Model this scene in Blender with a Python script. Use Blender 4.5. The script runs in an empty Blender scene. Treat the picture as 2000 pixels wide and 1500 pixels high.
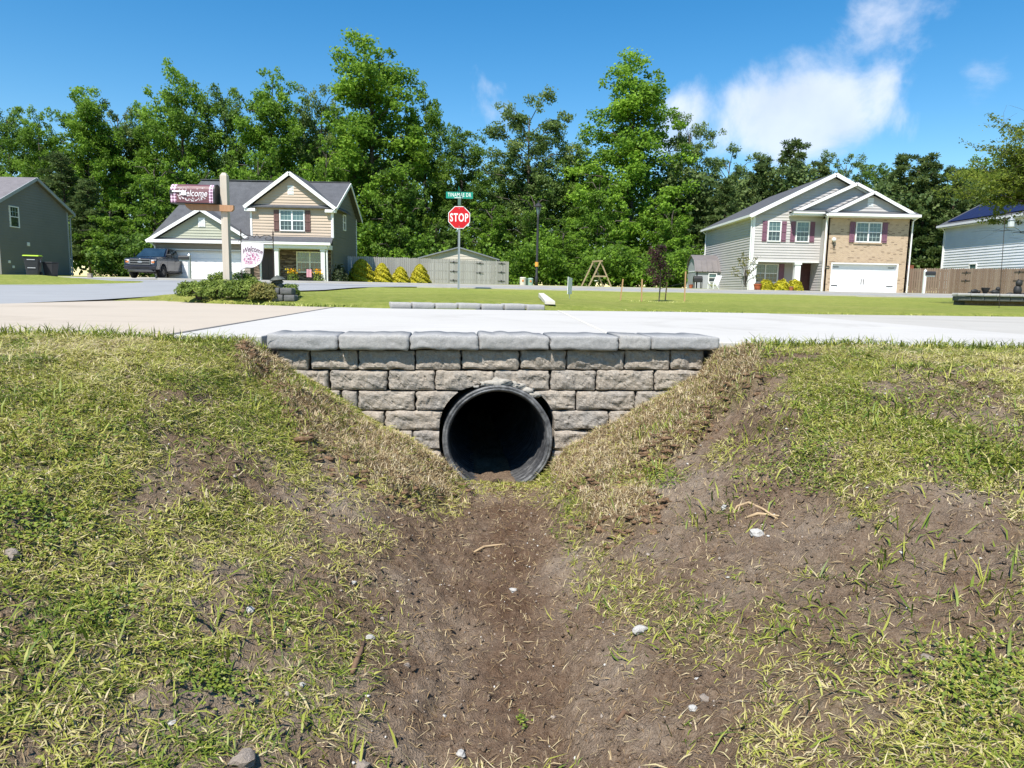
import bpy, bmesh, math, random
import numpy as np
from mathutils import Vector, Matrix, noise as mnoise

random.seed(7)
RNG = np.random.default_rng(11)
scene = bpy.context.scene
COL = scene.collection
rad = math.radians

# ------------------------------------------------------------------ camera
FPX = 1390.0                      # focal length in pixels of the 2000 px wide photograph
EYE = 0.22                        # eye height above the driveway slab (the camera is held low in the ditch)
PITCH, ROLL = rad(7.5), rad(1.16)
cam_d = bpy.data.cameras.new('Camera')
cam = bpy.data.objects.new('Camera', cam_d)
COL.objects.link(cam)
CROT = Matrix.Rotation(math.pi / 2 - PITCH, 3, 'X') @ Matrix.Rotation(ROLL, 3, 'Z')
cam.matrix_world = Matrix.Translation((0, 0, EYE)) @ CROT.to_4x4()
cam_d.lens = 36.0 * FPX / 2000.0
cam_d.sensor_width = 36.0
cam_d.clip_start, cam_d.clip_end = 0.05, 3000
scene.camera = cam
NR = np.array(CROT)

def P(u, v, Y):
    """point at world distance Y seen at photograph pixel (u, v)"""
    d = NR @ np.array([(u - 1000) / FPX, -(v - 750) / FPX, -1.0])
    t = Y / d[1]
    return Vector((d[0] * t, Y, EYE + d[2] * t))

def to_px(X, Y, Z):
    q = np.stack([X, Y, Z - EYE], -1) @ NR
    return 1000 + FPX * q[..., 0] / -q[..., 2], 750 - FPX * q[..., 1] / -q[..., 2]

# ------------------------------------------------------------------ sky, sun, exposure
SUN_TO = Vector((0.30, 0.62, -1.0)).normalized()         # direction the light travels
SUN_EL = math.asin(-SUN_TO.z)
world = bpy.data.worlds.new('World')
scene.world = world
world.use_nodes = True
wn, wl = world.node_tree.nodes, world.node_tree.links
wn.clear()
w_out = wn.new('ShaderNodeOutputWorld')
w_bg = wn.new('ShaderNodeBackground')
w_sky = wn.new('ShaderNodeTexSky')
w_sky.sky_type = 'NISHITA'
w_sky.sun_disc = False
w_sky.sun_elevation = SUN_EL
w_sky.sun_rotation = math.atan2(-SUN_TO.x, -SUN_TO.y)
w_sky.altitude = 10
w_sky.air_density = 1.0
w_sky.dust_density = 0.1
w_sky.ozone_density = 1.0
SKY_STRENGTH = 0.14
w_bg.inputs['Strength'].default_value = SKY_STRENGTH
w_hsv = wn.new('ShaderNodeHueSaturation')
w_hsv.inputs['Hue'].default_value = 0.497
w_hsv.inputs['Saturation'].default_value = 1.46
w_hsv.inputs['Value'].default_value = 0.72
wl.new(w_sky.outputs[0], w_hsv.inputs['Color'])
# clouds: noise on the view direction, thicker where the photograph has its one cumulus bank
w_tc = wn.new('ShaderNodeTexCoord')
def wmath(op, a, b=None, c=None):
    n = wn.new('ShaderNodeMath'); n.operation = op
    for i, x in enumerate((a, b, c)):
        if x is None: continue
        if hasattr(x, 'is_output'): wl.new(x, n.inputs[i])
        else: n.inputs[i].default_value = x
    return n.outputs[0]
def wblob(c, r, amp):
    """soft elliptic bump around direction c (world), radii r along x and z"""
    m = wn.new('ShaderNodeMapping'); m.vector_type = 'POINT'
    c = Vector(c).normalized()
    m.inputs['Location'].default_value = (-c.x / r[0], -c.y / .5, -c.z / r[1])
    m.inputs['Scale'].default_value = (1 / r[0], 1 / .5, 1 / r[1])
    wl.new(w_tc.outputs['Generated'], m.inputs['Vector'])
    L = wn.new('ShaderNodeVectorMath'); L.operation = 'LENGTH'
    wl.new(m.outputs[0], L.inputs[0])
    mr = wn.new('ShaderNodeMapRange'); mr.interpolation_type = 'SMOOTHSTEP'
    mr.inputs['From Min'].default_value = 0.0; mr.inputs['From Max'].default_value = 1.0
    mr.inputs['To Min'].default_value = amp; mr.inputs['To Max'].default_value = 0.0
    wl.new(L.outputs['Value'], mr.inputs['Value'])
    return mr.outputs[0]
def pdir(u, v):
    d = P(u, v, 10.0) - Vector((0, 0, EYE)); d.normalize(); return d
w_n1 = wn.new('ShaderNodeTexNoise'); w_n1.inputs['Scale'].default_value = 7.5
w_n1.inputs['Detail'].default_value = 9; w_n1.inputs['Roughness'].default_value = 0.58
w_n1.inputs['Distortion'].default_value = 0.35
wl.new(w_tc.outputs['Generated'], w_n1.inputs['Vector'])
dens = wmath('MULTIPLY_ADD', w_n1.outputs[0], 2.6, -1.72)
for (u, v, rx, rz, a) in ((1360, 258, .16, .08, .44), (1470, 238, .19, .10, .44), (1570, 195, .14, .11, .44), (1650, 145, .10, .10, .46), (1380, 190, .08, .05, .22), (1480, 290, .24, .05, .27), (1660, 250, .13, .08, .30),
                          (1860, 115, .13, .12, .38), (1900, 262, .09, .06, .34), (1000, 225, .06, .05, .38), (972, 165, .03, .02, .34), (1520, 115, .08, .03, .26),
                          (50, 190, .07, .06, .34), (1730, 20, .08, .05, .26), (1950, 140, .05, .05, .24), (300, -900, .5, .3, .35), (-900, 150, .3, .12, .45),
                          (2900, 200, .3, .12, .45)):
    dens = wmath('ADD', dens, wblob(pdir(u, v), (rx, rz), a))
w_cr = wn.new('ShaderNodeMapRange'); w_cr.interpolation_type = 'SMOOTHSTEP'
w_cr.inputs['From Min'].default_value = 0.0; w_cr.inputs['From Max'].default_value = 0.74
w_cr.inputs['To Max'].default_value = 0.76
wl.new(dens, w_cr.inputs['Value'])
w_mix = wn.new('ShaderNodeMix'); w_mix.data_type = 'RGBA'
wl.new(w_cr.outputs[0], w_mix.inputs['Factor'])
wl.new(w_hsv.outputs[0], w_mix.inputs['A'])
w_cc = wn.new('ShaderNodeMix'); w_cc.data_type = 'RGBA'
w_n2 = wn.new('ShaderNodeTexNoise'); w_n2.inputs['Scale'].default_value = 11; w_n2.inputs['Detail'].default_value = 6
wl.new(w_tc.outputs['Generated'], w_n2.inputs['Vector'])
wl.new(w_n2.outputs[0], w_cc.inputs['Factor'])
w_cc.inputs['A'].default_value = (2.7, 3.1, 3.9, 1); w_cc.inputs['B'].default_value = (5.4, 5.5, 5.9, 1)
wl.new(w_cc.outputs['Result'], w_mix.inputs['B'])
wl.new(w_mix.outputs['Result'], w_bg.inputs['Color'])
wl.new(w_bg.outputs[0], w_out.inputs[0])

sun_d = bpy.data.lights.new('sun', 'SUN')
sun_d.energy = 4.6
sun_d.angle = rad(0.53)
sun_d.color = (1.0, 0.95, 0.87)
sun = bpy.data.objects.new('sun', sun_d)
sun.rotation_euler = SUN_TO.to_track_quat('-Z', 'Y').to_euler()
sun.location = (-12, -25, 40)
COL.objects.link(sun)

scene.view_settings.view_transform = 'Standard'
scene.view_settings.look = 'None'
scene.view_settings.exposure = 0.74
scene.view_settings.gamma = 1.0
scene.view_settings.use_curve_mapping = False
scene.render.engine = 'CYCLES'
scene.cycles.use_denoising = True
scene.cycles.max_bounces = 6
scene.cycles.transparent_max_bounces = 8
scene.cycles.diffuse_bounces = 3
scene.cycles.glossy_bounces = 3
scene.cycles.transmission_bounces = 3
scene.cycles.caustics_reflective = False
scene.cycles.caustics_refractive = False

# ------------------------------------------------------------------ tagging helpers
def tag(o, label=None, cat=None, group=None, kind=None):
    if label: o['label'] = label
    if cat: o['category'] = cat
    if group: o['group'] = group
    if kind: o['kind'] = kind
    return o

def empty(name, loc, label, cat, group=None, rz=0.0):
    o = bpy.data.objects.new(name, None)
    o.empty_display_size = 0.2
    COL.objects.link(o)
    o.location = loc
    o.rotation_euler = (0, 0, rz)
    return tag(o, label, cat, group)

def world_off(p):
    off = Vector((0, 0, 0))
    while p is not None:
        off += Vector(p.location); p = p.parent
    return off

def link_mesh(name, me, parent=None):
    o = bpy.data.objects.new(name, me)
    COL.objects.link(o)
    if parent is not None: o.parent = parent
    return o

def copy_tree(o, parent=None):
    c = o.copy(); COL.objects.link(c); c.parent = parent
    for ch in o.children: copy_tree(ch, c)
    return c

# ------------------------------------------------------------------ mesh helpers
class MB:
    def __init__(s): s.v = []; s.f = []
    def add(s, pts, faces):
        b = len(s.v); s.v += [tuple(p) for p in pts]; s.f += [tuple(b + i for i in f) for f in faces]; return s
    def hexa(s, p):                                   # 4 bottom, 4 top
        return s.add(p, [(3, 2, 1, 0), (4, 5, 6, 7), (0, 1, 5, 4), (1, 2, 6, 5), (2, 3, 7, 6), (3, 0, 4, 7)])
    def box(s, x0, x1, y0, y1, z0, z1):
        return s.hexa([(x0, y0, z0), (x1, y0, z0), (x1, y1, z0), (x0, y1, z0), (x0, y0, z1), (x1, y0, z1), (x1, y1, z1), (x0, y1, z1)])
    def loft(s, A, B, cap=True):
        n = len(A)
        f = [(i, (i + 1) % n, n + (i + 1) % n, n + i) for i in range(n)]
        if cap: f += [tuple(range(n - 1, -1, -1)), tuple(range(n, 2 * n))]
        return s.add(list(A) + list(B), f)
    def quad(s, a, b, c, d): return s.add([a, b, c, d], [(0, 1, 2, 3)])
    def tube(s, pts, r, n=8, cap=True):
        pts = [Vector(p) for p in pts]
        r = r if isinstance(r, (list, tuple)) else [r] * len(pts)
        rings = []
        for i, p in enumerate(pts):
            t = (pts[min(i + 1, len(pts) - 1)] - pts[max(i - 1, 0)])
            t = t.normalized() if t.length > 1e-9 else Vector((0, 0, 1))
            a = t.cross(Vector((0, 0, 1)) if abs(t.z) < .9 else Vector((1, 0, 0))).normalized()
            b = t.cross(a)
            rings.append([p + (a * math.cos(k * 2 * math.pi / n) + b * math.sin(k * 2 * math.pi / n)) * r[i] for k in range(n)])
        base = len(s.v)
        for R_ in rings: s.v += [tuple(q) for q in R_]
        for i in range(len(rings) - 1):
            for k in range(n):
                k2 = (k + 1) % n
                s.f.append((base + i * n + k, base + (i + 1) * n + k, base + (i + 1) * n + k2, base + i * n + k2))
        if cap:
            s.f.append(tuple(base + k for k in range(n)))
            e = base + (len(rings) - 1) * n
            s.f.append(tuple(e + k for k in range(n - 1, -1, -1)))
        return s
    def lathe(s, prof, c, n=16):
        base = len(s.v)
        for (r, z) in prof:
            for k in range(n):
                a = 2 * math.pi * k / n
                s.v.append((c[0] + r * math.cos(a), c[1] + r * math.sin(a), c[2] + z))
        for i in range(len(prof) - 1):
            for k in range(n):
                k2 = (k + 1) % n
                s.f.append((base + i * n + k, base + i * n + k2, base + (i + 1) * n + k2, base + (i + 1) * n + k))
        s.f.append(tuple(base + k for k in range(n - 1, -1, -1)))
        e = base + (len(prof) - 1) * n
        s.f.append(tuple(e + k for k in range(n)))
        return s
    def build(s, name, m, parent=None, bevel=0, smooth=False, local=False):
        off = Vector((0, 0, 0)) if (local or parent is None) else world_off(parent)
        me = bpy.data.meshes.new(name)
        me.from_pydata([(a - off.x, b - off.y, c - off.z) for a, b, c in s.v], [], s.f)
        bm = bmesh.new(); bm.from_mesh(me); bmesh.ops.recalc_face_normals(bm, faces=bm.faces); bm.to_mesh(me); bm.free()
        if smooth: me.polygons.foreach_set('use_smooth', [True] * len(me.polygons))
        if m: me.materials.append(m)
        o = link_mesh(name, me, parent)
        if bevel:
            b = o.modifiers.new('bevel', 'BEVEL'); b.width = bevel; b.segments = 2; b.limit_method = 'ANGLE'
        return o

def np_mesh(name, V, Fc, mat=None, attrs=None, smooth=False, sub=0):
    V = np.asarray(V, np.float32); Fc = np.asarray(Fc, np.int32)
    me = bpy.data.meshes.new(name)
    me.vertices.add(len(V)); me.vertices.foreach_set('co', V.ravel())
    k = Fc.shape[1]
    me.loops.add(Fc.size); me.loops.foreach_set('vertex_index', Fc.ravel())
    me.polygons.add(len(Fc)); me.polygons.foreach_set('loop_start', np.arange(len(Fc), dtype=np.int32) * k)
    if smooth: me.polygons.foreach_set('use_smooth', np.ones(len(Fc), bool))
    me.update(calc_edges=True)
    for an, av in (attrs or {}).items():
        a = me.attributes.new(an, 'FLOAT', 'POINT'); a.data.foreach_set('value', np.asarray(av, np.float32))
    if mat: me.materials.append(mat)
    return me

def hash2(ix, iy, seed):
    h = (ix.astype(np.int64) * 374761393 + iy.astype(np.int64) * 668265263 + seed * 974634777) & 0xffffffff
    h = ((h ^ (h >> 13)) * 1274126177) & 0xffffffff
    return ((h ^ (h >> 16)) & 0xffff) / 65535.0
def vnoise(x, y, seed=0):
    ix, iy = np.floor(x), np.floor(y); fx, fy = x - ix, y - iy
    fx = fx * fx * (3 - 2 * fx); fy = fy * fy * (3 - 2 * fy)
    a = hash2(ix, iy, seed); b = hash2(ix + 1, iy, seed); c = hash2(ix, iy + 1, seed); d = hash2(ix + 1, iy + 1, seed)
    return (a + (b - a) * fx) * (1 - fy) + (c + (d - c) * fx) * fy
def fbm(x, y, o=4, seed=0, gain=.5):
    s = 0; a = 1; t = 0
    for i in range(o):
        s = s + a * vnoise(x * 2 ** i + 17.3 * i, y * 2 ** i - 9.1 * i, seed + i); t += a; a *= gain
    return s / t
def sstep(a, b, x):
    t = np.clip((x - a) / (b - a), 0, 1); return t * t * (3 - 2 * t)

def poly_mask(u, v, poly, soft):
    """1 inside a polygon, fading over soft to 0 outside"""
    poly = np.array(poly, float); inside = np.zeros(u.shape, bool); dist = np.full(u.shape, 1e9)
    n = len(poly)
    for i in range(n):
        (x1, y1), (x2, y2) = poly[i], poly[(i + 1) % n]
        c = ((y1 > v) != (y2 > v)) & (u < (x2 - x1) * (v - y1) / (y2 - y1 + 1e-12) + x1)
        inside ^= c
        dx, dy = x2 - x1, y2 - y1
        t = np.clip(((u - x1) * dx + (v - y1) * dy) / (dx * dx + dy * dy + 1e-9), 0, 1)
        dist = np.minimum(dist, np.hypot(u - x1 - t * dx, v - y1 - t * dy))
    sd = np.where(inside, dist, -dist)
    return sstep(-soft, soft, sd)

# ------------------------------------------------------------------ materials
def new_mat(name):
    m = bpy.data.materials.new(name); m.use_nodes = True
    nt = m.node_tree; nt.nodes.clear()
    out = nt.nodes.new('ShaderNodeOutputMaterial')
    b = nt.nodes.new('ShaderNodeBsdfPrincipled')
    nt.links.new(b.outputs[0], out.inputs[0])
    return m, nt, b, out
def c4(c): return (c[0], c[1], c[2], 1)
def noise_n(nt, scale, detail=4, rough=.55, vec=None, dist=0.0):
    n = nt.nodes.new('ShaderNodeTexNoise')
    n.inputs['Scale'].default_value = scale; n.inputs['Detail'].default_value = detail
    n.inputs['Roughness'].default_value = rough; n.inputs['Distortion'].default_value = dist
    if vec is not None: nt.links.new(vec, n.inputs['Vector'])
    return n.outputs[0]
def ramp_n(nt, fac, stops):
    r = nt.nodes.new('ShaderNodeValToRGB')
    while len(r.color_ramp.elements) < len(stops): r.color_ramp.elements.new(0.5)
    for e, (p, c) in zip(r.color_ramp.elements, stops): e.position = p; e.color = c4(c)
    nt.links.new(fac, r.inputs[0]); return r.outputs[0]
def mix_n(nt, fac, a, b, mode='MIX'):
    m = nt.nodes.new('ShaderNodeMix'); m.data_type = 'RGBA'; m.blend_type = mode
    for s, x in (('Factor', fac), ('A', a), ('B', b)):
        if hasattr(x, 'is_output'): nt.links.new(x, m.inputs[s])
        elif s == 'Factor': m.inputs[s].default_value = x
        else: m.inputs[s].default_value = c4(x)
    return m.outputs['Result']
def bump_n(nt, h, bsdf, strength=.3, dist=.01):
    b = nt.nodes.new('ShaderNodeBump'); b.inputs['Strength'].default_value = strength; b.inputs['Distance'].default_value = dist
    nt.links.new(h, b.inputs['Height']); nt.links.new(b.outputs[0], bsdf.inputs['Normal']); return b
def objco(nt):
    t = nt.nodes.new('ShaderNodeTexCoord'); return t.outputs['Object']
def attr_n(nt, name):
    a = nt.nodes.new('ShaderNodeAttribute'); a.attribute_name = name; return a.outputs['Fac']
def rand_n(nt):
    i = nt.nodes.new('ShaderNodeObjectInfo'); return i.outputs['Random']

def pmat(name, c1, c2=None, scale=6.0, rough=.6, bump=0.0, bscale=None, metallic=0.0, spec=.4, rnd=0.0, bdist=.01, detail=5):
    """plain procedural surface: two tones mixed by noise, optional relief and per-object shift"""
    m, nt, b, out = new_mat(name)
    co = objco(nt)
    c2 = c2 or tuple(x * .85 for x in c1)
    f = noise_n(nt, scale, detail, .6, co)
    col = ramp_n(nt, f, [(.32, c1), (.68, c2)])
    if rnd:
        mr = nt.nodes.new('ShaderNodeMapRange'); mr.inputs['To Min'].default_value = 1 - rnd; mr.inputs['To Max'].default_value = 1 + rnd
        nt.links.new(rand_n(nt), mr.inputs['Value'])
        h = nt.nodes.new('ShaderNodeHueSaturation'); nt.links.new(mr.outputs[0], h.inputs['Value']); nt.links.new(col, h.inputs['Color'])
        col = h.outputs[0]
    nt.links.new(col, b.inputs['Base Color'])
    b.inputs['Roughness'].default_value = rough; b.inputs['Metallic'].default_value = metallic
    b.inputs['Specular IOR Level'].default_value = spec
    if bump: bump_n(nt, noise_n(nt, bscale or scale * 6, 4, .6, co), b, bump, bdist)
    return m

def leaf_mat(name, dark, mid, light, trans=.35, rough=.55, rnd=.10):
    m, nt, b, out = new_mat(name)
    col = ramp_n(nt, attr_n(nt, 'tint'), [(.0, dark), (.5, mid), (1.0, light)])
    mr = nt.nodes.new('ShaderNodeMapRange'); mr.inputs['To Min'].default_value = 1 - rnd; mr.inputs['To Max'].default_value = 1 + rnd
    nt.links.new(rand_n(nt), mr.inputs['Value'])
    h = nt.nodes.new('ShaderNodeHueSaturation'); nt.links.new(mr.outputs[0], h.inputs['Value']); nt.links.new(col, h.inputs['Color'])
    nt.links.new(h.outputs[0], b.inputs['Base Color'])
    b.inputs['Roughness'].default_value = rough; b.inputs['Specular IOR Level'].default_value = .25
    if trans:
        t = nt.nodes.new('ShaderNodeBsdfTranslucent')
        g = nt.nodes.new('ShaderNodeGamma'); g.inputs[1].default_value = .85
        nt.links.new(h.outputs[0], g.inputs[0]); nt.links.new(g.outputs[0], t.inputs[0])
        mx = nt.nodes.new('ShaderNodeMixShader'); mx.inputs[0].default_value = trans
        nt.links.new(b.outputs[0], mx.inputs[1]); nt.links.new(t.outputs[0], mx.inputs[2]); nt.links.new(mx.outputs[0], out.inputs[0])
    return m

M = {}
M['white_trim'] = pmat('white_trim', (.80, .80, .79), (.74, .74, .73), 2, .5)
M['white_door'] = pmat('white_door', (.80, .80, .80), (.76, .76, .76), 1.5, .45)
M['dark_metal'] = pmat('dark_metal', (.02, .02, .022), (.03, .03, .03), 20, .5)
M['black_iron'] = pmat('black_iron', (.025, .022, .02), (.05, .03, .02), 30, .6, .2, 200)
M['steel'] = pmat('galvanised_steel', (.45, .47, .48), (.33, .35, .36), 40, .45, .05, 200, metallic=.6)
M['black_plastic'] = pmat('black_plastic', (.022, .023, .025), (.03, .031, .033), 8, .55, .08, 300)
M['shingle'] = None
M['glass'] = None

def shingle(name, c1, c2):
    m, nt, b, out = new_mat(name)
    co = objco(nt)
    f = noise_n(nt, 2.2, 6, .7, co)
    g = noise_n(nt, 28, 3, .6, co)
    k = noise_n(nt, .35, 2, .5, co)
    col = ramp_n(nt, f, [(.3, c1), (.7, c2)])
    col = mix_n(nt, .35, col, ramp_n(nt, g, [(.3, tuple(x * .55 for x in c1)), (.7, tuple(min(1, x * 1.5) for x in c2))]))
    nt.links.new(col, b.inputs['Base Color'])
    b.inputs['Roughness'].default_value = .9
    w = nt.nodes.new('ShaderNodeTexWave'); w.bands_direction = 'Z'; w.wave_type = 'BANDS'; w.wave_profile = 'SAW'
    w.inputs['Scale'].default_value = 2.2; w.inputs['Distortion'].default_value = .6; w.inputs['Detail'].default_value = 2
    nt.links.new(co, w.inputs['Vector'])
    bump_n(nt, w.outputs[1], b, .55, .02)
    return m
M['shingle'] = shingle('charcoal_shingle', (.050, .052, .058), (.105, .108, .118))
M['shingle_brown'] = shingle('weathered_shingle', (.115, .105, .110), (.19, .175, .185))

def glass(name, c, rough=.05):
    m, nt, b, out = new_mat(name)
    co = objco(nt)
    f = noise_n(nt, 1.3, 3, .5, co)
    col = ramp_n(nt, f, [(.35, tuple(x * .6 for x in c)), (.65, c)])
    nt.links.new(col, b.inputs['Base Color'])
    b.inputs['Roughness'].default_value = rough; b.inputs['Specular IOR Level'].default_value = .9
    b.inputs['Coat Weight'].default_value = .3
    return m
M['glass'] = glass('window_glass', (.10, .17, .17))
M['glass_dark'] = glass('dark_window_glass', (.035, .05, .055))
M['blind'] = pmat('window_blind', (.30, .42, .38), (.24, .35, .32), 3, .7)

def siding(name, c, var=.06):
    m, nt, b, out = new_mat(name)
    co = objco(nt)
    f = noise_n(nt, .9, 4, .6, co)
    g = noise_n(nt, 9, 3, .6, co)
    col = ramp_n(nt, f, [(.3, tuple(x * (1 - var) for x in c)), (.7, tuple(min(1, x * (1 + var)) for x in c))])
    col = mix_n(nt, .12, col, ramp_n(nt, g, [(.35, tuple(x * .8 for x in c)), (.65, c)]))
    nt.links.new(col, b.inputs['Base Color']); b.inputs['Roughness'].default_value = .55
    b.inputs['Specular IOR Level'].default_value = .3
    return m
M['sid_grey'] = siding('light_grey_siding', (.48, .455, .44))
M['sid_tan'] = siding('tan_siding', (.50, .40, .31))
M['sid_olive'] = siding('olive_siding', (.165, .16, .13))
M['sid_taupe'] = siding('taupe_siding', (.25, .22, .19))
M['sid_sage'] = siding('sage_shake', (.39, .395, .31))
M['sid_char'] = siding('charcoal_siding', (.20, .195, .18))
M['sid_white'] = siding('white_siding', (.72, .74, .77))
M['sid_barn'] = siding('beige_metal_siding', (.52, .47, .41))
M['shutter'] = pmat('plum_shutter', (.17, .075, .115), (.21, .10, .145), 5, .6)
M['shutter_brown'] = pmat('brown_shutter', (.12, .06, .055), (.16, .085, .075), 5, .6)
M['door_red'] = pmat('red_brown_door', (.085, .028, .022), (.06, .02, .018), 4, .45)
M['door_dark'] = pmat('dark_brown_door', (.035, .022, .020), (.028, .018, .016), 4, .45)
# ------------------------------------------------------------------ the ground
WS = 0.094                                              # the headwall and slab edge run slightly askew of the camera
def yw(x): return 3.48 + WS * x
def Wp(u, v):
    d = NR @ np.array([(u - 1000) / FPX, -(v - 750) / FPX, -1.0])
    t = 3.48 / (d[1] - WS * d[0])
    return Vector((d[0] * t, d[1] * t, EYE + d[2] * t))
SOIL_LINE = [(300, 664), (430, 668), (505, 682), (560, 722), (630, 752), (700, 802), (760, 836), (806, 858), (862, 905), (885, 930), (930, 940), (975, 942),
             (1040, 938), (1080, 910), (1110, 882), (1190, 836), (1240, 806), (1300, 768), (1356, 748), (1384, 708), (1410, 684), (1500, 676), (1650, 676)]
_w = [Wp(u, v) for u, v in SOIL_LINE]
TA_X = np.array([-900, -1.9] + [p.x for p in _w] + [2.1, 900.0])
TA_Z = np.array([-.03, -.03] + [p.z for p in _w] + [-.035, -.035])
TB_X = np.array([0, .10, .22, .45, .8, 1.2, 1.7, 2.3, 3.2, 900.0])
TB_Z = np.array([-.86, -.85, -.79, -.68, -.55, -.40, -.22, -.09, -.04, -.03])
FAR_Y = [-50, 8.5, 12, 20, 27, 34, 48, 60, 90, 200, 1500]
FAR_Z = [-.03, -.03, .05, .12, .27, .36, .52, .70, .75, .8, 1.5]
EDGE_X = [-5.6, -3.8, -2.5, -1.5, 0, 2, 4.16, 7.7, 14.0]      # far edge of the driveway
EDGE_Y = [10.5, 8.98, 8.5, 8.4, 8.75, 9.41, 9.8, 10.8, 12.3]
def far_z(x, y):
    z = np.interp(y, FAR_Y, FAR_Z)
    z = z - .13 * np.exp(-((x - 3.8) / 3.5) ** 2 - ((y - 19.5) / 5) ** 2)
    z = z + .13 * np.exp(-((x + 3.7) / 1.3) ** 2 - ((y - 9.9) / .8) ** 2)
    z = z + .10 * sstep(.12, .5, y - np.interp(x, EDGE_X, EDGE_Y)) * np.exp(-((x + .6) / 1.9) ** 2) * np.exp(-((y - 9.2) / 7) ** 2)
    return z
def verge(x, y): return .20 * sstep(13.0, 15.5, -x) * sstep(13.5, 17.5, y) * (1 - sstep(23.5, 26.3, y))
def base_z(x, y):
    x = np.asarray(x, float); y = np.asarray(y, float)
    s = sstep(0.0, 2.3, yw(x) - y)
    near = np.interp(x, TA_X, TA_Z) * (1 - s) + np.interp(np.abs(x), TB_X, TB_Z) * s
    z = np.where(y < yw(x), near, far_z(x, y) + verge(x, y))
    return z
def under_slab(x, y):
    return (x > -5.3) & (x < 14) & (y > yw(x) + .004) & (y < np.interp(x, EDGE_X, EDGE_Y) - .02)

DIRT = [([(905, 930), (1085, 940), (1130, 1010), (1175, 1130), (1240, 1260), (1330, 1400), (1400, 1530), (640, 1530), (700, 1380), (770, 1250), (710, 1130), (740, 1060), (630, 985), (600, 935), (860, 985)], 60),
        ([(1230, 1010), (1290, 925), (1420, 905), (1560, 930), (1640, 985), (1740, 1040), (1700, 1100), (1500, 1130), (1300, 1120)], 36),
        ([(1730, 965), (1850, 945), (2010, 975), (2010, 1190), (1780, 1180), (1720, 1080)], 36),
        ([(1290, 900), (1490, 722), (1545, 730), (1440, 830), (1335, 945)], 14),
        ([(1490, 682), (1600, 684), (1600, 708), (1490, 710)], 8),
        ([(330, 765), (430, 772), (420, 800), (270, 805)], 18),
        ([(470, 690), (520, 700), (560, 770), (500, 750)], 12)]
SPARSE = [([(1150, 1000), (2010, 1060), (2010, 1240), (1840, 1290), (1700, 1530), (1230, 1530)], 60, .34),
          ([(420, 1080), (900, 1040), (760, 1530), (440, 1530), (540, 1300)], 70, .50),
          ([(520, 900), (760, 990), (900, 1090), (520, 1070)], 40, .45)]
STRAW = [([(455, 665), (540, 690), (575, 745), (700, 825), (905, 930), (880, 990), (760, 965), (600, 880), (540, 780), (470, 720)], 12),
         ([(1398, 690), (1500, 688), (1485, 722), (1330, 868), (1180, 962), (1088, 955), (1080, 905), (1200, 832), (1340, 758)], 9),
         ([(1128, 975), (1260, 952), (1280, 1000), (1240, 1035), (1150, 1032)], 10)]
def masks(x, y, z):
    u, v = to_px(x, y, z)
    dirt = np.zeros(np.shape(x)); straw = np.zeros(np.shape(x)); spar = np.ones(np.shape(x))
    wob = (fbm(x * 6, y * 6, 4, 5) - .5) * 90
    wob2 = (fbm(x * 6 + 31, y * 6 + 7, 4, 6) - .5) * 90
    for p, s in DIRT: dirt = np.maximum(dirt, poly_mask(u + wob, v + wob2 * .6, p, s))
    for p, s in STRAW: straw = np.maximum(straw, poly_mask(u + wob * .3, v + wob2 * .25, p, s))
    for p, s, k in SPARSE: spar = np.minimum(spar, 1 - (1 - k) * poly_mask(u + wob, v + wob2, p, s))
    patch = fbm(x * 3.1 + 3, y * 3.1, 4, 9)
    patch2 = fbm(x * 8.5 + 13, y * 8.5, 3, 12)
    dirt = np.maximum(dirt, .85 * sstep(.53, .62, patch) * (v > 720))
    dirt = np.maximum(dirt, .75 * sstep(.57, .66, patch2) * (v > 860))
    return dirt * (1 - straw), straw, spar

def ground_z(x, y, full=True):
    x = np.asarray(x, float); y = np.asarray(y, float)
    z = base_z(x, y)
    if full:
        near = (y < yw(x) + .01) & (y > .3) & (np.abs(x) < 3.6)
        if near.any():
            d, s, sp = masks(x, y, z)
            taper = sstep(.0, .12, yw(x) - y)
            rel = (fbm(x * 9, y * 9, 5, 21) - .5) * .045 + (fbm(x * 34, y * 34, 3, 25) - .5) * .024 * (.30 + d)
            streak = (fbm(x * 26 + 2 * np.sin(y * 2), y * 3.2, 4, 41) - .5) * .030 * d * np.exp(-(x / .55) ** 2)
            rel = rel + streak + (fbm(x * 19, y * 19, 3, 47) - .5) * .024 * d + (fbm(x * 62, y * 62, 2, 53) - .5) * .015 * (.3 + d)
            sod = s * (.045 + (fbm(x * 14, y * 14, 3, 33) - .5) * .06)
            ruts = -.022 * np.exp(-((x - .16 - .02 * np.sin(y * 7)) / .035) ** 2) * (y < 2.3) - .020 * np.exp(-((x + .16) / .04) ** 2) * (y < 2.1)
            uu, vv = to_px(x, y, z)
            cut = np.maximum(poly_mask(uu, vv, DIRT[3][0], 10), poly_mask(uu, vv, DIRT[6][0], 10))
            rel = rel - .035 * cut * (1 - s)
            z = z + np.where(near, rel * (.35 + .65 * taper) + sod * (.4 + .6 * taper) + ruts, 0)
        lumpy = (fbm(x * .5, y * .5, 3, 61) - .5) * .06
        z = z + np.where((y > 12) & (y < 200), lumpy, 0)
        z = np.where(under_slab(x, y), np.where((np.abs(x) < 1.45) & (y > yw(x) + .02), -1.3, -.16), z)
        street = (x > -12.9) & (x < -5.1) & (y < 27.2)
        tin = (y > 26.9) & (y < 34.3)
        z = np.where((street | tin) & (y > -60), base_z(x, y) - .03, z)
    return z
def Gz(x, y): return float(ground_z(np.array([x]), np.array([y]))[0])

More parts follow.
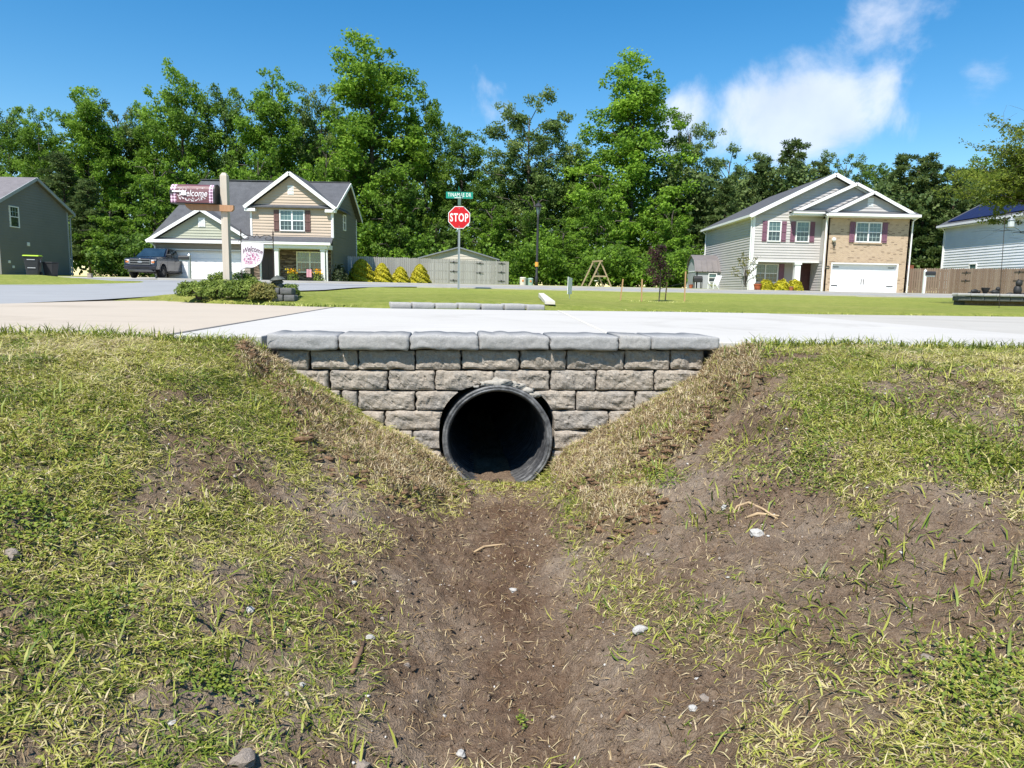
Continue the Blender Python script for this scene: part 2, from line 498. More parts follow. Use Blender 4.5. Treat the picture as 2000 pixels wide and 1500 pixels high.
def lines(segs):
    out = [segs[0][0]]
    for a, b, st in segs:
        n = max(1, int(round((b - a) / st)))
        out += list(np.linspace(a, b, n + 1)[1:])
    return np.array(out)
gx = lines([(-900, -60, 60), (-60, -13.5, 2.2), (-13.5, -3.1, .35), (-3.1, -1.9, .024), (-1.9, 1.9, .0125), (1.9, 3.1, .024), (3.1, 14.4, .35), (14.4, 60, 2.2), (60, 900, 60)])
gy = lines([(-500, -20, 60), (-20, .6, 1.0), (.6, 1.0, .05), (1.0, 3.465, .0125), (3.465, 3.479, .014), (3.479, 3.525, .046), (3.525, 3.85, .065), (3.85, 13, .24), (13, 42, .6), (42, 100, 3), (100, 1500, 100)])
GX, GY = np.meshgrid(gx, gy)
GY = GY + WS * np.clip(GX, -14, 14)
GZ = ground_z(GX, GY)
nx_, ny_ = len(gx), len(gy)
idx = np.arange(nx_ * ny_).reshape(ny_, nx_)
gf = np.stack([idx[:-1, :-1], idx[:-1, 1:], idx[1:, 1:], idx[1:, :-1]], -1).reshape(-1, 4)
dm, sm, spm = masks(GX, GY, base_z(GX, GY))
nearm = ((GY < yw(GX) + .2) & (GX > -5.2) & (GX < 20)).astype(float)
side_ = sstep(.74, .84, np.abs(GX) / np.maximum(GY, .9)) * sstep(.7, 1.0, np.abs(GX))          # thicker turf away from the worn ditch
lawn = np.where(nearm > 0, .75 * side_, 1.0)

def ground_material():
    m, nt, b, out = new_mat('soil_and_turf')
    co = objco(nt)
    n1 = noise_n(nt, 2.6, 6, .62, co); n2 = noise_n(nt, 42, 5, .65, co); n3 = noise_n(nt, 190, 3, .7, co); n4 = noise_n(nt, .25, 4, .6, co)
    soil = ramp_n(nt, n1, [(.28, (.115, .066, .038)), (.42, (.205, .128, .078)), (.55, (.33, .248, .178)), (.68, (.50, .415, .325))])
    soil = mix_n(nt, .40, soil, ramp_n(nt, n2, [(.34, (.062, .036, .020)), (.52, (.180, .110, .064)), (.68, (.47, .36, .25))]))
    soil = mix_n(nt, .22, soil, ramp_n(nt, n3, [(.36, (.05, .034, .024)), (.62, (.46, .385, .30))]))
    thatch = ramp_n(nt, n2, [(.3, (.10, .085, .036)), (.55, (.18, .155, .068)), (.75, (.26, .22, .11))])
    straw = ramp_n(nt, n2, [(.3, (.11, .070, .036)), (.55, (.22, .155, .082)), (.75, (.32, .24, .14))])
    turf = ramp_n(nt, n1, [(.3, (.20, .26, .042)), (.5, (.29, .34, .058)), (.7, (.39, .40, .09))])
    turf = mix_n(nt, .5, turf, ramp_n(nt, n4, [(.35, (.14, .20, .028)), (.5, (.26, .29, .055)), (.64, (.42, .36, .12))]))
    n6 = noise_n(nt, 6.5, 5, .7, co)
    turf = mix_n(nt, .45, turf, ramp_n(nt, n6, [(.34, (.10, .14, .022)), (.52, (.27, .31, .055)), (.68, (.52, .46, .17))]))
    turf = mix_n(nt, .25, turf, ramp_n(nt, n2, [(.35, (.06, .085, .014)), (.65, (.34, .35, .10))]))
    soil = mix_n(nt, attr_n(nt, 'moist'), soil, mix_n(nt, 1.0, soil, (.60, .50, .44), 'MULTIPLY'))
    col = mix_n(nt, attr_n(nt, 'grassy'), soil, mix_n(nt, .55, soil, thatch))
    col = mix_n(nt, attr_n(nt, 'straw'), col, straw)
    col = mix_n(nt, attr_n(nt, 'lawn'), col, turf)
    nt.links.new(col, b.inputs['Base Color'])
    b.inputs['Roughness'].default_value = .95; b.inputs['Specular IOR Level'].default_value = .15
    mh = nt.nodes.new('ShaderNodeMath'); mh.operation = 'ADD'
    nt.links.new(n2, mh.inputs[0]); nt.links.new(n3, mh.inputs[1])
    bump_n(nt, mh.outputs[0], b, 1.0, .016)
    return m
M['ground'] = ground_material()
gme = np_mesh('ground', np.stack([GX, GY, GZ], -1).reshape(-1, 3), gf, M['ground'],
              {'grassy': (np.clip(1 - dm, 0, 1) * spm).ravel(), 'straw': sm.ravel() * nearm.ravel(), 'lawn': lawn.ravel(), 'moist': (np.exp(-((GX + .02 * np.sin(GY * 5)) / (.10 + .05 * fbm(GX * 4, GY * 4, 2, 3))) ** 2) * sstep(1.2, 1.9, GY) * nearm * .8).ravel()}, smooth=True)
ground = tag(link_mesh('ground', gme), kind='structure')
tag(ground, 'ditch banks of brown soil and thin turf running into lawns')

# ------------------------------------------------------------------ concrete, asphalt
def concrete(name, c1, c2, streak=True):
    m, nt, b, out = new_mat(name)
    co = objco(nt)
    mp = nt.nodes.new('ShaderNodeMapping'); mp.inputs['Scale'].default_value = (.5, 6.0, 1); nt.links.new(co, mp.inputs[0])
    s = noise_n(nt, 1.6, 6, .65, mp.outputs[0])
    n = noise_n(nt, .8, 5, .6, co); g = noise_n(nt, 60, 3, .7, co)
    col = ramp_n(nt, n, [(.3, c1), (.7, c2)])
    col = mix_n(nt, .4, col, ramp_n(nt, s, [(.25, tuple(x * .78 for x in c2)), (.45, c2), (.8, c1)]))
    col = mix_n(nt, .12, col, ramp_n(nt, g, [(.3, tuple(x * .6 for x in c2)), (.7, c1)]))
    st = noise_n(nt, .33, 7, .7, co, 1.2); st2 = noise_n(nt, 5, 6, .75, mp.outputs[0])
    col = mix_n(nt, 1.0, col, ramp_n(nt, st, [(.30, (.80, .79, .78)), (.46, (1, 1, 1)), (1.0, (1, 1, 1))]), 'MULTIPLY')
    col = mix_n(nt, 1.0, col, ramp_n(nt, st2, [(.22, (.62, .60, .58)), (.33, (1, 1, 1)), (1.0, (1, 1, 1))]), 'MULTIPLY')
    nt.links.new(col, b.inputs['Base Color']); b.inputs['Roughness'].default_value = .88; b.inputs['Specular IOR Level'].default_value = .25
    bump_n(nt, g, b, .25, .004)
    return m
M['conc_white'] = concrete('new_white_concrete', (.53, .51, .475), (.455, .435, .405))
M['conc_beige'] = concrete('old_beige_concrete', (.50, .43, .345), (.43, .37, .30))
M['conc_grey'] = concrete('grey_concrete', (.47, .445, .405), (.39, .37, .335))
M['asphalt'] = concrete('pale_asphalt', (.34, .345, .35), (.28, .285, .29))

def slab(name, poly, top, thick, m, parent, zf=None):
    mb = MB()
    A = [(x, y, top - thick) for x, y in poly]; B = [(x, y, top) for x, y in poly]
    mb.loft(A, B)
    return mb.build(name, m, parent, bevel=.006)
def eY(x): return float(np.interp(x, EDGE_X, EDGE_Y))
driveway = bpy.data.objects.new('driveway', None); COL.objects.link(driveway); driveway.location = (0, 6, 0); tag(driveway, 'pale concrete driveway over the culvert', kind='structure')
j1a, j1b = (-1.62, yw(-1.62) + .03), (-2.12, eY(-2.12))
j2a, j2b = (.56, yw(.56) + .30), (.55, eY(.55))
j3a, j3b = (3.72, yw(3.72) + .03), (3.42, eY(3.42))
g_ = .006
SZ = -.02
slab('slab', [(-5.25, 1.5), (-3.6, 2.85), (-2.4, yw(-2.4) + .03), (j1a[0] - g_, j1a[1]), (j1b[0] - g_, j1b[1]), (-2.5, eY(-2.5)), (-3.8, eY(-3.8)), (-5.25, 10.2)], SZ, .12, M['conc_beige'], driveway)
slab('slab', [(j1a[0] + g_, j1a[1]), (-1.2, yw(-1.2) + .03), (-1.2, yw(-1.2) + .27), (.56 - g_, j2a[1]), (.55 - g_, j2b[1]), (0, eY(0)), (-1.5, eY(-1.5)), (j1b[0] + g_, j1b[1])], SZ, .12, M['conc_white'], driveway)
slab('slab', [(.56 + g_, j2a[1]), (1.02, yw(1.02) + .27), (1.02, yw(1.02) + .03), (j3a[0] - g_, j3a[1]), (j3b[0] - g_, j3b[1]), (2, eY(2)), (.55 + g_, j2b[1])], SZ + .001, .12, M['conc_white'], driveway)
slab('slab', [(j3a[0] + g_, j3a[1]), (14, yw(14) + .03), (14, eY(14)), (7.7, eY(7.7)), (4.16, eY(4.16)), (j3b[0] + g_, j3b[1])], SZ - .002, .12, M['conc_grey'], driveway)
jm = MB(); jm.box(.546, .566, 4.0, eY(.55), SZ - .05, SZ + .0035)
jm.build('joint_seal', pmat('pale_joint_seal', (.66, .62, .55), (.6, .57, .5), 8, .8), driveway)
jm = MB(); a_, b_ = Vector((j1a[0], j1a[1], 0)), Vector((j1b[0], j1b[1], 0))
jm.loft([(a_.x - .016, a_.y, SZ - .05), (a_.x + .016, a_.y, SZ - .05), (b_.x + .016, b_.y, SZ - .05), (b_.x - .016, b_.y, SZ - .05)],
        [(a_.x - .016, a_.y, SZ + .002), (a_.x + .016, a_.y, SZ + .002), (b_.x + .016, b_.y, SZ + .002), (b_.x - .016, b_.y, SZ + .002)])
jm.build('joint_strip', pmat('dark_expansion_joint', (.16, .15, .14), (.10, .095, .09), 20, .9), driveway)

def strip(name, x0, x1, ys, dz, m, nxs=6, fx=None, label=None, skirt=.06):
    """a sheet that follows the ground"""
    xs = np.linspace(0, 1, nxs); V = []; 
    for y in ys:
        a, b = (x0(y), x1(y)) if callable(x0) else (x0, x1)
        for t in xs:
            x = a + (b - a) * t
            V.append((x, y, float(base_z(np.array([x]), np.array([y]))[0]) + dz))
    n, k = len(ys), nxs
    Fq = [(i * k + j, i * k + j + 1, (i + 1) * k + j + 1, (i + 1) * k + j) for i in range(n - 1) for j in range(k - 1)]
    me = np_mesh(name, np.array(V), np.array(Fq), m, smooth=True)
    o = link_mesh(name, me); tag(o, label, kind='structure')
    return o
strip('street', -12.6, -5.25, list(np.linspace(-40, 10.8, 30)), .006, M['asphalt'], 8, label='pale worn asphalt side street')
def s_r(y): return -5.3 + .9 * max(0, (y - 23) / 4) ** 2 * 1.6
def s_l(y): return -12.6 - .9 * max(0, (y - 23) / 4) ** 2 * 1.6
strip('street', s_l, s_r, list(np.linspace(10.8, 27.2, 24)), .0065, M['asphalt'], 8, label='pale asphalt mouth of the side street at the junction')
strip('cross_street', -260, 260, list(np.linspace(27.0, 34.2, 8)), .010, M['asphalt'], 60, label='cross street running past the houses')
for nm, x0, x1, y0, y1, lb in (('house_driveway', -23.6, -17.9, 34.6, 48.2, 'concrete drive up to the tan house garage'),
                               ('house_driveway', 22.2, 27.4, 34.6, 51.2, 'concrete drive up to the brick garage'),
                               ('front_walk', 19.6, 22.1, 49.2, 50.4, 'short concrete walk to the grey house porch'),
                               ('house_driveway', -28.4, -23.9, 34.6, 60, 'concrete drive beside the charcoal house')):
    strip(nm, x0, x1, list(np.linspace(y0, y1, 8)), .02, M['conc_grey'], 4, label=lb)
def kerb(y0, xa, xb, lb, h=.11, w=.28):
    mb = MB(); xs = np.linspace(xa, xb, int(abs(xb - xa) / 2.5) + 2)
    for a, b in zip(xs[:-1], xs[1:]):
        za, zb = [float(base_z(np.array([t]), np.array([y0]))[0]) for t in (a, b)]
        mb.hexa([(a, y0, za - .1), (b, y0, zb - .1), (b, y0 + w, zb - .1), (a, y0 + w, za - .1), (a, y0, za + h), (b, y0, zb + h), (b, y0 + w, zb + h), (a, y0 + w, za + h)])
    o = mb.build('kerb', M['conc_grey']); tag(o, lb, kind='structure')
kerb(34.25, -17.0, 21.0, 'concrete kerb on the far side of the cross street')
kerb(26.62, -3.6, 120, 'concrete kerb on the near side of the cross street', .045)
kerb(34.25, 28.5, 120, 'concrete kerb in front of the brown fence')
kerb(34.25, -120, -29.5, 'concrete kerb in front of the charcoal house')

# ------------------------------------------------------------------ headwall of split-face blocks
def block_mat(name):
    m, nt, b, out = new_mat(name)
    co = objco(nt); r = rand_n(nt)
    add = nt.nodes.new('ShaderNodeVectorMath'); add.operation = 'ADD'
    sc = nt.nodes.new('ShaderNodeVectorMath'); sc.operation = 'SCALE'; sc.inputs[0].default_value = (37, 19, 53); nt.links.new(r, sc.inputs['Scale'])
    nt.links.new(co, add.inputs[0]); nt.links.new(sc.outputs[0], add.inputs[1]); v = add.outputs[0]
    n1 = noise_n(nt, 7, 4, .6, v, .6); n2 = noise_n(nt, 60, 4, .7, v); n3 = noise_n(nt, 260, 2, .7, v)
    tone = ramp_n(nt, r, [(.0, (.36, .325, .28)), (.25, (.44, .375, .30)), (.5, (.31, .295, .28)), (.75, (.42, .36, .29)), (1.0, (.26, .25, .24))])
    col = mix_n(nt, .55, tone, ramp_n(nt, n1, [(.26, (.14, .132, .125)), (.40, (.32, .275, .22)), (.56, (.47, .365, .25)), (.74, (.56, .485, .39))]))
    col = mix_n(nt, .30, col, ramp_n(nt, n2, [(.36, (.09, .085, .08)), (.52, (.28, .255, .225)), (.66, (.58, .55, .50))]))
    col = mix_n(nt, .25, col, ramp_n(nt, n3, [(.36, (.07, .07, .07)), (.62, (.42, .40, .38))]))
    nt.links.new(col, b.inputs['Base Color']); b.inputs['Roughness'].default_value = .93; b.inputs['Specular IOR Level'].default_value = .2
    mh = nt.nodes.new('ShaderNodeMath'); mh.operation = 'MULTIPLY_ADD'; mh.inputs[1].default_value = .5
    nt.links.new(n3, mh.inputs[0]); nt.links.new(n2, mh.inputs[2])
    bump_n(nt, mh.outputs[0], b, .8, .008)
    return m
M['block'] = block_mat('split_face_concrete_block')
def cap_mat():
    m, nt, b, out = new_mat('tumbled_concrete_cap')
    co = objco(nt); r = rand_n(nt)
    n1 = noise_n(nt, 9, 4, .6, co, .4); n2 = noise_n(nt, 90, 4, .72, co); n3 = noise_n(nt, 300, 2, .7, co)
    tone = ramp_n(nt, r, [(.0, (.43, .42, .40)), (.5, (.38, .378, .375)), (1.0, (.46, .435, .395))])
    col = mix_n(nt, .4, tone, ramp_n(nt, n1, [(.3, (.22, .222, .23)), (.55, (.37, .36, .345)), (.75, (.48, .47, .45))]))
    col = mix_n(nt, .35, col, ramp_n(nt, n2, [(.35, (.13, .13, .13)), (.6, (.34, .335, .33)), (.75, (.55, .54, .53))]))
    col = mix_n(nt, .2, col, ramp_n(nt, n3, [(.36, (.08, .08, .08)), (.62, (.45, .44, .43))]))
    nt.links.new(col, b.inputs['Base Color']); b.inputs['Roughness'].default_value = .92; b.inputs['Specular IOR Level'].default_value = .2
    bump_n(nt, n2, b, .5, .006)
    return m
M['cap'] = cap_mat()

KW = math.sqrt(1 + WS * WS)
WT = Vector((1 / KW, WS / KW, 0)); WN = Vector((WS / KW, -1 / KW, 0))     # along the wall, out of the wall
W0 = Vector((0, 3.48, 0))
PC = Wp(971, 857); P_S = (PC - W0).dot(WT); P_Z = PC.z
P_RO, P_RI = .272, .246

def block_mesh(hs, hz, depth, seed, rc=.013, face=.010, nx=13, nz=7, pipe=None, wob=.0022):
    """a block with tumbled edges: (along, out, up) coordinates, front face at out=0; pipe=(ds,dz,R) trims it round the culvert"""
    gl = lambda n: np.concatenate([[-1, -.965], np.linspace(-.9, .9, n - 3), [.965, 1]])
    A, B = np.meshgrid(gl(nx), gl(nz))
    S, Z = A * hs, B * hz
    cx, cz = np.maximum(np.abs(S) - (hs - rc), 0), np.maximum(np.abs(Z) - (hz - rc), 0)
    L = np.hypot(cx, cz); k = np.where(L > rc, rc / np.maximum(L, 1e-9), 1)
    S = np.sign(S) * (np.minimum(np.abs(S), hs - rc) + cx * k); Z = np.sign(Z) * (np.minimum(np.abs(Z), hz - rc) + cz * k)
    e = np.minimum(hs - np.abs(A * hs), hz - np.abs(B * hz))
    q = np.clip(1 - e / (rc * 1.1), 0, 1)
    D = -rc * (1 - np.sqrt(np.clip(1 - q * q, 0, 1)))
    n3 = np.array([[mnoise.noise(Vector((s * 120 + seed * 2.1, z * 120, seed + 19))) for s, z in zip(rs, rz)] for rs, rz in zip(S, Z)])
    n1 = np.array([[mnoise.noise(Vector((s * 16 + seed * 7.7, z * 22, seed))) for s, z in zip(rs, rz)] for rs, rz in zip(S, Z)])
    n2 = np.array([[mnoise.noise(Vector((s * 45 + seed * 3.1, z * 45, seed + 9))) for s, z in zip(rs, rz)] for rs, rz in zip(S, Z)])
    crack = np.array([[abs(mnoise.noise(Vector((s * 12 - seed * 5, z * 14 + s * 6, seed + 4)))) for s, z in zip(rs, rz)] for rs, rz in zip(S, Z)])
    inn = np.clip(e / .016, 0, 1)
    vor = np.array([[mnoise.voronoi(Vector((s * 9 + seed * 4.1, z * 12 + s * 3, seed * 1.3)))[0] for s, z in zip(rs, rz)] for rs, rz in zip(S, Z)])
    n1 = n1 * .45 + np.clip(vor[..., 1] - vor[..., 0], 0, .6) * 1.3 - .30
    D = D + face * (n1 * .95 + n2 * .40 + n3 * .20 - np.clip(.05 - crack, 0, 1) * 7.0) * (.25 + .75 * inn) + face * .5 * inn
    S = S + n2 * wob * (1 - inn) * 2; Z = Z + n1 * wob * (1 - inn) * 2
    rows, cols = S.shape
    V = [(S[i, j], D[i, j], Z[i, j]) for i in range(rows) for j in range(cols)]
    Fq = [(i * cols + j, i * cols + j + 1, (i + 1) * cols + j + 1, (i + 1) * cols + j) for i in range(rows - 1) for j in range(cols - 1)]
    ring = [j for j in range(cols)] + [i * cols + cols - 1 for i in range(1, rows)] + [(rows - 1) * cols + j for j in range(cols - 2, -1, -1)] + [i * cols for i in range(rows - 2, 0, -1)]
    prev = ring; n = len(ring)
    for dd in (-.035, -depth):
        st = len(V)
        for r_ in ring: V.append((V[r_][0], dd, V[r_][2]))
        cur = list(range(st, st + n))
        for a in range(n):
            b = (a + 1) % n; Fq.append((prev[b], prev[a], cur[a], cur[b]))
        prev = cur
    if pipe:
        ds, dz, R_ = pipe; W_ = []
        for s, d, z in V:
            a, b = s - ds, z - dz; l = math.hypot(a, b); th = math.atan2(b, abs(a)); R2 = R_ + .020 * max(0, math.sin(th * 2.4)) ** 2
            if l < R2:
                s, z = ds + a / max(l, 1e-6) * R2, dz + b / max(l, 1e-6) * R2
            W_.append((s, d, z))
        V = W_
    return V, Fq, prev
def put_block(parent, name, s0, s1, z0, z1, out, depth, seed, m, pipe=False, **kw):
    hs, hz = (s1 - s0) / 2, (z1 - z0) / 2; cs, cz = (s0 + s1) / 2, (z0 + z1) / 2
    pp = (P_S - cs, P_Z - cz, P_RO + .016) if pipe else None
    V, Fq, back = block_mesh(hs, hz, depth, seed, pipe=pp, **kw)
    me = bpy.data.meshes.new(name)
    me.from_pydata([tuple(WT * s + WN * d + Vector((0, 0, z))) for s, d, z in V], [], [f[::-1] for f in Fq] + [tuple(back)])
    me.polygons.foreach_set('use_smooth', [name != 'block'] * len(me.polygons)); me.materials.append(m)
    o = link_mesh(name, me, parent)
    o.location = W0 + WT * cs + WN * out + Vector((0, 0, cz)) - world_off(parent)
    return o

headwall = empty('headwall', W0 + Vector((0, 0, -.7)), 'low grey split-face block headwall with cap stones above the black culvert', 'wall')
def px_block(u0, u1, v0, v1, **kw):
    vm, um = (v0 + v1) / 2, (u0 + u1) / 2
    s0 = (Wp(u0, vm) - W0).dot(WT); s1 = (Wp(u1, vm) - W0).dot(WT)
    return s0, s1, Wp(um, v1).z, Wp(um, v0).z
CAPS = [524, 663, 801, 935, 1072, 1205, 1268, 1400]
for i, (a, b) in enumerate(zip(CAPS[:-1], CAPS[1:])):
    s0, s1, z0, z1 = px_block(a + 1, b - 1, 654 + i * .6, 682)
    put_block(headwall, 'cap_stone', s0, s1, z0, z1 + .004, .045 + .004 * ((i * 5) % 3 - 1), .30, 50 + i, M['cap'], rc=.009, face=.0055, nx=37, nz=12, wob=.004)
ROWS = [((684, 722), [(540, 603), (607, 698), (701, 809), (813, 899), (903, 1013), (1018, 1105), (1108, 1219), (1222, 1308), (1311, 1374)]),
        ((724, 762), [(470, 570), (574, 641), (645, 756), (760, 848), (851, 963), (966, 1073), (1077, 1163), (1166, 1277), (1280, 1366), (1370, 1460)]),
        ((764, 801), [(560, 664), (668, 697), (700, 810), (813, 896), (1040, 1124), (1127, 1240), (1243, 1330), (1334, 1420)]),
        ((803, 840), [(640, 749), (753, 864), (1079, 1188), (1191, 1300)]),
        ((842, 879), [(690, 805), (808, 866), (1079, 1150), (1154, 1260)]),
        ((881, 918), [(740, 866), (1076, 1180)]),
        ((920, 957), [(740, 872), (1070, 1180)])]
k = 0
for (v0, v1), xs in ROWS:
    for (a, b) in xs:
        k += 1
        cut = v0 > 720 and b > 810 and a < 1130
        s0, s1, z0, z1 = px_block(a, b, v0, v1)
        put_block(headwall, 'block', s0 - .001, s1 + .001, z0, z1, -.004 + .008 * random.random(), .22, k * 1.37, M['block'], pipe=cut,
                  nx=33, nz=14, face=.013, wob=.004, rc=.0095)
# smear of mortar over the pipe crown
def blob(c, r, seed, n=10, amp=.35, sq=(1, 1, 1)):
    bm = bmesh.new(); bmesh.ops.create_icosphere(bm, subdivisions=2, radius=1)
    for v in bm.verts:
        k_ = 1 + amp * mnoise.noise(v.co * 1.7 + Vector((seed * 3.3, seed, 0)))
        v.co = Vector((v.co.x * r * sq[0] * k_, v.co.y * r * sq[1] * k_, v.co.z * r * sq[2] * k_)) + Vector(c)
    vs = [tuple(v.co) for v in bm.verts]; fs = [tuple(v.index for v in f.verts) for f in bm.faces]; bm.free()
    return vs, fs
mb = MB()
for i, (ang, r_) in enumerate(((112, .016), (101, .024), (94, .030), (86, .034), (78, .028), (69, .020), (60, .022), (52, .026))):
    a = rad(ang); c = W0 + WT * (P_S + (P_RO + .010) * math.cos(a)) + Vector((0, 0, P_Z + (P_RO + .010) * math.sin(a))) + WN * .004
    vs, fs = blob(c, r_ * (.55 + .5 * abs(math.sin(i * 2.3))), i, amp=.9, sq=(1.9, .7, .75)); mb.add(vs, fs)
mb.build('mortar', pmat('pale_mortar', (.42, .39, .34), (.30, .28, .25), 30, .95, .5, 120), headwall, smooth=True)

# ------------------------------------------------------------------ corrugated plastic culvert
def pipe_mat():
    m, nt, b, out = new_mat('dusty_black_polyethylene')
    co = objco(nt)
    mp = nt.nodes.new('ShaderNodeMapping'); mp.inputs['Scale'].default_value = (3, 26, 3); nt.links.new(co, mp.inputs[0])
    n1 = noise_n(nt, 3, 5, .7, mp.outputs[0]); n2 = noise_n(nt, 60, 4, .7, co)
    col = ramp_n(nt, n1, [(.35, (.020, .021, .024)), (.55, (.055, .056, .06)), (.75, (.24, .24, .24))])
    col = mix_n(nt, .25, col, ramp_n(nt, n2, [(.5, (.016, .017, .019)), (.75, (.2, .195, .19))]))
    nt.links.new(col, b.inputs['Base Color']); b.inputs['Roughness'].default_value = .5
    bump_n(nt, n2, b, .2, .003)
    return m
M['pipe'] = pipe_mat()
culvert = empty('culvert_pipe', W0 + WT * P_S + Vector((0, 0, P_Z - P_RO)), 'black corrugated plastic culvert pipe through the block headwall', 'pipe')
def ring_surface(profile, n=72, seed=0, wob=.002):
    V = []; Fq = []
    for (r_, d) in profile:
        for k_ in range(n):
            a = 2 * math.pi * k_ / n
            rr = r_ + wob * mnoise.noise(Vector((math.cos(a) * 2.5, math.sin(a) * 2.5, seed + d * .8)))
            V.append(tuple(W0 + WT * (P_S + rr * math.cos(a)) + Vector((0, 0, P_Z + rr * math.sin(a))) + WN * (-d)))
    for i in range(len(profile) - 1):
        for k_ in range(n):
            k2 = (k_ + 1) % n; Fq.append((i * n + k_, i * n + k2, (i + 1) * n + k2, (i + 1) * n + k_))
    return V, Fq
inner = [(P_RI + .007 * math.sin(2 * math.pi * d / .052), d) for d in np.arange(-.03, 1.6, .0075)] + [(P_RI, d) for d in np.linspace(1.7, 5.0, 12)]
rim = [(P_RI - .001, -.03), (P_RI + .002, -.037), (P_RI + .010, -.039), (P_RI + .013, -.034), (P_RI + .016, -.039), (P_RO - .003, -.038), (P_RO + .001, -.033), (P_RO, -.02)]
outer = [(P_RO - .012 + .014 * (.5 + .5 * math.cos(2 * math.pi * (d + .02) / .07)), d) for d in np.arange(-.02, .5, .01)]
M['pipe_rim'] = pmat('scuffed_pipe_rim', (.035, .036, .038), (.20, .20, .20), 26, .45, .3, 120)
for nm, pr, wb in (('liner', inner, .0015), ('rim', rim, .004), ('shell', outer, .002)):
    V, Fq = ring_surface(pr, wob=wb)
    mb = MB(); mb.add(V, Fq); mb.build(nm, M['pipe_rim' if nm == 'rim' else 'pipe'], culvert, smooth=True)
mb = MB(); V, Fq = ring_surface([(P_RI + .01, 5.0), (.001, 5.02)]); mb.add(V, Fq); mb.build('light_stop', pmat('dark_light_stop', (.03, .022, .017), (.04, .03, .02), 8, .95), culvert)  # added disc shuts the unseen far end to keep the pipe interior dark
# silt lying in the pipe
V = []; Fq = []
for i, d in enumerate(np.linspace(-.05, 2.2, 46)):
    hw = .105 - .01 * d / 2.2
    for j, t in enumerate(np.linspace(-1, 1, 15)):
        zz = P_Z - .228 - .004 * d + .012 * t * t + .016 * (mnoise.noise(Vector((t * 3.5, d * 7, 2))) + .5 * mnoise.noise(Vector((t * 9, d * 20, 5))))
        V.append(tuple(W0 + WT * (P_S - .012 + hw * t) - WN * d + Vector((0, 0, zz))))
for i in range(45):
    for j in range(14): Fq.append((i * 15 + j, i * 15 + j + 1, (i + 1) * 15 + j + 1, (i + 1) * 15 + j))
me = np_mesh('silt', np.array(V), np.array(Fq), M['ground'], smooth=True)
tag(link_mesh('silt', me), 'brown silt lying inside the culvert pipe', kind='stuff')

# ------------------------------------------------------------------ blades of grass
def blades(x, y, z, L, Wd, az, lean0, lean1, tint, zfun=None, clear=.004):
    """numpy arrays -> bent three-triangle blades"""
    dx, dy = np.cos(az), np.sin(az)
    b0 = np.stack([x, y, z - .004], -1)
    m = b0 + np.stack([dx * np.sin(lean0) * L * .5, dy * np.sin(lean0) * L * .5, np.cos(lean0) * L * .5], -1)
    t = m + np.stack([dx * np.sin(lean1) * L * .5, dy * np.sin(lean1) * L * .5, np.cos(lean1) * L * .5], -1)
    if zfun is not None:
        m[:, 2] = np.maximum(m[:, 2], zfun(m[:, 0], m[:, 1]) + clear); t[:, 2] = np.maximum(t[:, 2], zfun(t[:, 0], t[:, 1]) + clear * .7)
    if zfun is not None:
        for q in (m, t): q[:, 1] = np.where((np.abs(q[:, 0] + .08) < 1.1), np.minimum(q[:, 1], yw(q[:, 0]) - .012), q[:, 1])
    side = np.stack([-dy, dx, np.zeros_like(dx)], -1)
    tw = RNG.uniform(-.55, .55, len(x))                                   # twist the blade so it is not always flat on
    side = side * np.cos(tw)[:, None]; side[:, 2] = np.sin(tw)
    w = side * (Wd / 2)[:, None]
    V = np.stack([b0 - w * .7, b0 + w * .7, m - w, m + w, t], 1).reshape(-1, 3)
    o = (np.arange(len(x)) * 5)[:, None]
    Fq = np.concatenate([o + np.array([[0, 1, 3]]), o + np.array([[0, 3, 2]]), o + np.array([[2, 3, 4]])], 0)
    return V, Fq, np.repeat(tint, 5)
def grass_mat(name, stops, trans=.25):
    m, nt, b, out = new_mat(name)
    col = ramp_n(nt, attr_n(nt, 'tint'), stops)
    nt.links.new(col, b.inputs['Base Color']); b.inputs['Roughness'].default_value = .5; b.inputs['Specular IOR Level'].default_value = .35
    t = nt.nodes.new('ShaderNodeBsdfTranslucent'); nt.links.new(col, t.inputs[0])
    mx = nt.nodes.new('ShaderNodeMixShader'); mx.inputs[0].default_value = trans
    nt.links.new(b.outputs[0], mx.inputs[1]); nt.links.new(t.outputs[0], mx.inputs[2]); nt.links.new(mx.outputs[0], out.inputs[0])
    return m
M['grass'] = grass_mat('mown_grass', [(.0, (.065, .120, .018)), (.25, (.165, .225, .026)), (.5, (.305, .325, .050)), (.72, (.45, .43, .105)), (.88, (.55, .48, .23)), (1.0, (.57, .48, .31))])
M['straw'] = grass_mat('dry_straw', [(.0, (.14, .08, .038)), (.3, (.33, .23, .115)), (.65, (.52, .42, .245)), (1.0, (.66, .57, .39))], .15)
M['lawn_blade'] = grass_mat('lawn_grass', [(.0, (.09, .145, .020)), (.45, (.32, .38, .060)), (1.0, (.70, .66, .26))])

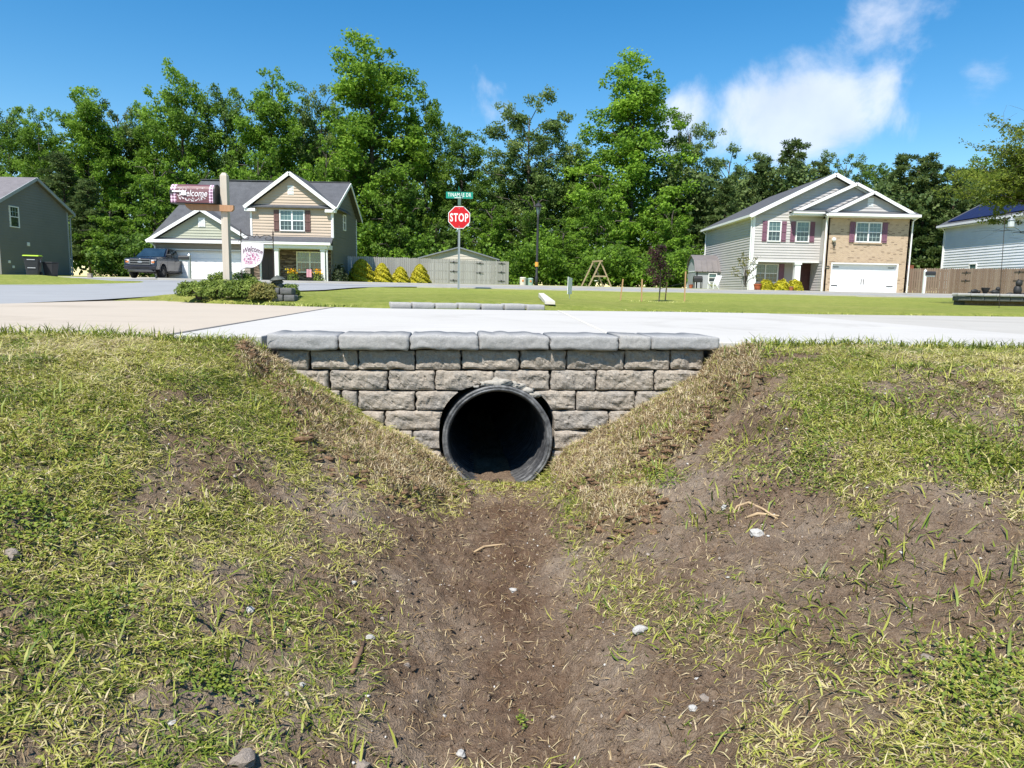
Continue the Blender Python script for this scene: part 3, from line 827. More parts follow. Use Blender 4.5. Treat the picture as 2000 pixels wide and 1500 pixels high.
def zg(x, y): return ground_z(x, np.minimum(y, yw(x) - .004))
N0 = 800000
cx = RNG.uniform(-3.0, 3.0, N0); cy = RNG.uniform(1.0, 3.9, N0)
cz = base_z(cx, cy)
u, v = to_px(cx, cy, cz)
keep = (u > -120) & (u < 2120) & (v < 1600) & (cy < yw(cx) + .05) & ~((np.abs(cx + .1) < 1.12) & (cy > yw(cx) - .012))
cx, cy, cz, u, v = [a[keep] for a in (cx, cy, cz, u, v)]
dd, ss, sp = masks(cx, cy, cz)
clump = fbm(cx * 11, cy * 11, 3, 71)
pg = np.clip((1 - dd) * sp, 0, 1) * sstep(.20, .52, clump + .18 * (sp - .5) + .12) * (1 - .88 * ss) * (.66 + .34 * (v < 1010))
r = RNG.random(len(cx))
sel = r < pg
gx_, gy_ = cx[sel], cy[sel]
tf = RNG.random(len(gx_)) < .085                                      # most blades grow in small rooted tufts
tx_, ty_ = np.repeat(gx_[tf], 8), np.repeat(gy_[tf], 8); tb_ = np.repeat(RNG.normal(0, .16, tf.sum()), 8)
sg_ = np.repeat(RNG.uniform(.004, .015, tf.sum()), 8)
loose = RNG.random(len(gx_)) < .36
gx_ = np.concatenate([gx_[loose], tx_ + RNG.normal(0, 1, len(tx_)) * sg_]); gy_ = np.concatenate([gy_[loose], np.minimum(ty_ + RNG.normal(0, 1, len(tx_)) * sg_, yw(tx_) - .014)])
tb_ = np.concatenate([np.zeros(loose.sum()), tb_]); in_t = np.arange(len(gx_)) >= loose.sum()
n = len(gx_)
patch = fbm(gx_ * 2.2, gy_ * 2.2, 3, 81)
tint = np.clip(.61 + (patch - .5) * 1.0 + tb_ + RNG.normal(0, .11, n), 0, 1)
old = RNG.random(n) < .19; tint = np.where(old, RNG.uniform(.8, 1, n), tint)
green = RNG.random(n) < sstep(.56, .74, fbm(gx_ * 5, gy_ * 5, 3, 87)) * .6
tint = np.where(green, RNG.uniform(.05, .4, n), tint)
Lb = RNG.uniform(.015, .046, n) * np.where(RNG.random(n) < .07, 1.6, 1)
Wb = RNG.uniform(.0015, .0036, n) * np.where(RNG.random(n) < .12, 1.5, 1)
lean0 = np.clip(np.where(in_t, RNG.normal(1.16, .27, n), RNG.normal(1.40, .12, n)), .1, 1.53); lean1 = np.clip(lean0 + RNG.uniform(0, .7, n), .2, 1.9)
az = np.where(in_t, RNG.uniform(0, 6.283, n), RNG.normal(0.2, 1.0, n) + np.where(RNG.random(n) < .5, math.pi, 0))
VG, FG, TG = blades(gx_, gy_, zg(gx_, gy_), Lb, Wb, az, lean0, lean1, tint, zg)
me = np_mesh('grass', VG, FG, M['grass'], {'tint': TG})
tag(link_mesh('grass', me), 'mown yellow-green grass thinly covering the ditch banks', 'grass', kind='stuff')
n_grass = n
# the same turf carried on beyond the worn part of the banks
NB = 45000
bx_g = RNG.uniform(-5.2, 7.5, NB); by_g = RNG.uniform(-2.0, 4.3, NB)
ok = (np.abs(bx_g) > .78 * np.maximum(by_g, .9)) & (np.abs(bx_g) > .75) & (by_g < yw(bx_g) - .01)
bx_g, by_g = bx_g[ok], by_g[ok]; n = len(bx_g)
VB, FB, TBn = blades(bx_g, by_g, base_z(bx_g, by_g), RNG.uniform(.03, .06, n), RNG.uniform(.005, .009, n), RNG.uniform(0, 6.3, n), np.clip(RNG.normal(1.0, .3, n), .1, 1.5), np.clip(RNG.normal(1.3, .3, n), .2, 1.8), np.clip(RNG.normal(.5, .2, n), 0, 1))
tag(link_mesh('verge_grass', np_mesh('verge_grass', VB, FB, M['grass'], {'tint': TBn})), 'mown grass on either side of the ditch', 'grass', kind='stuff')
# longer fresh blades along the concrete edge and in tufts
ex = np.concatenate([RNG.uniform(-2.8, -1.15, 1500), RNG.uniform(1.25, 3.1, 1900)])
ey = yw(ex) + RNG.normal(-.035, .035, len(ex))
tuft = [(-.98, 3.05, .07, 90), (-.9, 2.75, .09, 130), (-.72, 3.0, .06, 60), (1.18, 3.32, .08, 150), (.62, 3.0, .07, 120), (.95, 2.62, .08, 110), (.7, 2.25, .1, 90), (-1.3, 1.9, .12, 150), (-1.45, 2.2, .1, 110),
        (1.55, 2.1, .14, 200), (1.35, 2.45, .12, 160), (1.0, 1.75, .1, 70), (.78, 1.6, .08, 40), (1.15, 1.55, .1, 70), (.42, 1.75, .06, 25), (-.55, 1.7, .08, 50), (-.75, 1.55, .1, 60), (.1, 1.45, .02, 12), (.25, 2.05, .05, 24),
        (1.7, 2.9, .12, 160), (.55, 2.72, .05, 60), (.30, 2.45, .06, 30), (1.5, 1.95, .12, 120), (.9, 1.38, .1, 60), (-.9, 1.32, .12, 80), (-.35, 1.36, .08, 30), (.62, 1.36, .1, 40)]
for (a, b, s_, c) in tuft:
    ex = np.concatenate([ex, RNG.normal(a, s_, c)]); ey = np.concatenate([ey, RNG.normal(b, s_ * .8, c)])
ok = ey < yw(ex) + .03; ex, ey = ex[ok], ey[ok]
n = len(ex)
tall = np.clip(RNG.uniform(.035, .095, n), 0, .12)
V1, F1, T1 = blades(ex, ey, zg(ex, np.minimum(ey, yw(ex) - .002)), tall, RNG.uniform(.003, .0062, n), RNG.uniform(0, 6.3, n), np.clip(RNG.normal(.75, .35, n), .05, 1.4), np.clip(RNG.normal(1.15, .4, n), .2, 1.9), np.clip(RNG.normal(.36, .17, n), 0, .95), None)
me = np_mesh('grass_tufts', V1, F1, M['grass'], {'tint': T1})
tag(link_mesh('grass_tufts', me), 'longer green grass tufts along the slab edge and on the banks', 'grass', kind='stuff')
# small round-leaved weeds
qx, qy = [], []
for (u_, v_, ru, rv, c) in ((60, 1020, 120, 45, 900), (230, 1190, 60, 30, 160), (1560, 905, 120, 40, 700), (1880, 905, 100, 45, 500), (1900, 1330, 120, 60, 480), (1020, 1410, 14, 8, 30), (430, 1330, 70, 25, 220), (1300, 940, 40, 22, 160), (1720, 790, 160, 40, 500), (150, 860, 120, 40, 450)):
    k_ = 0
    Yc = np.clip((base_z(np.array([0.0]), np.array([2.0]))[0]) * 0 + 2.0, 1, 3)
    lo, hi = .9, 3.5
    for _ in range(30):
        mid_ = (lo + hi) / 2; p_ = P(u_, v_, mid_)
        if p_.z > float(base_z(np.array([p_.x]), np.array([p_.y]))[0]): lo = mid_
        else: hi = mid_
    p_ = P(u_, v_, lo); qx.append(RNG.normal(p_.x, ru * .5 * lo / FPX, c)); qy.append(RNG.normal(p_.y, rv * .5 * lo / FPX * 2.6, c))
qx = np.concatenate(qx); qy = np.concatenate(qy); qy = np.minimum(qy, yw(qx) - .03); n = len(qx)
nrm = RNG.standard_normal((n, 3)) * .35 + np.array([0, -.2, 1.0]); nrm /= np.linalg.norm(nrm, axis=1)[:, None]
rr_ = RNG.standard_normal((n, 3)); t_ = np.cross(nrm, rr_); t_ /= np.linalg.norm(t_, axis=1)[:, None]; b_ = np.cross(nrm, t_)
h_ = RNG.uniform(.003, .0062, n)[:, None]; C_ = np.stack([qx, qy, zg(qx, qy) + RNG.uniform(.006, .024, n)], -1)
V1 = np.stack([C_ - b_ * h_, C_ + t_ * h_ * .8, C_ + b_ * h_, C_ - t_ * h_ * .8], 1).reshape(-1, 3)
me = np_mesh('clover', V1, np.arange(n * 4).reshape(-1, 4), M['grass'], {'tint': np.repeat(RNG.uniform(.05, .42, n), 4)})
tag(link_mesh('clover', me), 'patches of small bright clover among the grass', 'clover', kind='stuff')
# straw, clippings
ps = np.clip(ss * 1.0 + (1 - ss) * (.13 + .16 * (1 - dd)) * (.4 + clump), 0, 1)
sel = RNG.random(len(cx)) < np.where(ss > .3, ps * .8, ps * .55)
sx, sy = cx[sel], cy[sel]; n = len(sx); s_in = ss[sel]
T = np.where(RNG.random(n) < .3, RNG.uniform(0, .4, n), RNG.uniform(.3, 1, n)) * np.where(s_in > .3, 1.0, .72)
lean0 = np.where(s_in > .4, np.clip(RNG.normal(.95, .35, n), .1, 1.5), np.clip(RNG.normal(1.4, .12, n), .9, 1.56)); lean1 = np.clip(lean0 + RNG.uniform(0, .6, n), .3, 1.85)
V2, F2, T2 = blades(sx, sy, zg(sx, sy), RNG.uniform(.010, .046, n), RNG.uniform(.0010, .0028, n), RNG.uniform(0, 6.3, n), lean0, lean1, T, zg, .003)
me = np_mesh('dry_grass', V2, F2, M['straw'], {'tint': T2})
tag(link_mesh('dry_grass', me), 'tan dead grass and clippings matted on sod and soil', 'dry grass', kind='stuff')
# lawns beyond the driveway
N1 = 100000
lx = RNG.uniform(-1, 1, N1); ly = 8.6 + 17.6 * RNG.random(N1) ** 1.6
lx = lx * (.78 * ly + .5)
edge = np.interp(lx, EDGE_X, EDGE_Y)
ok = (((lx > -5.0) & (ly > edge + .03)) | ((lx < -12.8) & (ly > 8))) & (ly < 26.4)
lx, ly = lx[ok], ly[ok]; n = len(lx)
sc_ = .55 + .45 * ly / 16
T = np.clip(.5 + (fbm(lx * .9, ly * .9, 4, 91) - .5) * 1.4 + (fbm(lx * 5, ly * 3, 3, 95) - .5) * 1.0 + RNG.normal(0, .28, n), 0, 1)
edge = np.interp(lx, EDGE_X, EDGE_Y)
tallk = np.where((ly - edge < .25) & (lx < -2.4), 1.35, 1.0)
V3, F3, T3 = blades(lx, ly, zg(lx, ly), RNG.uniform(.025, .075, n) * sc_ * tallk, RNG.uniform(.008, .016, n) * sc_ * 1.6, RNG.uniform(0, 6.3, n), np.clip(RNG.normal(.6, .3, n), 0, 1.3), np.clip(RNG.normal(1.0, .35, n), .2, 1.7), T)
me = np_mesh('lawn_grass', V3, F3, M['lawn_blade'], {'tint': T3})
tag(link_mesh('lawn_grass', me), 'sunlit yellow-green lawn beyond the driveway', 'grass', kind='stuff')
N2 = 26000
lx = RNG.uniform(-45, 45, N2); ly = 34.8 + RNG.random(N2) * 24
ok = ~(((lx > -28.6) & (lx < -23.8)) | ((lx > -23.8) & (lx < -17.7)) | ((lx > 22) & (lx < 27.6))) & ((ly < 47) | (np.abs(lx - 5) < 11))
lx, ly = lx[ok], ly[ok]; n = len(lx)
V3, F3, T3 = blades(lx, ly, zg(lx, ly), RNG.uniform(.06, .13, n), RNG.uniform(.03, .05, n), RNG.uniform(0, 6.3, n), np.clip(RNG.normal(.4, .3, n), 0, 1.2), np.clip(RNG.normal(.8, .35, n), .2, 1.6), np.clip(RNG.normal(.5, .2, n), 0, 1))
me = np_mesh('front_yard_grass', V3, F3, M['lawn_blade'], {'tint': T3})
tag(link_mesh('front_yard_grass', me), 'front yard grass across the cross street', 'grass', kind='stuff')

# ------------------------------------------------------------------ stones, clods, sticks
def stone_mesh(name, m, seed, amp=.35, sub=2):
    vs, fs = blob((0, 0, 0), 1, seed, amp=amp)
    me = bpy.data.meshes.new(name); me.from_pydata(vs, [], fs); me.materials.append(m)
    return me
M['stone_white'] = pmat('white_limestone', (.60, .58, .54), (.46, .44, .40), 3, .9, .5, 9, bdist=.1)
M['stone_tan'] = pmat('tan_stone', (.36, .30, .25), (.25, .21, .17), 3, .9, .5, 9, bdist=.1)
M['clod'] = pmat('dark_soil_clod', (.085, .055, .038), (.13, .09, .065), 3, .95, .7, 8, bdist=.15)
def ground_at_px(u, v):
    lo, hi = .9, 3.5
    for _ in range(40):
        mid = (lo + hi) / 2; p = P(u, v, mid)
        if p.z > float(base_z(p.x, p.y)): lo = mid
        else: hi = mid
    return P(u, v, (lo + hi) / 2)
STONES = [(1477, 1040, 13, 'stone_white', 'white angular stone on bare soil of the right bank'), (900, 1472, 11, 'stone_white', 'white oval pebble at the bottom of the ditch near the camera'),
          (1248, 1238, 14, 'stone_white', 'pale rounded stone right of the ditch bed'), (488, 1193, 9, 'stone_white', 'white chip of stone in the left grass'),
          (722, 1243, 8, 'stone_white', 'white pebble beside the brown stick'), (591, 1340, 7, 'stone_white', 'small white pebble in the lower left grass'),
          (335, 1408, 9, 'stone_white', 'white pebble low in the left grass'), (22, 1078, 17, 'stone_tan', 'tan stone at the left edge of the bank'),
          (478, 1490, 24, 'stone_tan', 'large tan stone at the bottom edge left of the ditch'), (706, 1478, 17, 'stone_tan', 'grey-brown stone at the bottom of the ditch'),
          (1415, 988, 8, 'stone_white', 'white flat stone on the upper right bare patch'), (1003, 1158, 7, 'stone_white', 'white crumb of rock in the middle of the ditch bed'),
          (795, 1300, 7, 'stone_tan', 'tan pebble left of the ditch centre'), (690, 1128, 6, 'stone_white', 'thin white chip near the left soil edge'),
          (1376, 1358, 10, 'stone_tan', 'rounded tan pebble on the right near the camera'), (1352, 1392, 9, 'stone_white', 'pale pebble low on the right bank'),
          (1812, 1275, 13, 'stone_tan', 'tan stone in the right hand sparse grass'), (970, 925, 9, 'clod', 'small brown clod in front of the pipe mouth')]
sm_ = {k_: [stone_mesh('stone', M[k_], i * 3 + 1, .5) for i in range(3)] for k_ in ('stone_white', 'stone_tan', 'clod')}
for i, (u_, v_, r_, mk, lb) in enumerate(STONES):
    p = ground_at_px(u_, v_ + r_ * .3); rr = r_ * p.y / FPX
    o = link_mesh('stone', sm_[mk][i % 3]); o.location = (p.x, p.y, Gz(p.x, p.y) + rr * .28); o.scale = (rr * 1.15, rr * .9, rr * .62); o.rotation_euler = (.2, .1, i * 1.7)
    tag(o, lb, 'stone', 'loose stones in the ditch')
# clods and gravel nobody could count
def scatter_lumps(name, n, rlo, rhi, m, prob, label, seed):
    vs, fs = blob((0, 0, 0), 1, seed, amp=.5)
    bm = bmesh.new(); bmesh.ops.create_icosphere(bm, subdivisions=1, radius=1)
    bv = np.array([v.co[:] for v in bm.verts]); bf = np.array([[v.index for v in f.verts] for f in bm.faces]); bm.free()
    x = RNG.uniform(-2.4, 2.4, n * 6); y = RNG.uniform(1.05, 3.4, n * 6); z = base_z(x, y)
    u, v = to_px(x, y, z); d, s, sp_ = masks(x, y, z)
    k_ = (u > -30) & (u < 2030) & (v < 1540) & (y < yw(x) - .05) & (RNG.random(n * 6) < prob(d, s, sp_))
    x, y = x[k_][:n], y[k_][:n]; n2 = len(x); z = zg(x, y)
    r = rlo * (rhi / rlo) ** (RNG.random(n2) ** 2.2)
    V = bv[None] * (1 + .34 * RNG.standard_normal((n2, len(bv), 1))) * (r[:, None, None] * RNG.uniform(.7, 1.3, (n2, 1, 3)))
    V[:, :, 2] *= .7
    V += np.stack([x, y, z + r * .25], -1)[:, None, :]
    Fq = (bf[None] + (np.arange(n2) * len(bv))[:, None, None]).reshape(-1, 3)
    me = np_mesh(name, V.reshape(-1, 3), Fq, m)
    tag(link_mesh(name, me), label, kind='stuff')
scatter_lumps('soil_clods', 6000, .0014, .0095, M['ground'], lambda d, s, sp_: d * .9 + .12, 'brown crumbs of soil on the ditch bed', 3)
scatter_lumps('gravel', 420, .0022, .007, M['stone_tan'], lambda d, s, sp_: d * .8 + (sp_ < .7) * .3 + .05, 'fine tan gravel mixed into the soil', 4)
scatter_lumps('pale_gravel', 160, .002, .006, M['stone_white'], lambda d, s, sp_: d * .8 + .15, 'fine white gravel mixed into the soil', 5)
# torn turf and root clods along the cut edges of the sod
rng = np.random.default_rng(8)
V_, F_ = [], []; nb_ = 0; PT_ = []
for line_, cnt in (([(1085, 952), (1180, 968), (1262, 915), (1330, 862), (1400, 800), (1492, 716)], 190), ([(1130, 1034), (1200, 1046), (1275, 1018), (1290, 985)], 80), ([(455, 680), (505, 720), (545, 775), (600, 880), (760, 975), (885, 985)], 160), ([(880, 930), (900, 960), (1000, 955), (1080, 945)], 30)):
    seg = np.array(line_, float)
    for k_ in range(cnt):
        t = rng.uniform(0, len(seg) - 1.001); i = int(t); q = seg[i] * (1 - t + i) + seg[i + 1] * (t - i) + rng.normal(0, 9, 2)
        p = ground_at_px(*q)
        if p.y > yw(p.x) - .05: continue
        PT_.append(p); continue
        V_ += vs; F_ += [tuple(a + nb_ for a in f) for f in fs]; nb_ += len(vs)
pz_ = zg(np.array([p.x for p in PT_]), np.array([p.y for p in PT_]))
for k_, p in enumerate(PT_):
    vs, fs = blob((p.x, p.y, pz_[k_]), rng.uniform(.003, .013) * (1.5 if k_ % 17 == 0 else 1), k_ * 1.7, amp=1.5, sq=(rng.uniform(.8, 2.4), rng.uniform(.7, 1.4), rng.uniform(.35, .8)))
    V_ += vs; F_ += [tuple(a + nb_ for a in f) for f in fs]; nb_ += len(vs)
me = np_mesh('torn_turf', np.array(V_), np.array(F_), pmat('rooty_turf', (.15, .085, .045), (.30, .19, .11), 90, .95, .8, 300))
tag(link_mesh('torn_turf', me), 'torn brown turf and root crumbs along the cut sod edges', kind='stuff')
M['stick'] = pmat('dead_wood', (.20, .12, .07), (.11, .065, .04), 12, .9, .4, 60)
M['root'] = pmat('dry_root', (.46, .34, .20), (.33, .23, .13), 14, .9)
def stick(pxs, r_, m, name, label):
    pts = []
    for i, (u_, v_) in enumerate(pxs):
        p = ground_at_px(u_, v_); pts.append((p.x, p.y, Gz(p.x, p.y) + r_ * .6 + .002))
    n_ = len(pts)
    o = MB().tube(pts, [r_ * (1 - .6 * abs(2 * i / (n_ - 1) - .8)) + .0008 for i in range(n_)], 6).build(name, m, smooth=True)
    tag(o, label, name.replace('_', ' '))
stick([(688, 1322), (694, 1300), (704, 1278), (712, 1260)], .0085, M['stick'], 'stick', 'short brown stick lying left of the ditch bed')
stick([(1203, 1430), (1218, 1418), (1232, 1405)], .006, M['stick'], 'stick', 'thin brown stick low on the right side')
stick([(1432, 1000), (1440, 990), (1462, 988), (1490, 998), (1515, 1004), (1540, 1018)], .004, M['root'], 'dry_root', 'pale dry root lying on the bare right bank')
stick([(1455, 1012), (1480, 1003), (1500, 1000), (1522, 1006)], .005, M['root'], 'dry_root', 'short tan root beside the longer dry root')
stick([(926, 1078), (945, 1068), (968, 1064), (986, 1066)], .005, M['root'], 'corn_husk', 'small pale husk lying in the ditch bed')
# ------------------------------------------------------------------ builders for houses
class Wall:
    """a vertical plane: s runs along it, d out of it"""
    def __init__(s, O, S, N): s.O, s.S, s.N = Vector(O), Vector(S), Vector(N)
    def p(s, a, z, d=0): q = s.O + s.S * a + s.N * d; return (q.x, q.y, z)
    def box(s, mb, a0, a1, z0, z1, d0, d1):
        return mb.hexa([s.p(a0, z0, d0), s.p(a1, z0, d0), s.p(a1, z0, d1), s.p(a0, z0, d1), s.p(a0, z1, d0), s.p(a1, z1, d0), s.p(a1, z1, d1), s.p(a0, z1, d1)])
def front(Y): return Wall((0, Y, 0), (1, 0, 0), (0, -1, 0))
def side_l(X): return Wall((X, 0, 0), (0, 1, 0), (-1, 0, 0))      # faces -X
def side_r(X): return Wall((X, 0, 0), (0, 1, 0), (1, 0, 0))       # faces +X

def span(poly, z):
    xs = []
    n = len(poly)
    for i in range(n):
        (a, za), (b, zb) = poly[i], poly[(i + 1) % n]
        if (za <= z <= zb) or (zb <= z <= za):
            if abs(zb - za) < 1e-9: xs += [a, b]
            else: xs.append(a + (b - a) * (z - za) / (zb - za))
    return (min(xs), max(xs)) if xs else None
def lap_wall(w, poly, m, parent, course=.19, lip=.036, name='siding', thick=.12):
    """lapped boards following a convex outline, each course a real step"""
    mb = MB()
    z0 = min(z for _, z in poly); z1 = max(z for _, z in poly)
    z = z0
    while z < z1 - .01:
        zt = min(z + course, z1 - .002)
        a, b = span(poly, z + .001), span(poly, zt - .001)
        if a and b:
            mb.quad(w.p(a[0], z, lip), w.p(a[1], z, lip), w.p(b[1], zt, .002), w.p(b[0], zt, .002))
            mb.quad(w.p(a[0], z, 0), w.p(a[1], z, 0), w.p(a[1], z, lip), w.p(a[0], z, lip))
        z = zt
    A = [w.p(a, z, -.001) for a, z in poly]; B = [w.p(a, z, -thick) for a, z in poly]
    mb.loft(A, B)
    return mb.build(name, m, parent)
def trim(w, parent, rects, m=None, name='corner_trim', d0=0.0, d1=.055):
    for (a0, a1, z0, z1) in rects:
        mb = MB(); w.box(mb, a0, a1, z0, z1, d0, d1); mb.build(name, m or M['white_trim'], parent)
def window(w, parent, a0, a1, z0, z1, panes=1, grid='both', d=.042, gl=None, fr=.075, lower='glass_dark'):
    mb = MB(); g0 = M[gl or 'glass']
    w.box(mb, a0, a1, z0, z0 + fr, 0, d + .05); w.box(mb, a0, a1, z1 - fr, z1, 0, d + .05)
    w.box(mb, a0, a0 + fr, z0 + fr, z1 - fr, 0, d + .049); w.box(mb, a1 - fr, a1, z0 + fr, z1 - fr, 0, d + .049)
    inner = []
    pw = (a1 - a0 - 2 * fr - (panes - 1) * fr * 1.3) / panes
    for k_ in range(panes):
        s0 = a0 + fr + k_ * (pw + fr * 1.3); inner.append((s0, s0 + pw))
        if k_ < panes - 1: w.box(mb, s0 + pw, s0 + pw + fr * 1.3, z0 + fr, z1 - fr, 0, d + .045)
    zm = (z0 + z1) / 2
    for s0, s1 in inner: w.box(mb, s0, s1, zm - fr * .4, zm + fr * .4, 0, d + .035)
    win = mb.build('window', M['white_trim'], parent)
    for s0, s1 in inner:
        for (q0, q1, low) in ((z0 + fr, zm - fr * .4, 1), (zm + fr * .4, z1 - fr, 0)):
            mb = MB(); w.box(mb, s0 + .002, s1 - .002, q0 + .002, q1 - .002, .002, d); mb.build('pane', M[lower] if low else g0, win)
            if grid == 'both' or (grid == 'top' and not low):
                mb = MB(); b_ = .012
                for t in (1 / 3, 2 / 3):
                    c = s0 + (s1 - s0) * t; w.box(mb, c - b_, c + b_, q0 + .004, q1 - .004, d + .001, d + .009)
                c = (q0 + q1) / 2; w.box(mb, s0 + .004, s1 - .004, c - b_, c + b_, d + .0015, d + .0085)
                mb.build('muntin', M['muntin'], win)
    return win
M['muntin'] = pmat('pale_muntin', (.42, .52, .50), (.36, .46, .44), 5, .6)
def shutter(w, parent, a0, a1, z0, z1, m):
    mb = MB()
    n_ = 3; wd = (a1 - a0) / n_
    for k_ in range(n_): w.box(mb, a0 + k_ * wd + .006, a0 + (k_ + 1) * wd - .006, z0, z1, .038, .065)
    o = mb.build('shutter', m, parent)
    for c in (z0 + .16, (z0 + z1) / 2, z1 - .16):
        mb = MB(); w.box(mb, a0 + .01, a1 - .01, c - .05, c + .05, .0655, .088); mb.build('batten', m, o)
def garage_door(w, parent, a0, a1, z0, z1, rows=4, cols=8, d=-.22):
    mb = MB(); w.box(mb, a0, a1, z0, z1, d - .05, d); o = mb.build('garage_door', M['white_door'], parent)
    rh = (z1 - z0) / rows; cw = (a1 - a0) / cols
    for r_ in range(rows):
        for c in range(cols):
            mb = MB(); w.box(mb, a0 + c * cw + .07, a0 + (c + 1) * cw - .07, z0 + r_ * rh + .09, z0 + (r_ + 1) * rh - .08, d + .0005, d + .014); mb.build('door_panel', M['white_door'], o, bevel=.012)
        if r_: 
            mb = MB(); w.box(mb, a0, a1, z0 + r_ * rh - .01, z0 + r_ * rh + .006, d + .0006, d + .006); mb.build('section_joint', M['joint_grey'], o)
    return o
M['joint_grey'] = pmat('door_joint', (.55, .56, .57), None, 3, .6)
def roof_plane(parent, pts, m, thick=.12, name='roof'):
    """pts: a planar polygon seen from above; it gets thickness downwards"""
    P_ = [Vector(p) for p in pts]
    mb = MB(); mb.loft([(p.x, p.y, p.z - thick) for p in P_], [tuple(p) for p in P_])
    return mb.build(name, m, parent)
def beam(parent, a, b, w_, h, m, name, up=Vector((0, 0, 1))):
    a, b = Vector(a), Vector(b); t = (b - a).normalized(); s = t.cross(up).normalized() * (w_ / 2); u_ = s.cross(t).normalized() * (h / 2)
    if u_.z < 0: u_ = -u_
    mb = MB(); mb.hexa([a - s - u_, b - s - u_, b + s - u_, a + s - u_, a - s + u_, b - s + u_, b + s + u_, a + s + u_]); return mb.build(name, m, parent)
def downspout(parent, pts, m=None, r_=.05):
    return MB().tube(pts, r_, 6).build('downspout', m or M['white_trim'], parent)
def louvre(w, parent, a0, a1, z0, z1):
    mb = MB(); w.box(mb, a0, a1, z0, z1, .0, .03); o = mb.build('gable_vent', M['white_trim'], parent)
    n_ = 6
    for k_ in range(n_):
        z = z0 + .05 + (z1 - z0 - .1) * k_ / n_
        mb = MB(); w.box(mb, a0 + .05, a1 - .05, z, z + (z1 - z0) / n_ * .45, .0305, .05); mb.build('slat', M['white_trim'], o)

# ================================================================== tan house
z0 = .50
H1 = empty('house', (-18, 48, z0), 'tan two-storey house with sage garage gable and dark shingle roof behind the truck', 'house')
f48 = front(48.0)
# garage wing
lap_wall(f48, [(-23.95, 2.42), (-17.6, 2.42), (-17.6, 3.05), (-23.95, 3.05)], M['sid_taupe'], H1)
lap_wall(f48, [(-23.95, z0 - .1), (-23.22, z0 - .1), (-23.22, 2.42), (-23.95, 2.42)], M['sid_taupe'], H1)
lap_wall(f48, [(-18.05, z0 - .1), (-17.6, z0 - .1), (-17.6, 2.42), (-18.05, 2.42)], M['sid_taupe'], H1)
trim(f48, H1, [(-23.30, -23.20, z0, 2.40), (-18.07, -17.97, z0, 2.40), (-23.30, -17.97, 2.40, 2.50)], name='door_casing', d1=.03)
garage_door(f48, H1, -23.2, -18.07, z0 - .02, 2.40, 4, 8)
lap_wall(Wall((0, 47.92, 0), (1, 0, 0), (0, -1, 0)), [(-23.6, 3.2), (-17.7, 3.2), (-20.65, 4.95)], M['sid_sage'], H1, course=.18)
roof_plane(H1, [(-24.15, 47.55, 3.06), (-17.2, 47.55, 3.06), (-17.2, 47.93, 3.24), (-24.15, 47.93, 3.24)], M['shingle'], .06, 'pent_roof')
beam(H1, (-24.2, 47.52, 2.98), (-17.3, 47.52, 2.98), .10, .20, M['white_trim'], 'gutter')
mb = MB(); mb.box(-24.1, -17.4, 47.58, 48.0, 2.96, 2.995); mb.build('soffit', M['white_trim'], H1)
for sx in (-1, 1):
    e = (-20.65 + sx * 3.62, 3.04)
    roof_plane(H1, [(-20.65, 47.6, 5.18), (e[0], 47.6, e[1]), (e[0], 51.5, e[1]), (-20.65, 51.5, 5.18)], M['shingle'], .08)
    beam(H1, (-20.65, 47.57, 5.07), (e[0], 47.57, e[1] - .11), .06, .20, M['white_trim'], 'rake_board')
louvre(Wall((0, 47.89, 0), (1, 0, 0), (0, -1, 0)), H1, -20.9, -20.45, 3.95, 4.55)
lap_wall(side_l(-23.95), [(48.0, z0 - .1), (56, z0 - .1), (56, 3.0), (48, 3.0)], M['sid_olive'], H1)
downspout(H1, [(-24.0, 47.55, 2.9), (-23.85, 47.9, 2.65), (-23.85, 47.93, z0)])
# two-storey front
lap_wall(f48, [(-17.4, 3.36), (-12.1, 3.36), (-12.1, 5.42), (-14.78, 7.35), (-17.4, 5.42)], M['sid_tan'], H1)
trim(f48, H1, [(-17.5, -17.38, 3.36, 5.4), (-12.16, -12.02, 3.36, 5.4)])
window(f48, H1, -15.56, -13.9, 3.80, 5.18, 2, 'both')
shutter(f48, H1, -15.94, -15.6, 3.78, 5.16, M['shutter_brown']); shutter(f48, H1, -13.86, -13.52, 3.78, 5.16, M['shutter_brown'])
louvre(f48, H1, -15.0, -14.6, 6.15, 6.75)
for sx in (-1, 1):
    e = (-14.78 + sx * 3.0, 5.38)
    roof_plane(H1, [(-14.78, 47.64, 7.62), (e[0], 47.64, e[1]), (e[0], 52.0, e[1]), (-14.78, 52.0, 7.62)], M['shingle'], .08)
    beam(H1, (-14.78, 47.61, 7.50), (e[0], 47.61, e[1] - .12), .06, .22, M['white_trim'], 'rake_board')
    mb = MB(); mb.box(min(e[0], e[0] - sx * .72), max(e[0], e[0] - sx * .72), 47.66, 48.0, e[1] - .36, e[1] - .16); mb.build('cornice_return', M['white_trim'], H1, bevel=.03)
downspout(H1, [(-11.95, 47.6, 5.15), (-12.02, 47.9, 4.95), (-12.02, 47.93, 3.42)])
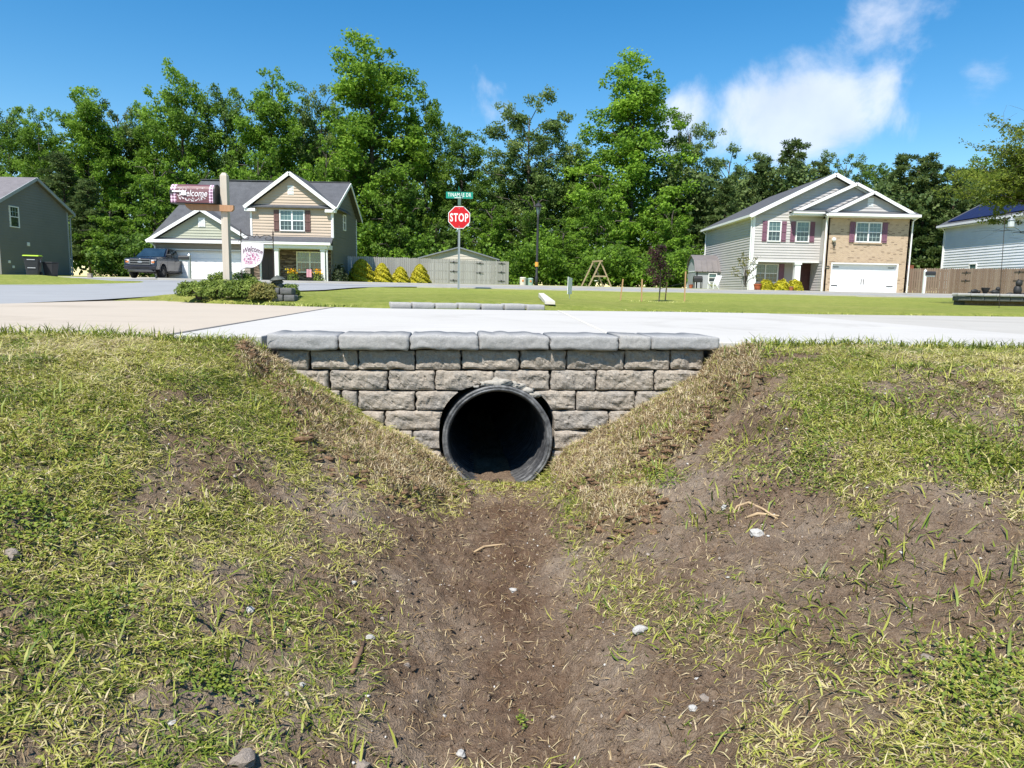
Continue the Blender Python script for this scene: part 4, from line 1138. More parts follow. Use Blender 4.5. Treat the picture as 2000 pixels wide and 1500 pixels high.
# porch
roof_plane(H1, [(-17.75, 46.45, 3.02), (-11.75, 46.45, 3.02), (-12.05, 48.0, 3.46), (-17.45, 48.0, 3.46)], M['shingle'], .07, 'porch_roof')
beam(H1, (-17.7, 46.5, 2.93), (-11.85, 46.5, 2.93), .12, .16, M['white_trim'], 'gutter')
mb = MB(); mb.box(-17.5, -12.1, 46.6, 48.3, 2.62, 2.90); mb.build('porch_beam', M['white_trim'], H1)
M['column'] = M['white_trim']
for x in (-15.42, -12.42):
    mb = MB(); mb.box(x - .13, x + .13, 46.72, 46.98, z0, 2.62); c = mb.build('column', M['white_trim'], H1, bevel=.01)
    for a, b in ((z0, z0 + .14), (2.48, 2.615)):
        mb = MB(); mb.box(x - .17, x + .17, 46.68, 47.02, a + .001, b); mb.build('column_collar', M['white_trim'], c)
def stone_veneer():
    m, nt, b, out = new_mat('stacked_stone_veneer')
    co = objco(nt)
    mp = nt.nodes.new('ShaderNodeMapping'); mp.inputs['Scale'].default_value = (1.3, 1.3, 6.5); nt.links.new(co, mp.inputs[0])
    v = nt.nodes.new('ShaderNodeTexVoronoi'); v.inputs['Scale'].default_value = 2.2; nt.links.new(mp.outputs[0], v.inputs['Vector'])
    col = ramp_n(nt, v.outputs['Color'], [(.2, (.06, .042, .032)), (.5, (.10, .072, .055)), (.75, (.17, .12, .09)), (.95, (.34, .27, .21))])
    nt.links.new(col, b.inputs['Base Color']); b.inputs['Roughness'].default_value = .9
    bump_n(nt, v.outputs['Distance'], b, .8, .05); return m
M['veneer'] = stone_veneer()
f482 = front(48.25)
mb = MB(); f482.box(mb, -17.45, -12.1, z0 - .1, 2.95, -.1, 0); mb.build('stone_wall', M['veneer'], H1)
# stacked stones that stand proud of the veneer
for k_ in range(150):
    a = random.uniform(-17.0, -12.5); z = .55 + random.randrange(0, 20) * .1; l_ = random.uniform(.15, .45)
    mb = MB(); f482.box(mb, a, min(a + l_, -12.2), z + .012, z + .092, .001, random.uniform(.02, .06))
    mb.build('stone', M['veneer_' + str(k_ % 3)] if ('veneer_' + str(k_ % 3)) in M else M.setdefault('veneer_' + str(k_ % 3), pmat('veneer_stone', *(((.075, .052, .040), (.05, .036, .028)), ((.13, .095, .07), (.085, .06, .045)), ((.27, .215, .165), (.2, .15, .115)))[k_ % 3], 8, .9, .5, 30)), H1)
window(f482, H1, -14.55, -12.75, 1.10, 2.50, 2, 'both', d=.09)
mb = MB(); f482.box(mb, -16.9, -15.95, z0, 2.55, 0.0, .075); o = mb.build('front_door', M['door_dark'], H1)
for k_ in range(2):
    for r_ in range(3):
        mb = MB(); f482.box(mb, -16.82 + k_ * .42, -16.46 + k_ * .42, z0 + .15 + r_ * .62, z0 + .65 + r_ * .62, .0755, .09); mb.build('door_panel', M['door_dark'], o)
trim(f482, H1, [(-17.02, -16.9, z0, 2.6), (-15.95, -15.83, z0, 2.6)], name='door_casing', d1=.085)
mb = MB(); mb.box(-17.3, -12.1, 46.5, 48.2, z0 - .14, z0 - .03); mb.build('porch_floor', M['conc_grey'], H1)
MB().lathe([(.02, 0), (.07, .04), (.08, .2), (.03, .26)], (-15.72, 48.1, 2.0), 8).build('porch_lamp', M['dark_metal'], H1)
downspout(H1, [(-11.95, 46.55, 2.85), (-12.15, 46.75, 2.6), (-12.15, 46.8, z0)])
# side wall, main roof
sr = side_r(-12.1)
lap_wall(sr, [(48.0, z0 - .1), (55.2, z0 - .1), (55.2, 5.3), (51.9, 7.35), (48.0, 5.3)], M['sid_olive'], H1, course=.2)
window(sr, H1, 50.9, 51.6, 4.15, 5.25, 1, 'none', gl='glass_dark'); window(sr, H1, 53.0, 53.7, .9, 2.35, 1, 'none', gl='glass_dark')
trim(sr, H1, [(55.08, 55.2, z0, 5.3)])
roof_plane(H1, [(-17.5, 51.9, 7.55), (-11.75, 51.9, 7.55), (-11.75, 47.7, 5.36), (-17.5, 47.7, 5.36)], M['shingle'], .08)
roof_plane(H1, [(-22.3, 51.9, 7.54), (-11.75, 51.9, 7.54), (-11.75, 55.7, 5.25), (-23.5, 55.7, 5.25)], M['shingle'], .08)
roof_plane(H1, [(-22.3, 51.9, 7.53), (-17.3, 51.9, 7.53), (-17.3, 47.9, 3.2), (-24.2, 47.9, 3.2)], M['shingle'], .08)
roof_plane(H1, [(-22.3, 51.9, 7.52), (-24.2, 47.9, 3.2), (-24.4, 55.7, 3.2), (-23.5, 55.7, 5.25)], M['shingle'], .08)
beam(H1, (-11.72, 51.9, 7.43), (-11.72, 47.7, 5.24), .05, .18, M['white_trim'], 'rake_board'); beam(H1, (-11.72, 51.9, 7.43), (-11.72, 55.7, 5.14), .05, .18, M['white_trim'], 'rake_board')
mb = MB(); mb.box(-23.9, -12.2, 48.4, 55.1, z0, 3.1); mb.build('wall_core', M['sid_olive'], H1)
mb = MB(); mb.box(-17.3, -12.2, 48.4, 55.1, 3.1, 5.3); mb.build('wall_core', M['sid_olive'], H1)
beam(H1, (-22.35, 51.9, 7.56), (-11.75, 51.9, 7.56), .24, .05, M['shingle'], 'ridge_cap')

# ================================================================== grey house with brick garage
z0 = .60
H2 = empty('house', (22, 52, z0), 'grey sided two-storey house with tan brick garage and plum shutters', 'house')
f52 = front(52.0)
lap_wall(f52, [(17.0, 2.72), (22.0, 2.72), (22.0, 6.0), (17.0, 6.0)], M['sid_grey'], H2, course=.19)
lap_wall(f52, [(17.0, 6.0), (28.0, 6.0), (22.5, 8.62)], M['sid_grey'], H2, course=.19)
sl = side_l(17.0)
lap_wall(sl, [(52.0, z0 - .1), (64.5, z0 - .1), (64.5, 5.95), (52.0, 5.95)], M['sid_grey'], H2, course=.19)
trim(f52, H2, [(16.97, 17.15, z0, 5.9)]); trim(sl, H2, [(52.0, 52.16, z0, 5.85), (64.35, 64.5, z0, 5.85)])
for x0, x1 in ((18.06, 19.02), (20.08, 21.05)):
    window(f52, H2, x0, x1, 4.05, 5.52, 1, 'both')
    shutter(f52, H2, x0 - .38, x0 - .04, 4.05, 5.50, M['shutter']); shutter(f52, H2, x1 + .04, x1 + .38, 4.05, 5.50, M['shutter'])
# porch recess
f536 = front(53.5)
lap_wall(f536, [(17.0, z0 - .1), (22.1, z0 - .1), (22.1, 2.9), (17.0, 2.9)], M['sid_grey'], H2, course=.19)
mb = MB(); mb.box(17.05, 22.0, 52.0, 53.5, 2.62, 2.72); mb.build('porch_ceiling', M['white_trim'], H2)
trim(f52, H2, [(16.98, 22.0, 2.62, 2.74)], name='porch_beam', d0=-.12, d1=.03)
mb = MB(); mb.box(17.0, 22.1, 51.85, 53.5, z0 - .12, z0 + .02); mb.build('porch_floor', M['conc_grey'], H2)
window(f536, H2, 17.65, 19.55, 1.15, 2.55, 2, 'both')
mb = MB(); f536.box(mb, 19.62, 20.0, 1.1, 2.55, .038, .065); mb.build('shutter', M['shutter'], H2)
mb = MB(); f536.box(mb, 17.2, 17.6, 1.1, 2.55, .038, .065); mb.build('shutter', M['shutter'], H2)
mb = MB(); f536.box(mb, 21.0, 22.0, z0 + .02, 2.62, .038, .075); o = mb.build('front_door', M['door_red'], H2)
for k_ in range(2):
    for r_ in range(3):
        mb = MB(); f536.box(mb, 21.08 + k_ * .44, 21.46 + k_ * .44, z0 + .15 + r_ * .6, z0 + .65 + r_ * .6, .0755, .09); mb.build('door_panel', M['door_red'], o)
for x in (17.25, 20.42):
    mb = MB(); mb.box(x - .2, x + .2, 51.95, 52.35, z0 + .02, 2.62); c = mb.build('column', M['white_trim'], H2, bevel=.01)
    mb = MB(); mb.box(x - .25, x + .25, 51.9, 52.4, 2.46, 2.618); mb.build('column_collar', M['white_trim'], c)
lap_wall(side_l(21.95), [(51.0, z0 - .1), (53.5, z0 - .1), (53.5, 5.7), (51.0, 5.7)], M['sid_grey'], H2, course=.19)
# main roof
for sx in (-1, 1):
    e = (22.5 + sx * 5.85, 5.92)
    roof_plane(H2, [(22.5, 51.58, 8.88), (e[0], 51.58, e[1]), (e[0], 64.9, e[1]), (22.5, 64.9, 8.88)], M['shingle'], .1)
    beam(H2, (22.5, 51.55, 8.74), (e[0], 51.55, e[1] - .14), .06, .26, M['white_trim'], 'rake_board')
beam(H2, (16.63, 51.5, 5.80), (16.63, 64.9, 5.80), .12, .16, M['white_trim'], 'gutter')
mb = MB(); mb.box(16.7, 17.0, 51.6, 64.8, 5.72, 5.76); mb.build('soffit', M['white_trim'], H2)
downspout(H2, [(16.7, 51.7, 5.7), (16.88, 51.92, 5.5), (16.9, 51.93, z0)]); downspout(H2, [(16.65, 64.3, 5.7), (16.92, 64.3, 5.45), (16.92, 64.3, z0)])
# middle gable
f516 = front(51.7)
lap_wall(f516, [(19.75, 6.2), (28.0, 6.2), (23.9, 8.02)], M['sid_grey'], H2, course=.19)
for sx in (-1, 1):
    e = (23.9 + sx * 4.4, 6.12)
    roof_plane(H2, [(23.9, 51.32, 8.22), (e[0], 51.32, e[1]), (e[0], 55.0, e[1]), (23.9, 55.0, 8.22)], M['shingle'], .08)
    beam(H2, (23.9, 51.29, 8.10), (e[0], 51.29, e[1] - .12), .06, .20, M['white_trim'], 'rake_board')
mb = MB(); mb.box(19.5, 22.0, 51.1, 52.0, 5.86, 6.14); mb.build('soffit_box', M['white_trim'], H2)
beam(H2, (19.48, 51.06, 6.06), (22.1, 51.06, 6.06), .10, .16, M['white_trim'], 'gutter')
roof_plane(H2, [(19.4, 51.0, 6.15), (22.2, 51.0, 6.15), (22.2, 51.7, 6.32), (19.4, 51.7, 6.32)], M['shingle'], .05, 'pent_roof')
# brick garage
def brick_mat():
    m, nt, b, out = new_mat('tan_brick')
    co = objco(nt)
    sp = nt.nodes.new('ShaderNodeSeparateXYZ'); nt.links.new(co, sp.inputs[0])
    cb = nt.nodes.new('ShaderNodeCombineXYZ'); nt.links.new(sp.outputs[0], cb.inputs[0]); nt.links.new(sp.outputs[2], cb.inputs[1])
    t = nt.nodes.new('ShaderNodeTexBrick'); t.inputs['Scale'].default_value = 1.0
    t.inputs['Brick Width'].default_value = .21; t.inputs['Row Height'].default_value = .075; t.inputs['Mortar Size'].default_value = .008; t.inputs['Bias'].default_value = -.1
    t.inputs['Color1'].default_value = c4((.46, .335, .215)); t.inputs['Color2'].default_value = c4((.36, .25, .165)); t.inputs['Mortar'].default_value = c4((.50, .43, .345))
    nt.links.new(cb.outputs[0], t.inputs['Vector'])
    n = noise_n(nt, 5, 3, .6, co); mp = nt.nodes.new('ShaderNodeMapping'); mp.inputs['Scale'].default_value = (4.7, 1, 13.3); nt.links.new(co, mp.inputs[0])
    w = nt.nodes.new('ShaderNodeTexWhiteNoise'); sn = nt.nodes.new('ShaderNodeVectorMath'); sn.operation = 'FLOOR'; nt.links.new(mp.outputs[0], sn.inputs[0]); nt.links.new(sn.outputs[0], w.inputs['Vector'])
    dark = ramp_n(nt, w.outputs['Value'], [(.90, (1, 1, 1)), (.93, (.42, .40, .38))])
    col = mix_n(nt, 1.0, t.outputs['Color'], dark, 'MULTIPLY')
    col = mix_n(nt, .25, col, ramp_n(nt, n, [(.3, (.30, .21, .14)), (.7, (.52, .40, .28))]))
    nt.links.new(col, b.inputs['Base Color']); b.inputs['Roughness'].default_value = .9
    bump_n(nt, t.outputs['Fac'], b, -.5, .01); return m
M['brick'] = brick_mat()
f51 = front(51.0)
mb = MB()
for (a0, a1, q0, q1) in ((21.85, 22.38, z0 - .1, 2.62), (27.12, 27.75, z0 - .1, 2.62), (21.85, 27.75, 2.62, 5.72)): f51.box(mb, a0, a1, q0, q1, -.3, 0)
mb.build('brick_wall', M['brick'], H2)
mb = MB(); mb.box(21.9, 27.7, 51.35, 52.2, 2.7, 5.7); mb.build('wall_core', M['sid_grey'], H2)
trim(f51, H2, [(22.38, 22.46, z0, 2.54), (27.04, 27.12, z0, 2.54), (22.38, 27.12, 2.54, 2.62)], name='door_casing', d0=-.28, d1=.012)
o = garage_door(f51, H2, 22.46, 27.04, z0 - .03, 2.54, 4, 8, d=-.24)
for x in (22.55, 26.5):
    for z in (1.0, 2.3):
        mb = MB(); f51.box(mb, x, x + .45, z, z + .05, -.22, -.20); mb.build('strap_hinge', M['dark_metal'], o)
for x in (24.66, 24.82):
    mb = MB(); f51.box(mb, x, x + .04, 1.15, 1.5, -.22, -.19); mb.build('pull_handle', M['dark_metal'], o)
for k_ in range(26):                                       # soldier course over the door
    x = 22.42 + k_ * .182
    mb = MB(); f51.box(mb, x + .006, x + .176, 2.63, 2.84, .0005, .012); mb.build('brick', M['brick'], H2)
window(f51, H2, 23.88, 25.70, 4.05, 5.45, 2, 'both', d=.03)
mb = MB(); f51.box(mb, 23.8, 25.8, 3.95, 4.05, .001, .07); mb.build('sill', M['brick'], H2)
shutter(f51, H2, 23.46, 23.83, 4.05, 5.45, M['shutter']); shutter(f51, H2, 25.75, 26.12, 4.05, 5.45, M['shutter'])
mb = MB(); f51.box(mb, 21.96, 22.26, 2.18, 2.36, .001, .025); pl = mb.build('house_number_plate', M['dark_metal'], H2)
mb = MB(); f51.box(mb, 22.02, 22.2, 2.24, 2.30, .0255, .03); mb.build('number', pmat('brass_number', (.4, .33, .2), None, 5, .4), pl)
mb = MB(); f51.box(mb, 22.35, 22.42, 4.05, 4.35, 0, .1); vs, fs = blob((22.38, 50.86, 4.2), .14, 3, amp=.1); mb.add(vs, fs); mb.build('security_light', M['white_trim'], H2)
mb = MB().tube([(22.40, 50.95, 4.02), (22.36, 50.93, 3.8), (22.42, 50.93, 3.62), (22.52, 50.94, 3.6), (22.46, 50.94, 3.85)], .022, 5); mb.build('hanging_cable', M['dark_metal'], H2)
f507 = front(50.95)
lap_wall(f507, [(21.9, 6.0), (27.8, 6.0), (24.8, 7.3)], M['sid_grey'], H2, course=.19)
for sx in (-1, 1):
    e = (24.8 + sx * 3.2, 5.93)
    roof_plane(H2, [(24.8, 50.6, 7.55), (e[0], 50.6, e[1]), (e[0], 54.0, e[1]), (24.8, 54.0, 7.55)], M['shingle'], .08)
    beam(H2, (24.8, 50.57, 7.44), (e[0], 50.57, e[1] - .11), .06, .20, M['white_trim'], 'rake_board')
roof_plane(H2, [(21.65, 50.3, 5.96), (27.95, 50.3, 5.96), (27.95, 50.95, 6.2), (21.65, 50.95, 6.2)], M['shingle'], .05, 'pent_roof')
beam(H2, (21.6, 50.28, 5.86), (28.0, 50.28, 5.86), .12, .18, M['white_trim'], 'gutter')
mb = MB(); mb.box(21.7, 27.9, 50.35, 51.0, 5.72, 5.80); mb.build('frieze_board', M['white_trim'], H2)
louvre(f507, H2, 24.55, 24.95, 6.5, 7.1)
downspout(H2, [(21.65, 50.35, 5.8), (21.78, 50.85, 5.5), (21.78, 50.9, z0)], r_=.07); downspout(H2, [(27.95, 50.35, 5.8), (27.82, 50.9, 5.55), (27.82, 50.92, z0)])
lap_wall(side_r(27.75), [(51.0, z0 - .1), (64.5, z0 - .1), (64.5, 5.9), (51.0, 5.9)], M['sid_grey'], H2, course=.2)
mb = MB(); mb.box(17.1, 27.7, 53.7, 64.4, z0, 5.9); mb.build('wall_core', M['sid_grey'], H2)
mb = MB(); sl.box(mb, 53.0, 53.4, 1.6, 2.3, .02, .18); mb.build('electric_meter', pmat('meter_grey', (.42, .43, .44), None, 5, .5), H2)
MB().tube([(16.9, 53.2, 1.6), (16.9, 53.2, z0)], .03, 6).build('conduit', pmat('conduit_grey', (.35, .36, .36), None, 5, .5), H2)

# ================================================================== charcoal house at the left
z0 = .72
H3 = empty('house', (-43, 56, z0), 'charcoal sided gable-end house at the left edge of the picture', 'house')
w3 = side_r(-37.0)
lap_wall(w3, [(51.9, z0 - .1), (60.0, z0 - .1), (60.0, 5.9), (56.0, 7.85), (51.9, 5.75)], M['sid_char'], H3, course=.2)
window(w3, H3, 53.05, 54.05, 4.08, 5.62, 1, 'top', gl='glass_dark')
trim(w3, H3, [(59.84, 60.0, z0, 5.85)], m=M['trim_grey'] if 'trim_grey' in M else M.setdefault('trim_grey', pmat('grey_trim', (.36, .38, .39), None, 4, .6)))
roof_plane(H3, [(-36.7, 56.0, 8.05), (-60, 56.0, 8.05), (-60, 51.2, 5.6), (-36.7, 51.2, 5.6)], M['shingle_brown'], .1)
roof_plane(H3, [(-36.7, 56.0, 8.04), (-60, 56.0, 8.04), (-60, 60.5, 5.8), (-36.7, 60.5, 5.8)], M['shingle_brown'], .1)
beam(H3, (-36.67, 56.0, 7.95), (-36.67, 51.2, 5.50), .05, .22, M['trim_grey'], 'rake_board'); beam(H3, (-36.67, 56.0, 7.95), (-36.67, 60.5, 5.70), .05, .22, M['trim_grey'], 'rake_board')
downspout(H3, [(-36.6, 60.45, 5.65), (-36.85, 60.1, 5.35), (-36.9, 60.05, z0)], M['trim_grey'])
mb = MB(); mb.box(-59.5, -37.15, 52.0, 59.9, z0 - .1, 5.8); mb.build('wall_core', M['sid_char'], H3)
for (y, z, s_) in ((54.9, 2.95, .14), (52.7, 1.55, .10), (53.1, 1.2, .09)):
    mb = MB(); w3.box(mb, y - s_, y + s_, z - s_, z + s_, .015, .09); mb.build('vent_cover', M['white_trim'], H3, bevel=.02)

# ================================================================== white house at the right
z0 = .60
H4 = empty('house', (39, 50, z0), 'white sided house with blue solar panels behind the brown fence', 'house')
w4 = side_l(34.35)
lap_wall(w4, [(38.0, z0 - .1), (58.0, z0 - .1), (58.0, 6.0), (38.0, 6.0)], M['sid_white'], H4, course=.2)
trim(w4, H4, [(57.85, 58.0, z0, 5.95)])
window(w4, H4, 53.6, 54.5, 1.35, 2.9, 1, 'none', gl='glass')
roof_plane(H4, [(33.9, 37.5, 6.02), (33.9, 58.4, 6.02), (39.2, 58.4, 8.9), (39.2, 37.5, 8.9)], M['shingle'], .1)
roof_plane(H4, [(44.5, 37.5, 6.02), (44.5, 58.4, 6.02), (39.2, 58.4, 8.91), (39.2, 37.5, 8.91)], M['shingle'], .1)
beam(H4, (33.86, 37.5, 5.93), (33.86, 58.4, 5.93), .12, .16, M['white_trim'], 'gutter')
mb = MB(); mb.box(33.9, 34.35, 37.6, 58.3, 5.78, 5.82); mb.build('soffit', M['white_trim'], H4)
mb = MB(); mb.box(34.5, 44, 38.1, 57.9, z0 - .1, 5.95); mb.build('wall_core', M['sid_white'], H4)
mb = MB(); mb.add([(34.35, 58, 6.0), (44.0, 58, 6.0), (39.2, 58, 8.75)], [(0, 1, 2)]); mb.build('gable_wall', M['sid_white'], H4)
M['solar'] = pmat('solar_cell_blue', (.012, .016, .06), (.016, .019, .055), 3, .5, spec=.2)
for i in range(9):
    for j in range(2):
        def sp_(t, y): x = 34.15 + 2.35 * t; return (x, y, 6.02 + (x - 33.9) * .5434 + .10)
        y0_, y1_ = 57.6 - i * 1.03, 57.6 - i * 1.03 - 1.0
        t0, t1 = j * .9 + .02, j * .9 + .88
        P4 = [sp_(t0, y0_), sp_(t1, y0_), sp_(t1, y1_), sp_(t0, y1_)]
        mb = MB(); mb.loft([(a, b, c - .04) for a, b, c in P4], P4); mb.build('solar_panel', M['solar'], H4)
downspout(H4, [(33.9, 57.8, 5.85), (34.25, 57.95, 5.55), (34.3, 58.0, z0)])

# ================================================================== metal garage behind the fence, gambrel shed
H5 = empty('metal_garage', (-5.4, 70, .7), 'low beige metal garage with two doors behind the grey fence', 'garage')
f70 = front(70.0)
lap_wall(f70, [(-9.1, .6), (-1.7, .6), (-1.7, 3.12), (-5.4, 4.15), (-9.1, 3.12)], M['sid_barn'], H5, course=.28, lip=.03)
for x0, x1 in ((-8.3, -5.95), (-5.15, -2.3)):
    mb = MB(); f70.box(mb, x0 - .12, x1 + .12, .6, 2.86, .03, .05); o = mb.build('door_frame', M['white_trim'], H5)
    for r_ in range(4):
        mb = MB(); f70.box(mb, x0, x1, .62 + r_ * .53, 1.13 + r_ * .53, .0505, .065); mb.build('door_section', M['white_door'], o)
for sx in (-1, 1):
    e = (-5.4 + sx * 3.95, 3.16)
    roof_plane(H5, [(-5.4, 69.7, 4.28), (e[0], 69.7, e[1]), (e[0], 78, e[1]), (-5.4, 78, 4.28)], M.setdefault('roof_grey', pmat('grey_metal_roof', (.20, .22, .23), (.16, .18, .19), 2, .5)), .07)
    beam(H5, (-5.4, 69.68, 4.22), (e[0], 69.68, e[1] - .06), .05, .12, M['roof_grey'], 'rake_board')
trim(f70, H5, [(-1.85, -1.7, .6, 3.1), (-9.1, -8.95, .6, 3.1)])
roof_plane(H5, [(-9.2, 69.8, 3.02), (-12.4, 69.8, 2.55), (-12.4, 78, 2.55), (-9.2, 78, 3.02)], M['roof_grey'], .06, 'lean_to_roof')
for y in (69.9, 77.8):
    mb = MB(); mb.box(-12.4, -12.28, y, y + .12, .6, 2.52); mb.build('lean_to_post', M['sid_barn'], H5)
mb = MB(); mb.box(-9.0, -1.8, 70.15, 77.9, .6, 3.1); mb.build('wall_core', M['sid_barn'], H5)

H6 = empty('garden_shed', (16, 61, .7), 'small grey gambrel-roofed garden shed beside the grey house', 'shed')
w6 = side_l(15.0)
lap_wall(w6, [(59.4, .6), (62.4, .6), (62.4, 2.1), (61.95, 2.95), (60.9, 3.4), (59.85, 2.95), (59.4, 2.1)], M.setdefault('shed_wall', siding('shed_panel', (.36, .37, .40))), H6, course=.6, lip=.004)
mb = MB(); f594 = front(59.4); f594.box(mb, 15.0, 18.0, .6, 2.1, -.1, 0); mb.build('side_wall', M['shed_wall'], H6)
M['shed_roof'] = pmat('plum_grey_metal_roof', (.185, .165, .165), (.15, .135, .135), 2, .5)
for (ya, za, yb, zb) in ((59.25, 2.08, 59.8, 3.0), (59.8, 3.0, 60.9, 3.48), (60.9, 3.48, 62.0, 3.0), (62.0, 3.0, 62.55, 2.08)):
    o = roof_plane(H6, [(14.85, ya, za), (18.1, ya, za), (18.1, yb, zb), (14.85, yb, zb)], M['shed_roof'], .05)
    if za < 2.5:
        for k_ in range(7):
            x = 15.0 + k_ * .45; beam(o, (x, ya - .03, za + .02), (x, yb - .03, zb + .02), .04, .04, M['shed_roof'], 'roof_rib')
trim(w6, H6, [(59.4, 59.5, .6, 2.1), (62.3, 62.4, .6, 2.1), (59.4, 62.4, 2.05, 2.12)], d1=.03)
window(f594, H6, 16.0, 16.7, 1.2, 1.95, 1, 'none', fr=.06)

# ================================================================== fences
def wood(name, c1, c2, c3):
    m, nt, b, out = new_mat(name)
    co = objco(nt); r = rand_n(nt)
    mp = nt.nodes.new('ShaderNodeMapping'); mp.inputs['Scale'].default_value = (9, 9, .8); nt.links.new(co, mp.inputs[0])
    n = noise_n(nt, 2.5, 5, .65, mp.outputs[0])
    col = mix_n(nt, .6, ramp_n(nt, n, [(.3, c1), (.55, c2), (.75, c3)]), ramp_n(nt, r, [(.0, c1), (.5, c2), (1.0, c3)]))
    nt.links.new(col, b.inputs['Base Color']); b.inputs['Roughness'].default_value = .85
    bump_n(nt, n, b, .4, .01); return m
M['wood_grey'] = wood('weathered_grey_pine', (.30, .28, .255), (.38, .36, .335), (.46, .44, .41))
M['wood_brown'] = wood('brown_fence_board', (.145, .095, .065), (.19, .135, .10), (.24, .185, .14))
def fence(name, pts, h, m, label, gate=None, tops=None, dog=True):
    """pickets as single boards along a polyline"""
    root = empty(name, (pts[0][0], pts[0][1], Gz(*pts[0])), label, 'fence')
    pm = {}
    for (a, b) in zip(pts[:-1], pts[1:]):
        A, B = Vector((a[0], a[1], 0)), Vector((b[0], b[1], 0)); L = (B - A).length; t = (B - A) / L; nrm = Vector((t.y, -t.x, 0))
        if nrm.y > 0: nrm = -nrm
        n_ = int(L / .148)
        for k_ in range(n_):
            c = A + t * ((k_ + .5) * L / n_); g = Gz(c.x, c.y); hh = h + random.uniform(-.018, .018)
            q = .066; mb = MB()
            base = [c - t * q + nrm * .011, c + t * q + nrm * .011, c + t * q - nrm * .011, c - t * q - nrm * .011]
            mb.hexa([(p.x, p.y, g - .02) for p in base] + [(p.x, p.y, g + hh - .05) for p in base])
            sh = [c - t * (q - .04) + nrm * .011, c + t * (q - .04) + nrm * .011, c + t * (q - .04) - nrm * .011, c - t * (q - .04) - nrm * .011]
            mb.loft([(p.x, p.y, g + hh - .05) for p in base], [(p.x, p.y, g + hh) for p in sh])
            mb.build('picket', m, root)
        for z in (.3, .95, 1.6):
            beam(root, (A.x - nrm.x * .04, A.y - nrm.y * .04, Gz(A.x, A.y) + z), (B.x - nrm.x * .04, B.y - nrm.y * .04, Gz(B.x, B.y) + z), .04, .09, m, 'rail')
        for k_ in range(int(L / 2.4) + 1):
            c = A + t * min(k_ * 2.4 + .05, L - .05) - nrm * .11; g = Gz(c.x, c.y); mb = MB(); mb.box(c.x - .045, c.x + .045, c.y - .045, c.y + .045, g - .05, g + h - .06); mb.build('post', m, root)
    return root
fl = fence('picket_fence', [(-12.5, 52.0), (-5.1, 56.0), (-.45, 58.5)], 1.86, M['wood_grey'], 'weathered grey picket fence with double gate beside the tan house')
M['hinge'] = pmat('black_strap_hinge', (.03, .03, .03), None, 5, .6)
def fence_hinges(root, spots, dirv):
    for (x, y, z) in spots:
        t = Vector(dirv).normalized(); n_ = Vector((t.y, -t.x, 0)); n_ = -n_ if n_.y > 0 else n_
        c = Vector((x, y, z)) + n_ * .03; mb = MB()
        mb.hexa([c - t * .32 + Vector((0, 0, -.015)), c + t * .32 + Vector((0, 0, -.015)), c + t * .32 + n_ * .02 + Vector((0, 0, -.015)), c - t * .32 + n_ * .02 + Vector((0, 0, -.015)),
                 c - t * .32 + Vector((0, 0, .015)), c + t * .32 + Vector((0, 0, .015)), c + t * .32 + n_ * .02 + Vector((0, 0, .015)), c - t * .32 + n_ * .02 + Vector((0, 0, .015))])
        mb2 = MB(); mb2.v, mb2.f = mb.v, mb.f
        k_ = c; mb2.box(k_.x - .05, k_.x + .05, k_.y - .02, k_.y + .02, z - .07, z + .07)
        mb2.build('hinge', M['hinge'], root)
g_ = Gz(-4, 56.5)
fence_hinges(fl, [(-4.75, 56.19, g_ + .25), (-4.75, 56.19, g_ + .95), (-4.75, 56.19, g_ + 1.65), (-1.05, 58.18, g_ + .3), (-1.05, 58.18, g_ + 1.0), (-1.05, 58.18, g_ + 1.7)], (4.65, 2.5, 0))
fence_hinges(fl, [(-2.75, 57.26, g_ + .9), (-2.75, 57.26, g_ + 1.65)], (.2, .1, 0))
fr = fence('board_fence', [(27.95, 51.6), (30.8, 51.0), (33.1, 46.0), (33.6, 41.5)], 1.80, M['wood_brown'], 'brown wooden board fence between the brick house and the white house')
g_ = Gz(32, 48.5)
fence_hinges(fr, [(31.3, 49.9, g_ + 1.0), (31.3, 49.9, g_ + 1.55), (32.75, 46.75, g_ + 1.0), (32.75, 46.75, g_ + 1.55)], (2.3, -5, 0))
deck = empty('deck', (28.5, 56, .7), 'reddish timber deck stair showing above the brown fence', 'deck')
M['deck'] = pmat('red_stained_timber', (.22, .07, .035), (.16, .05, .028), 6, .7)
mb = MB(); mb.box(28.2, 31.0, 56, 58, 2.2, 2.32); mb.build('platform', M['deck'], deck)
beam(deck, (28.2, 55.9, 2.9), (29.6, 55.9, 2.45), .05, .2, M['deck'], 'stringer'); beam(deck, (29.6, 55.9, 2.62), (30.9, 55.9, 2.62), .05, .3, M['deck'], 'rail_board')
for x in (28.25, 29.6, 30.9):
    mb = MB(); mb.box(x - .05, x + .05, 55.95, 56.05, .6, 2.75); mb.build('post', M['deck'], deck)
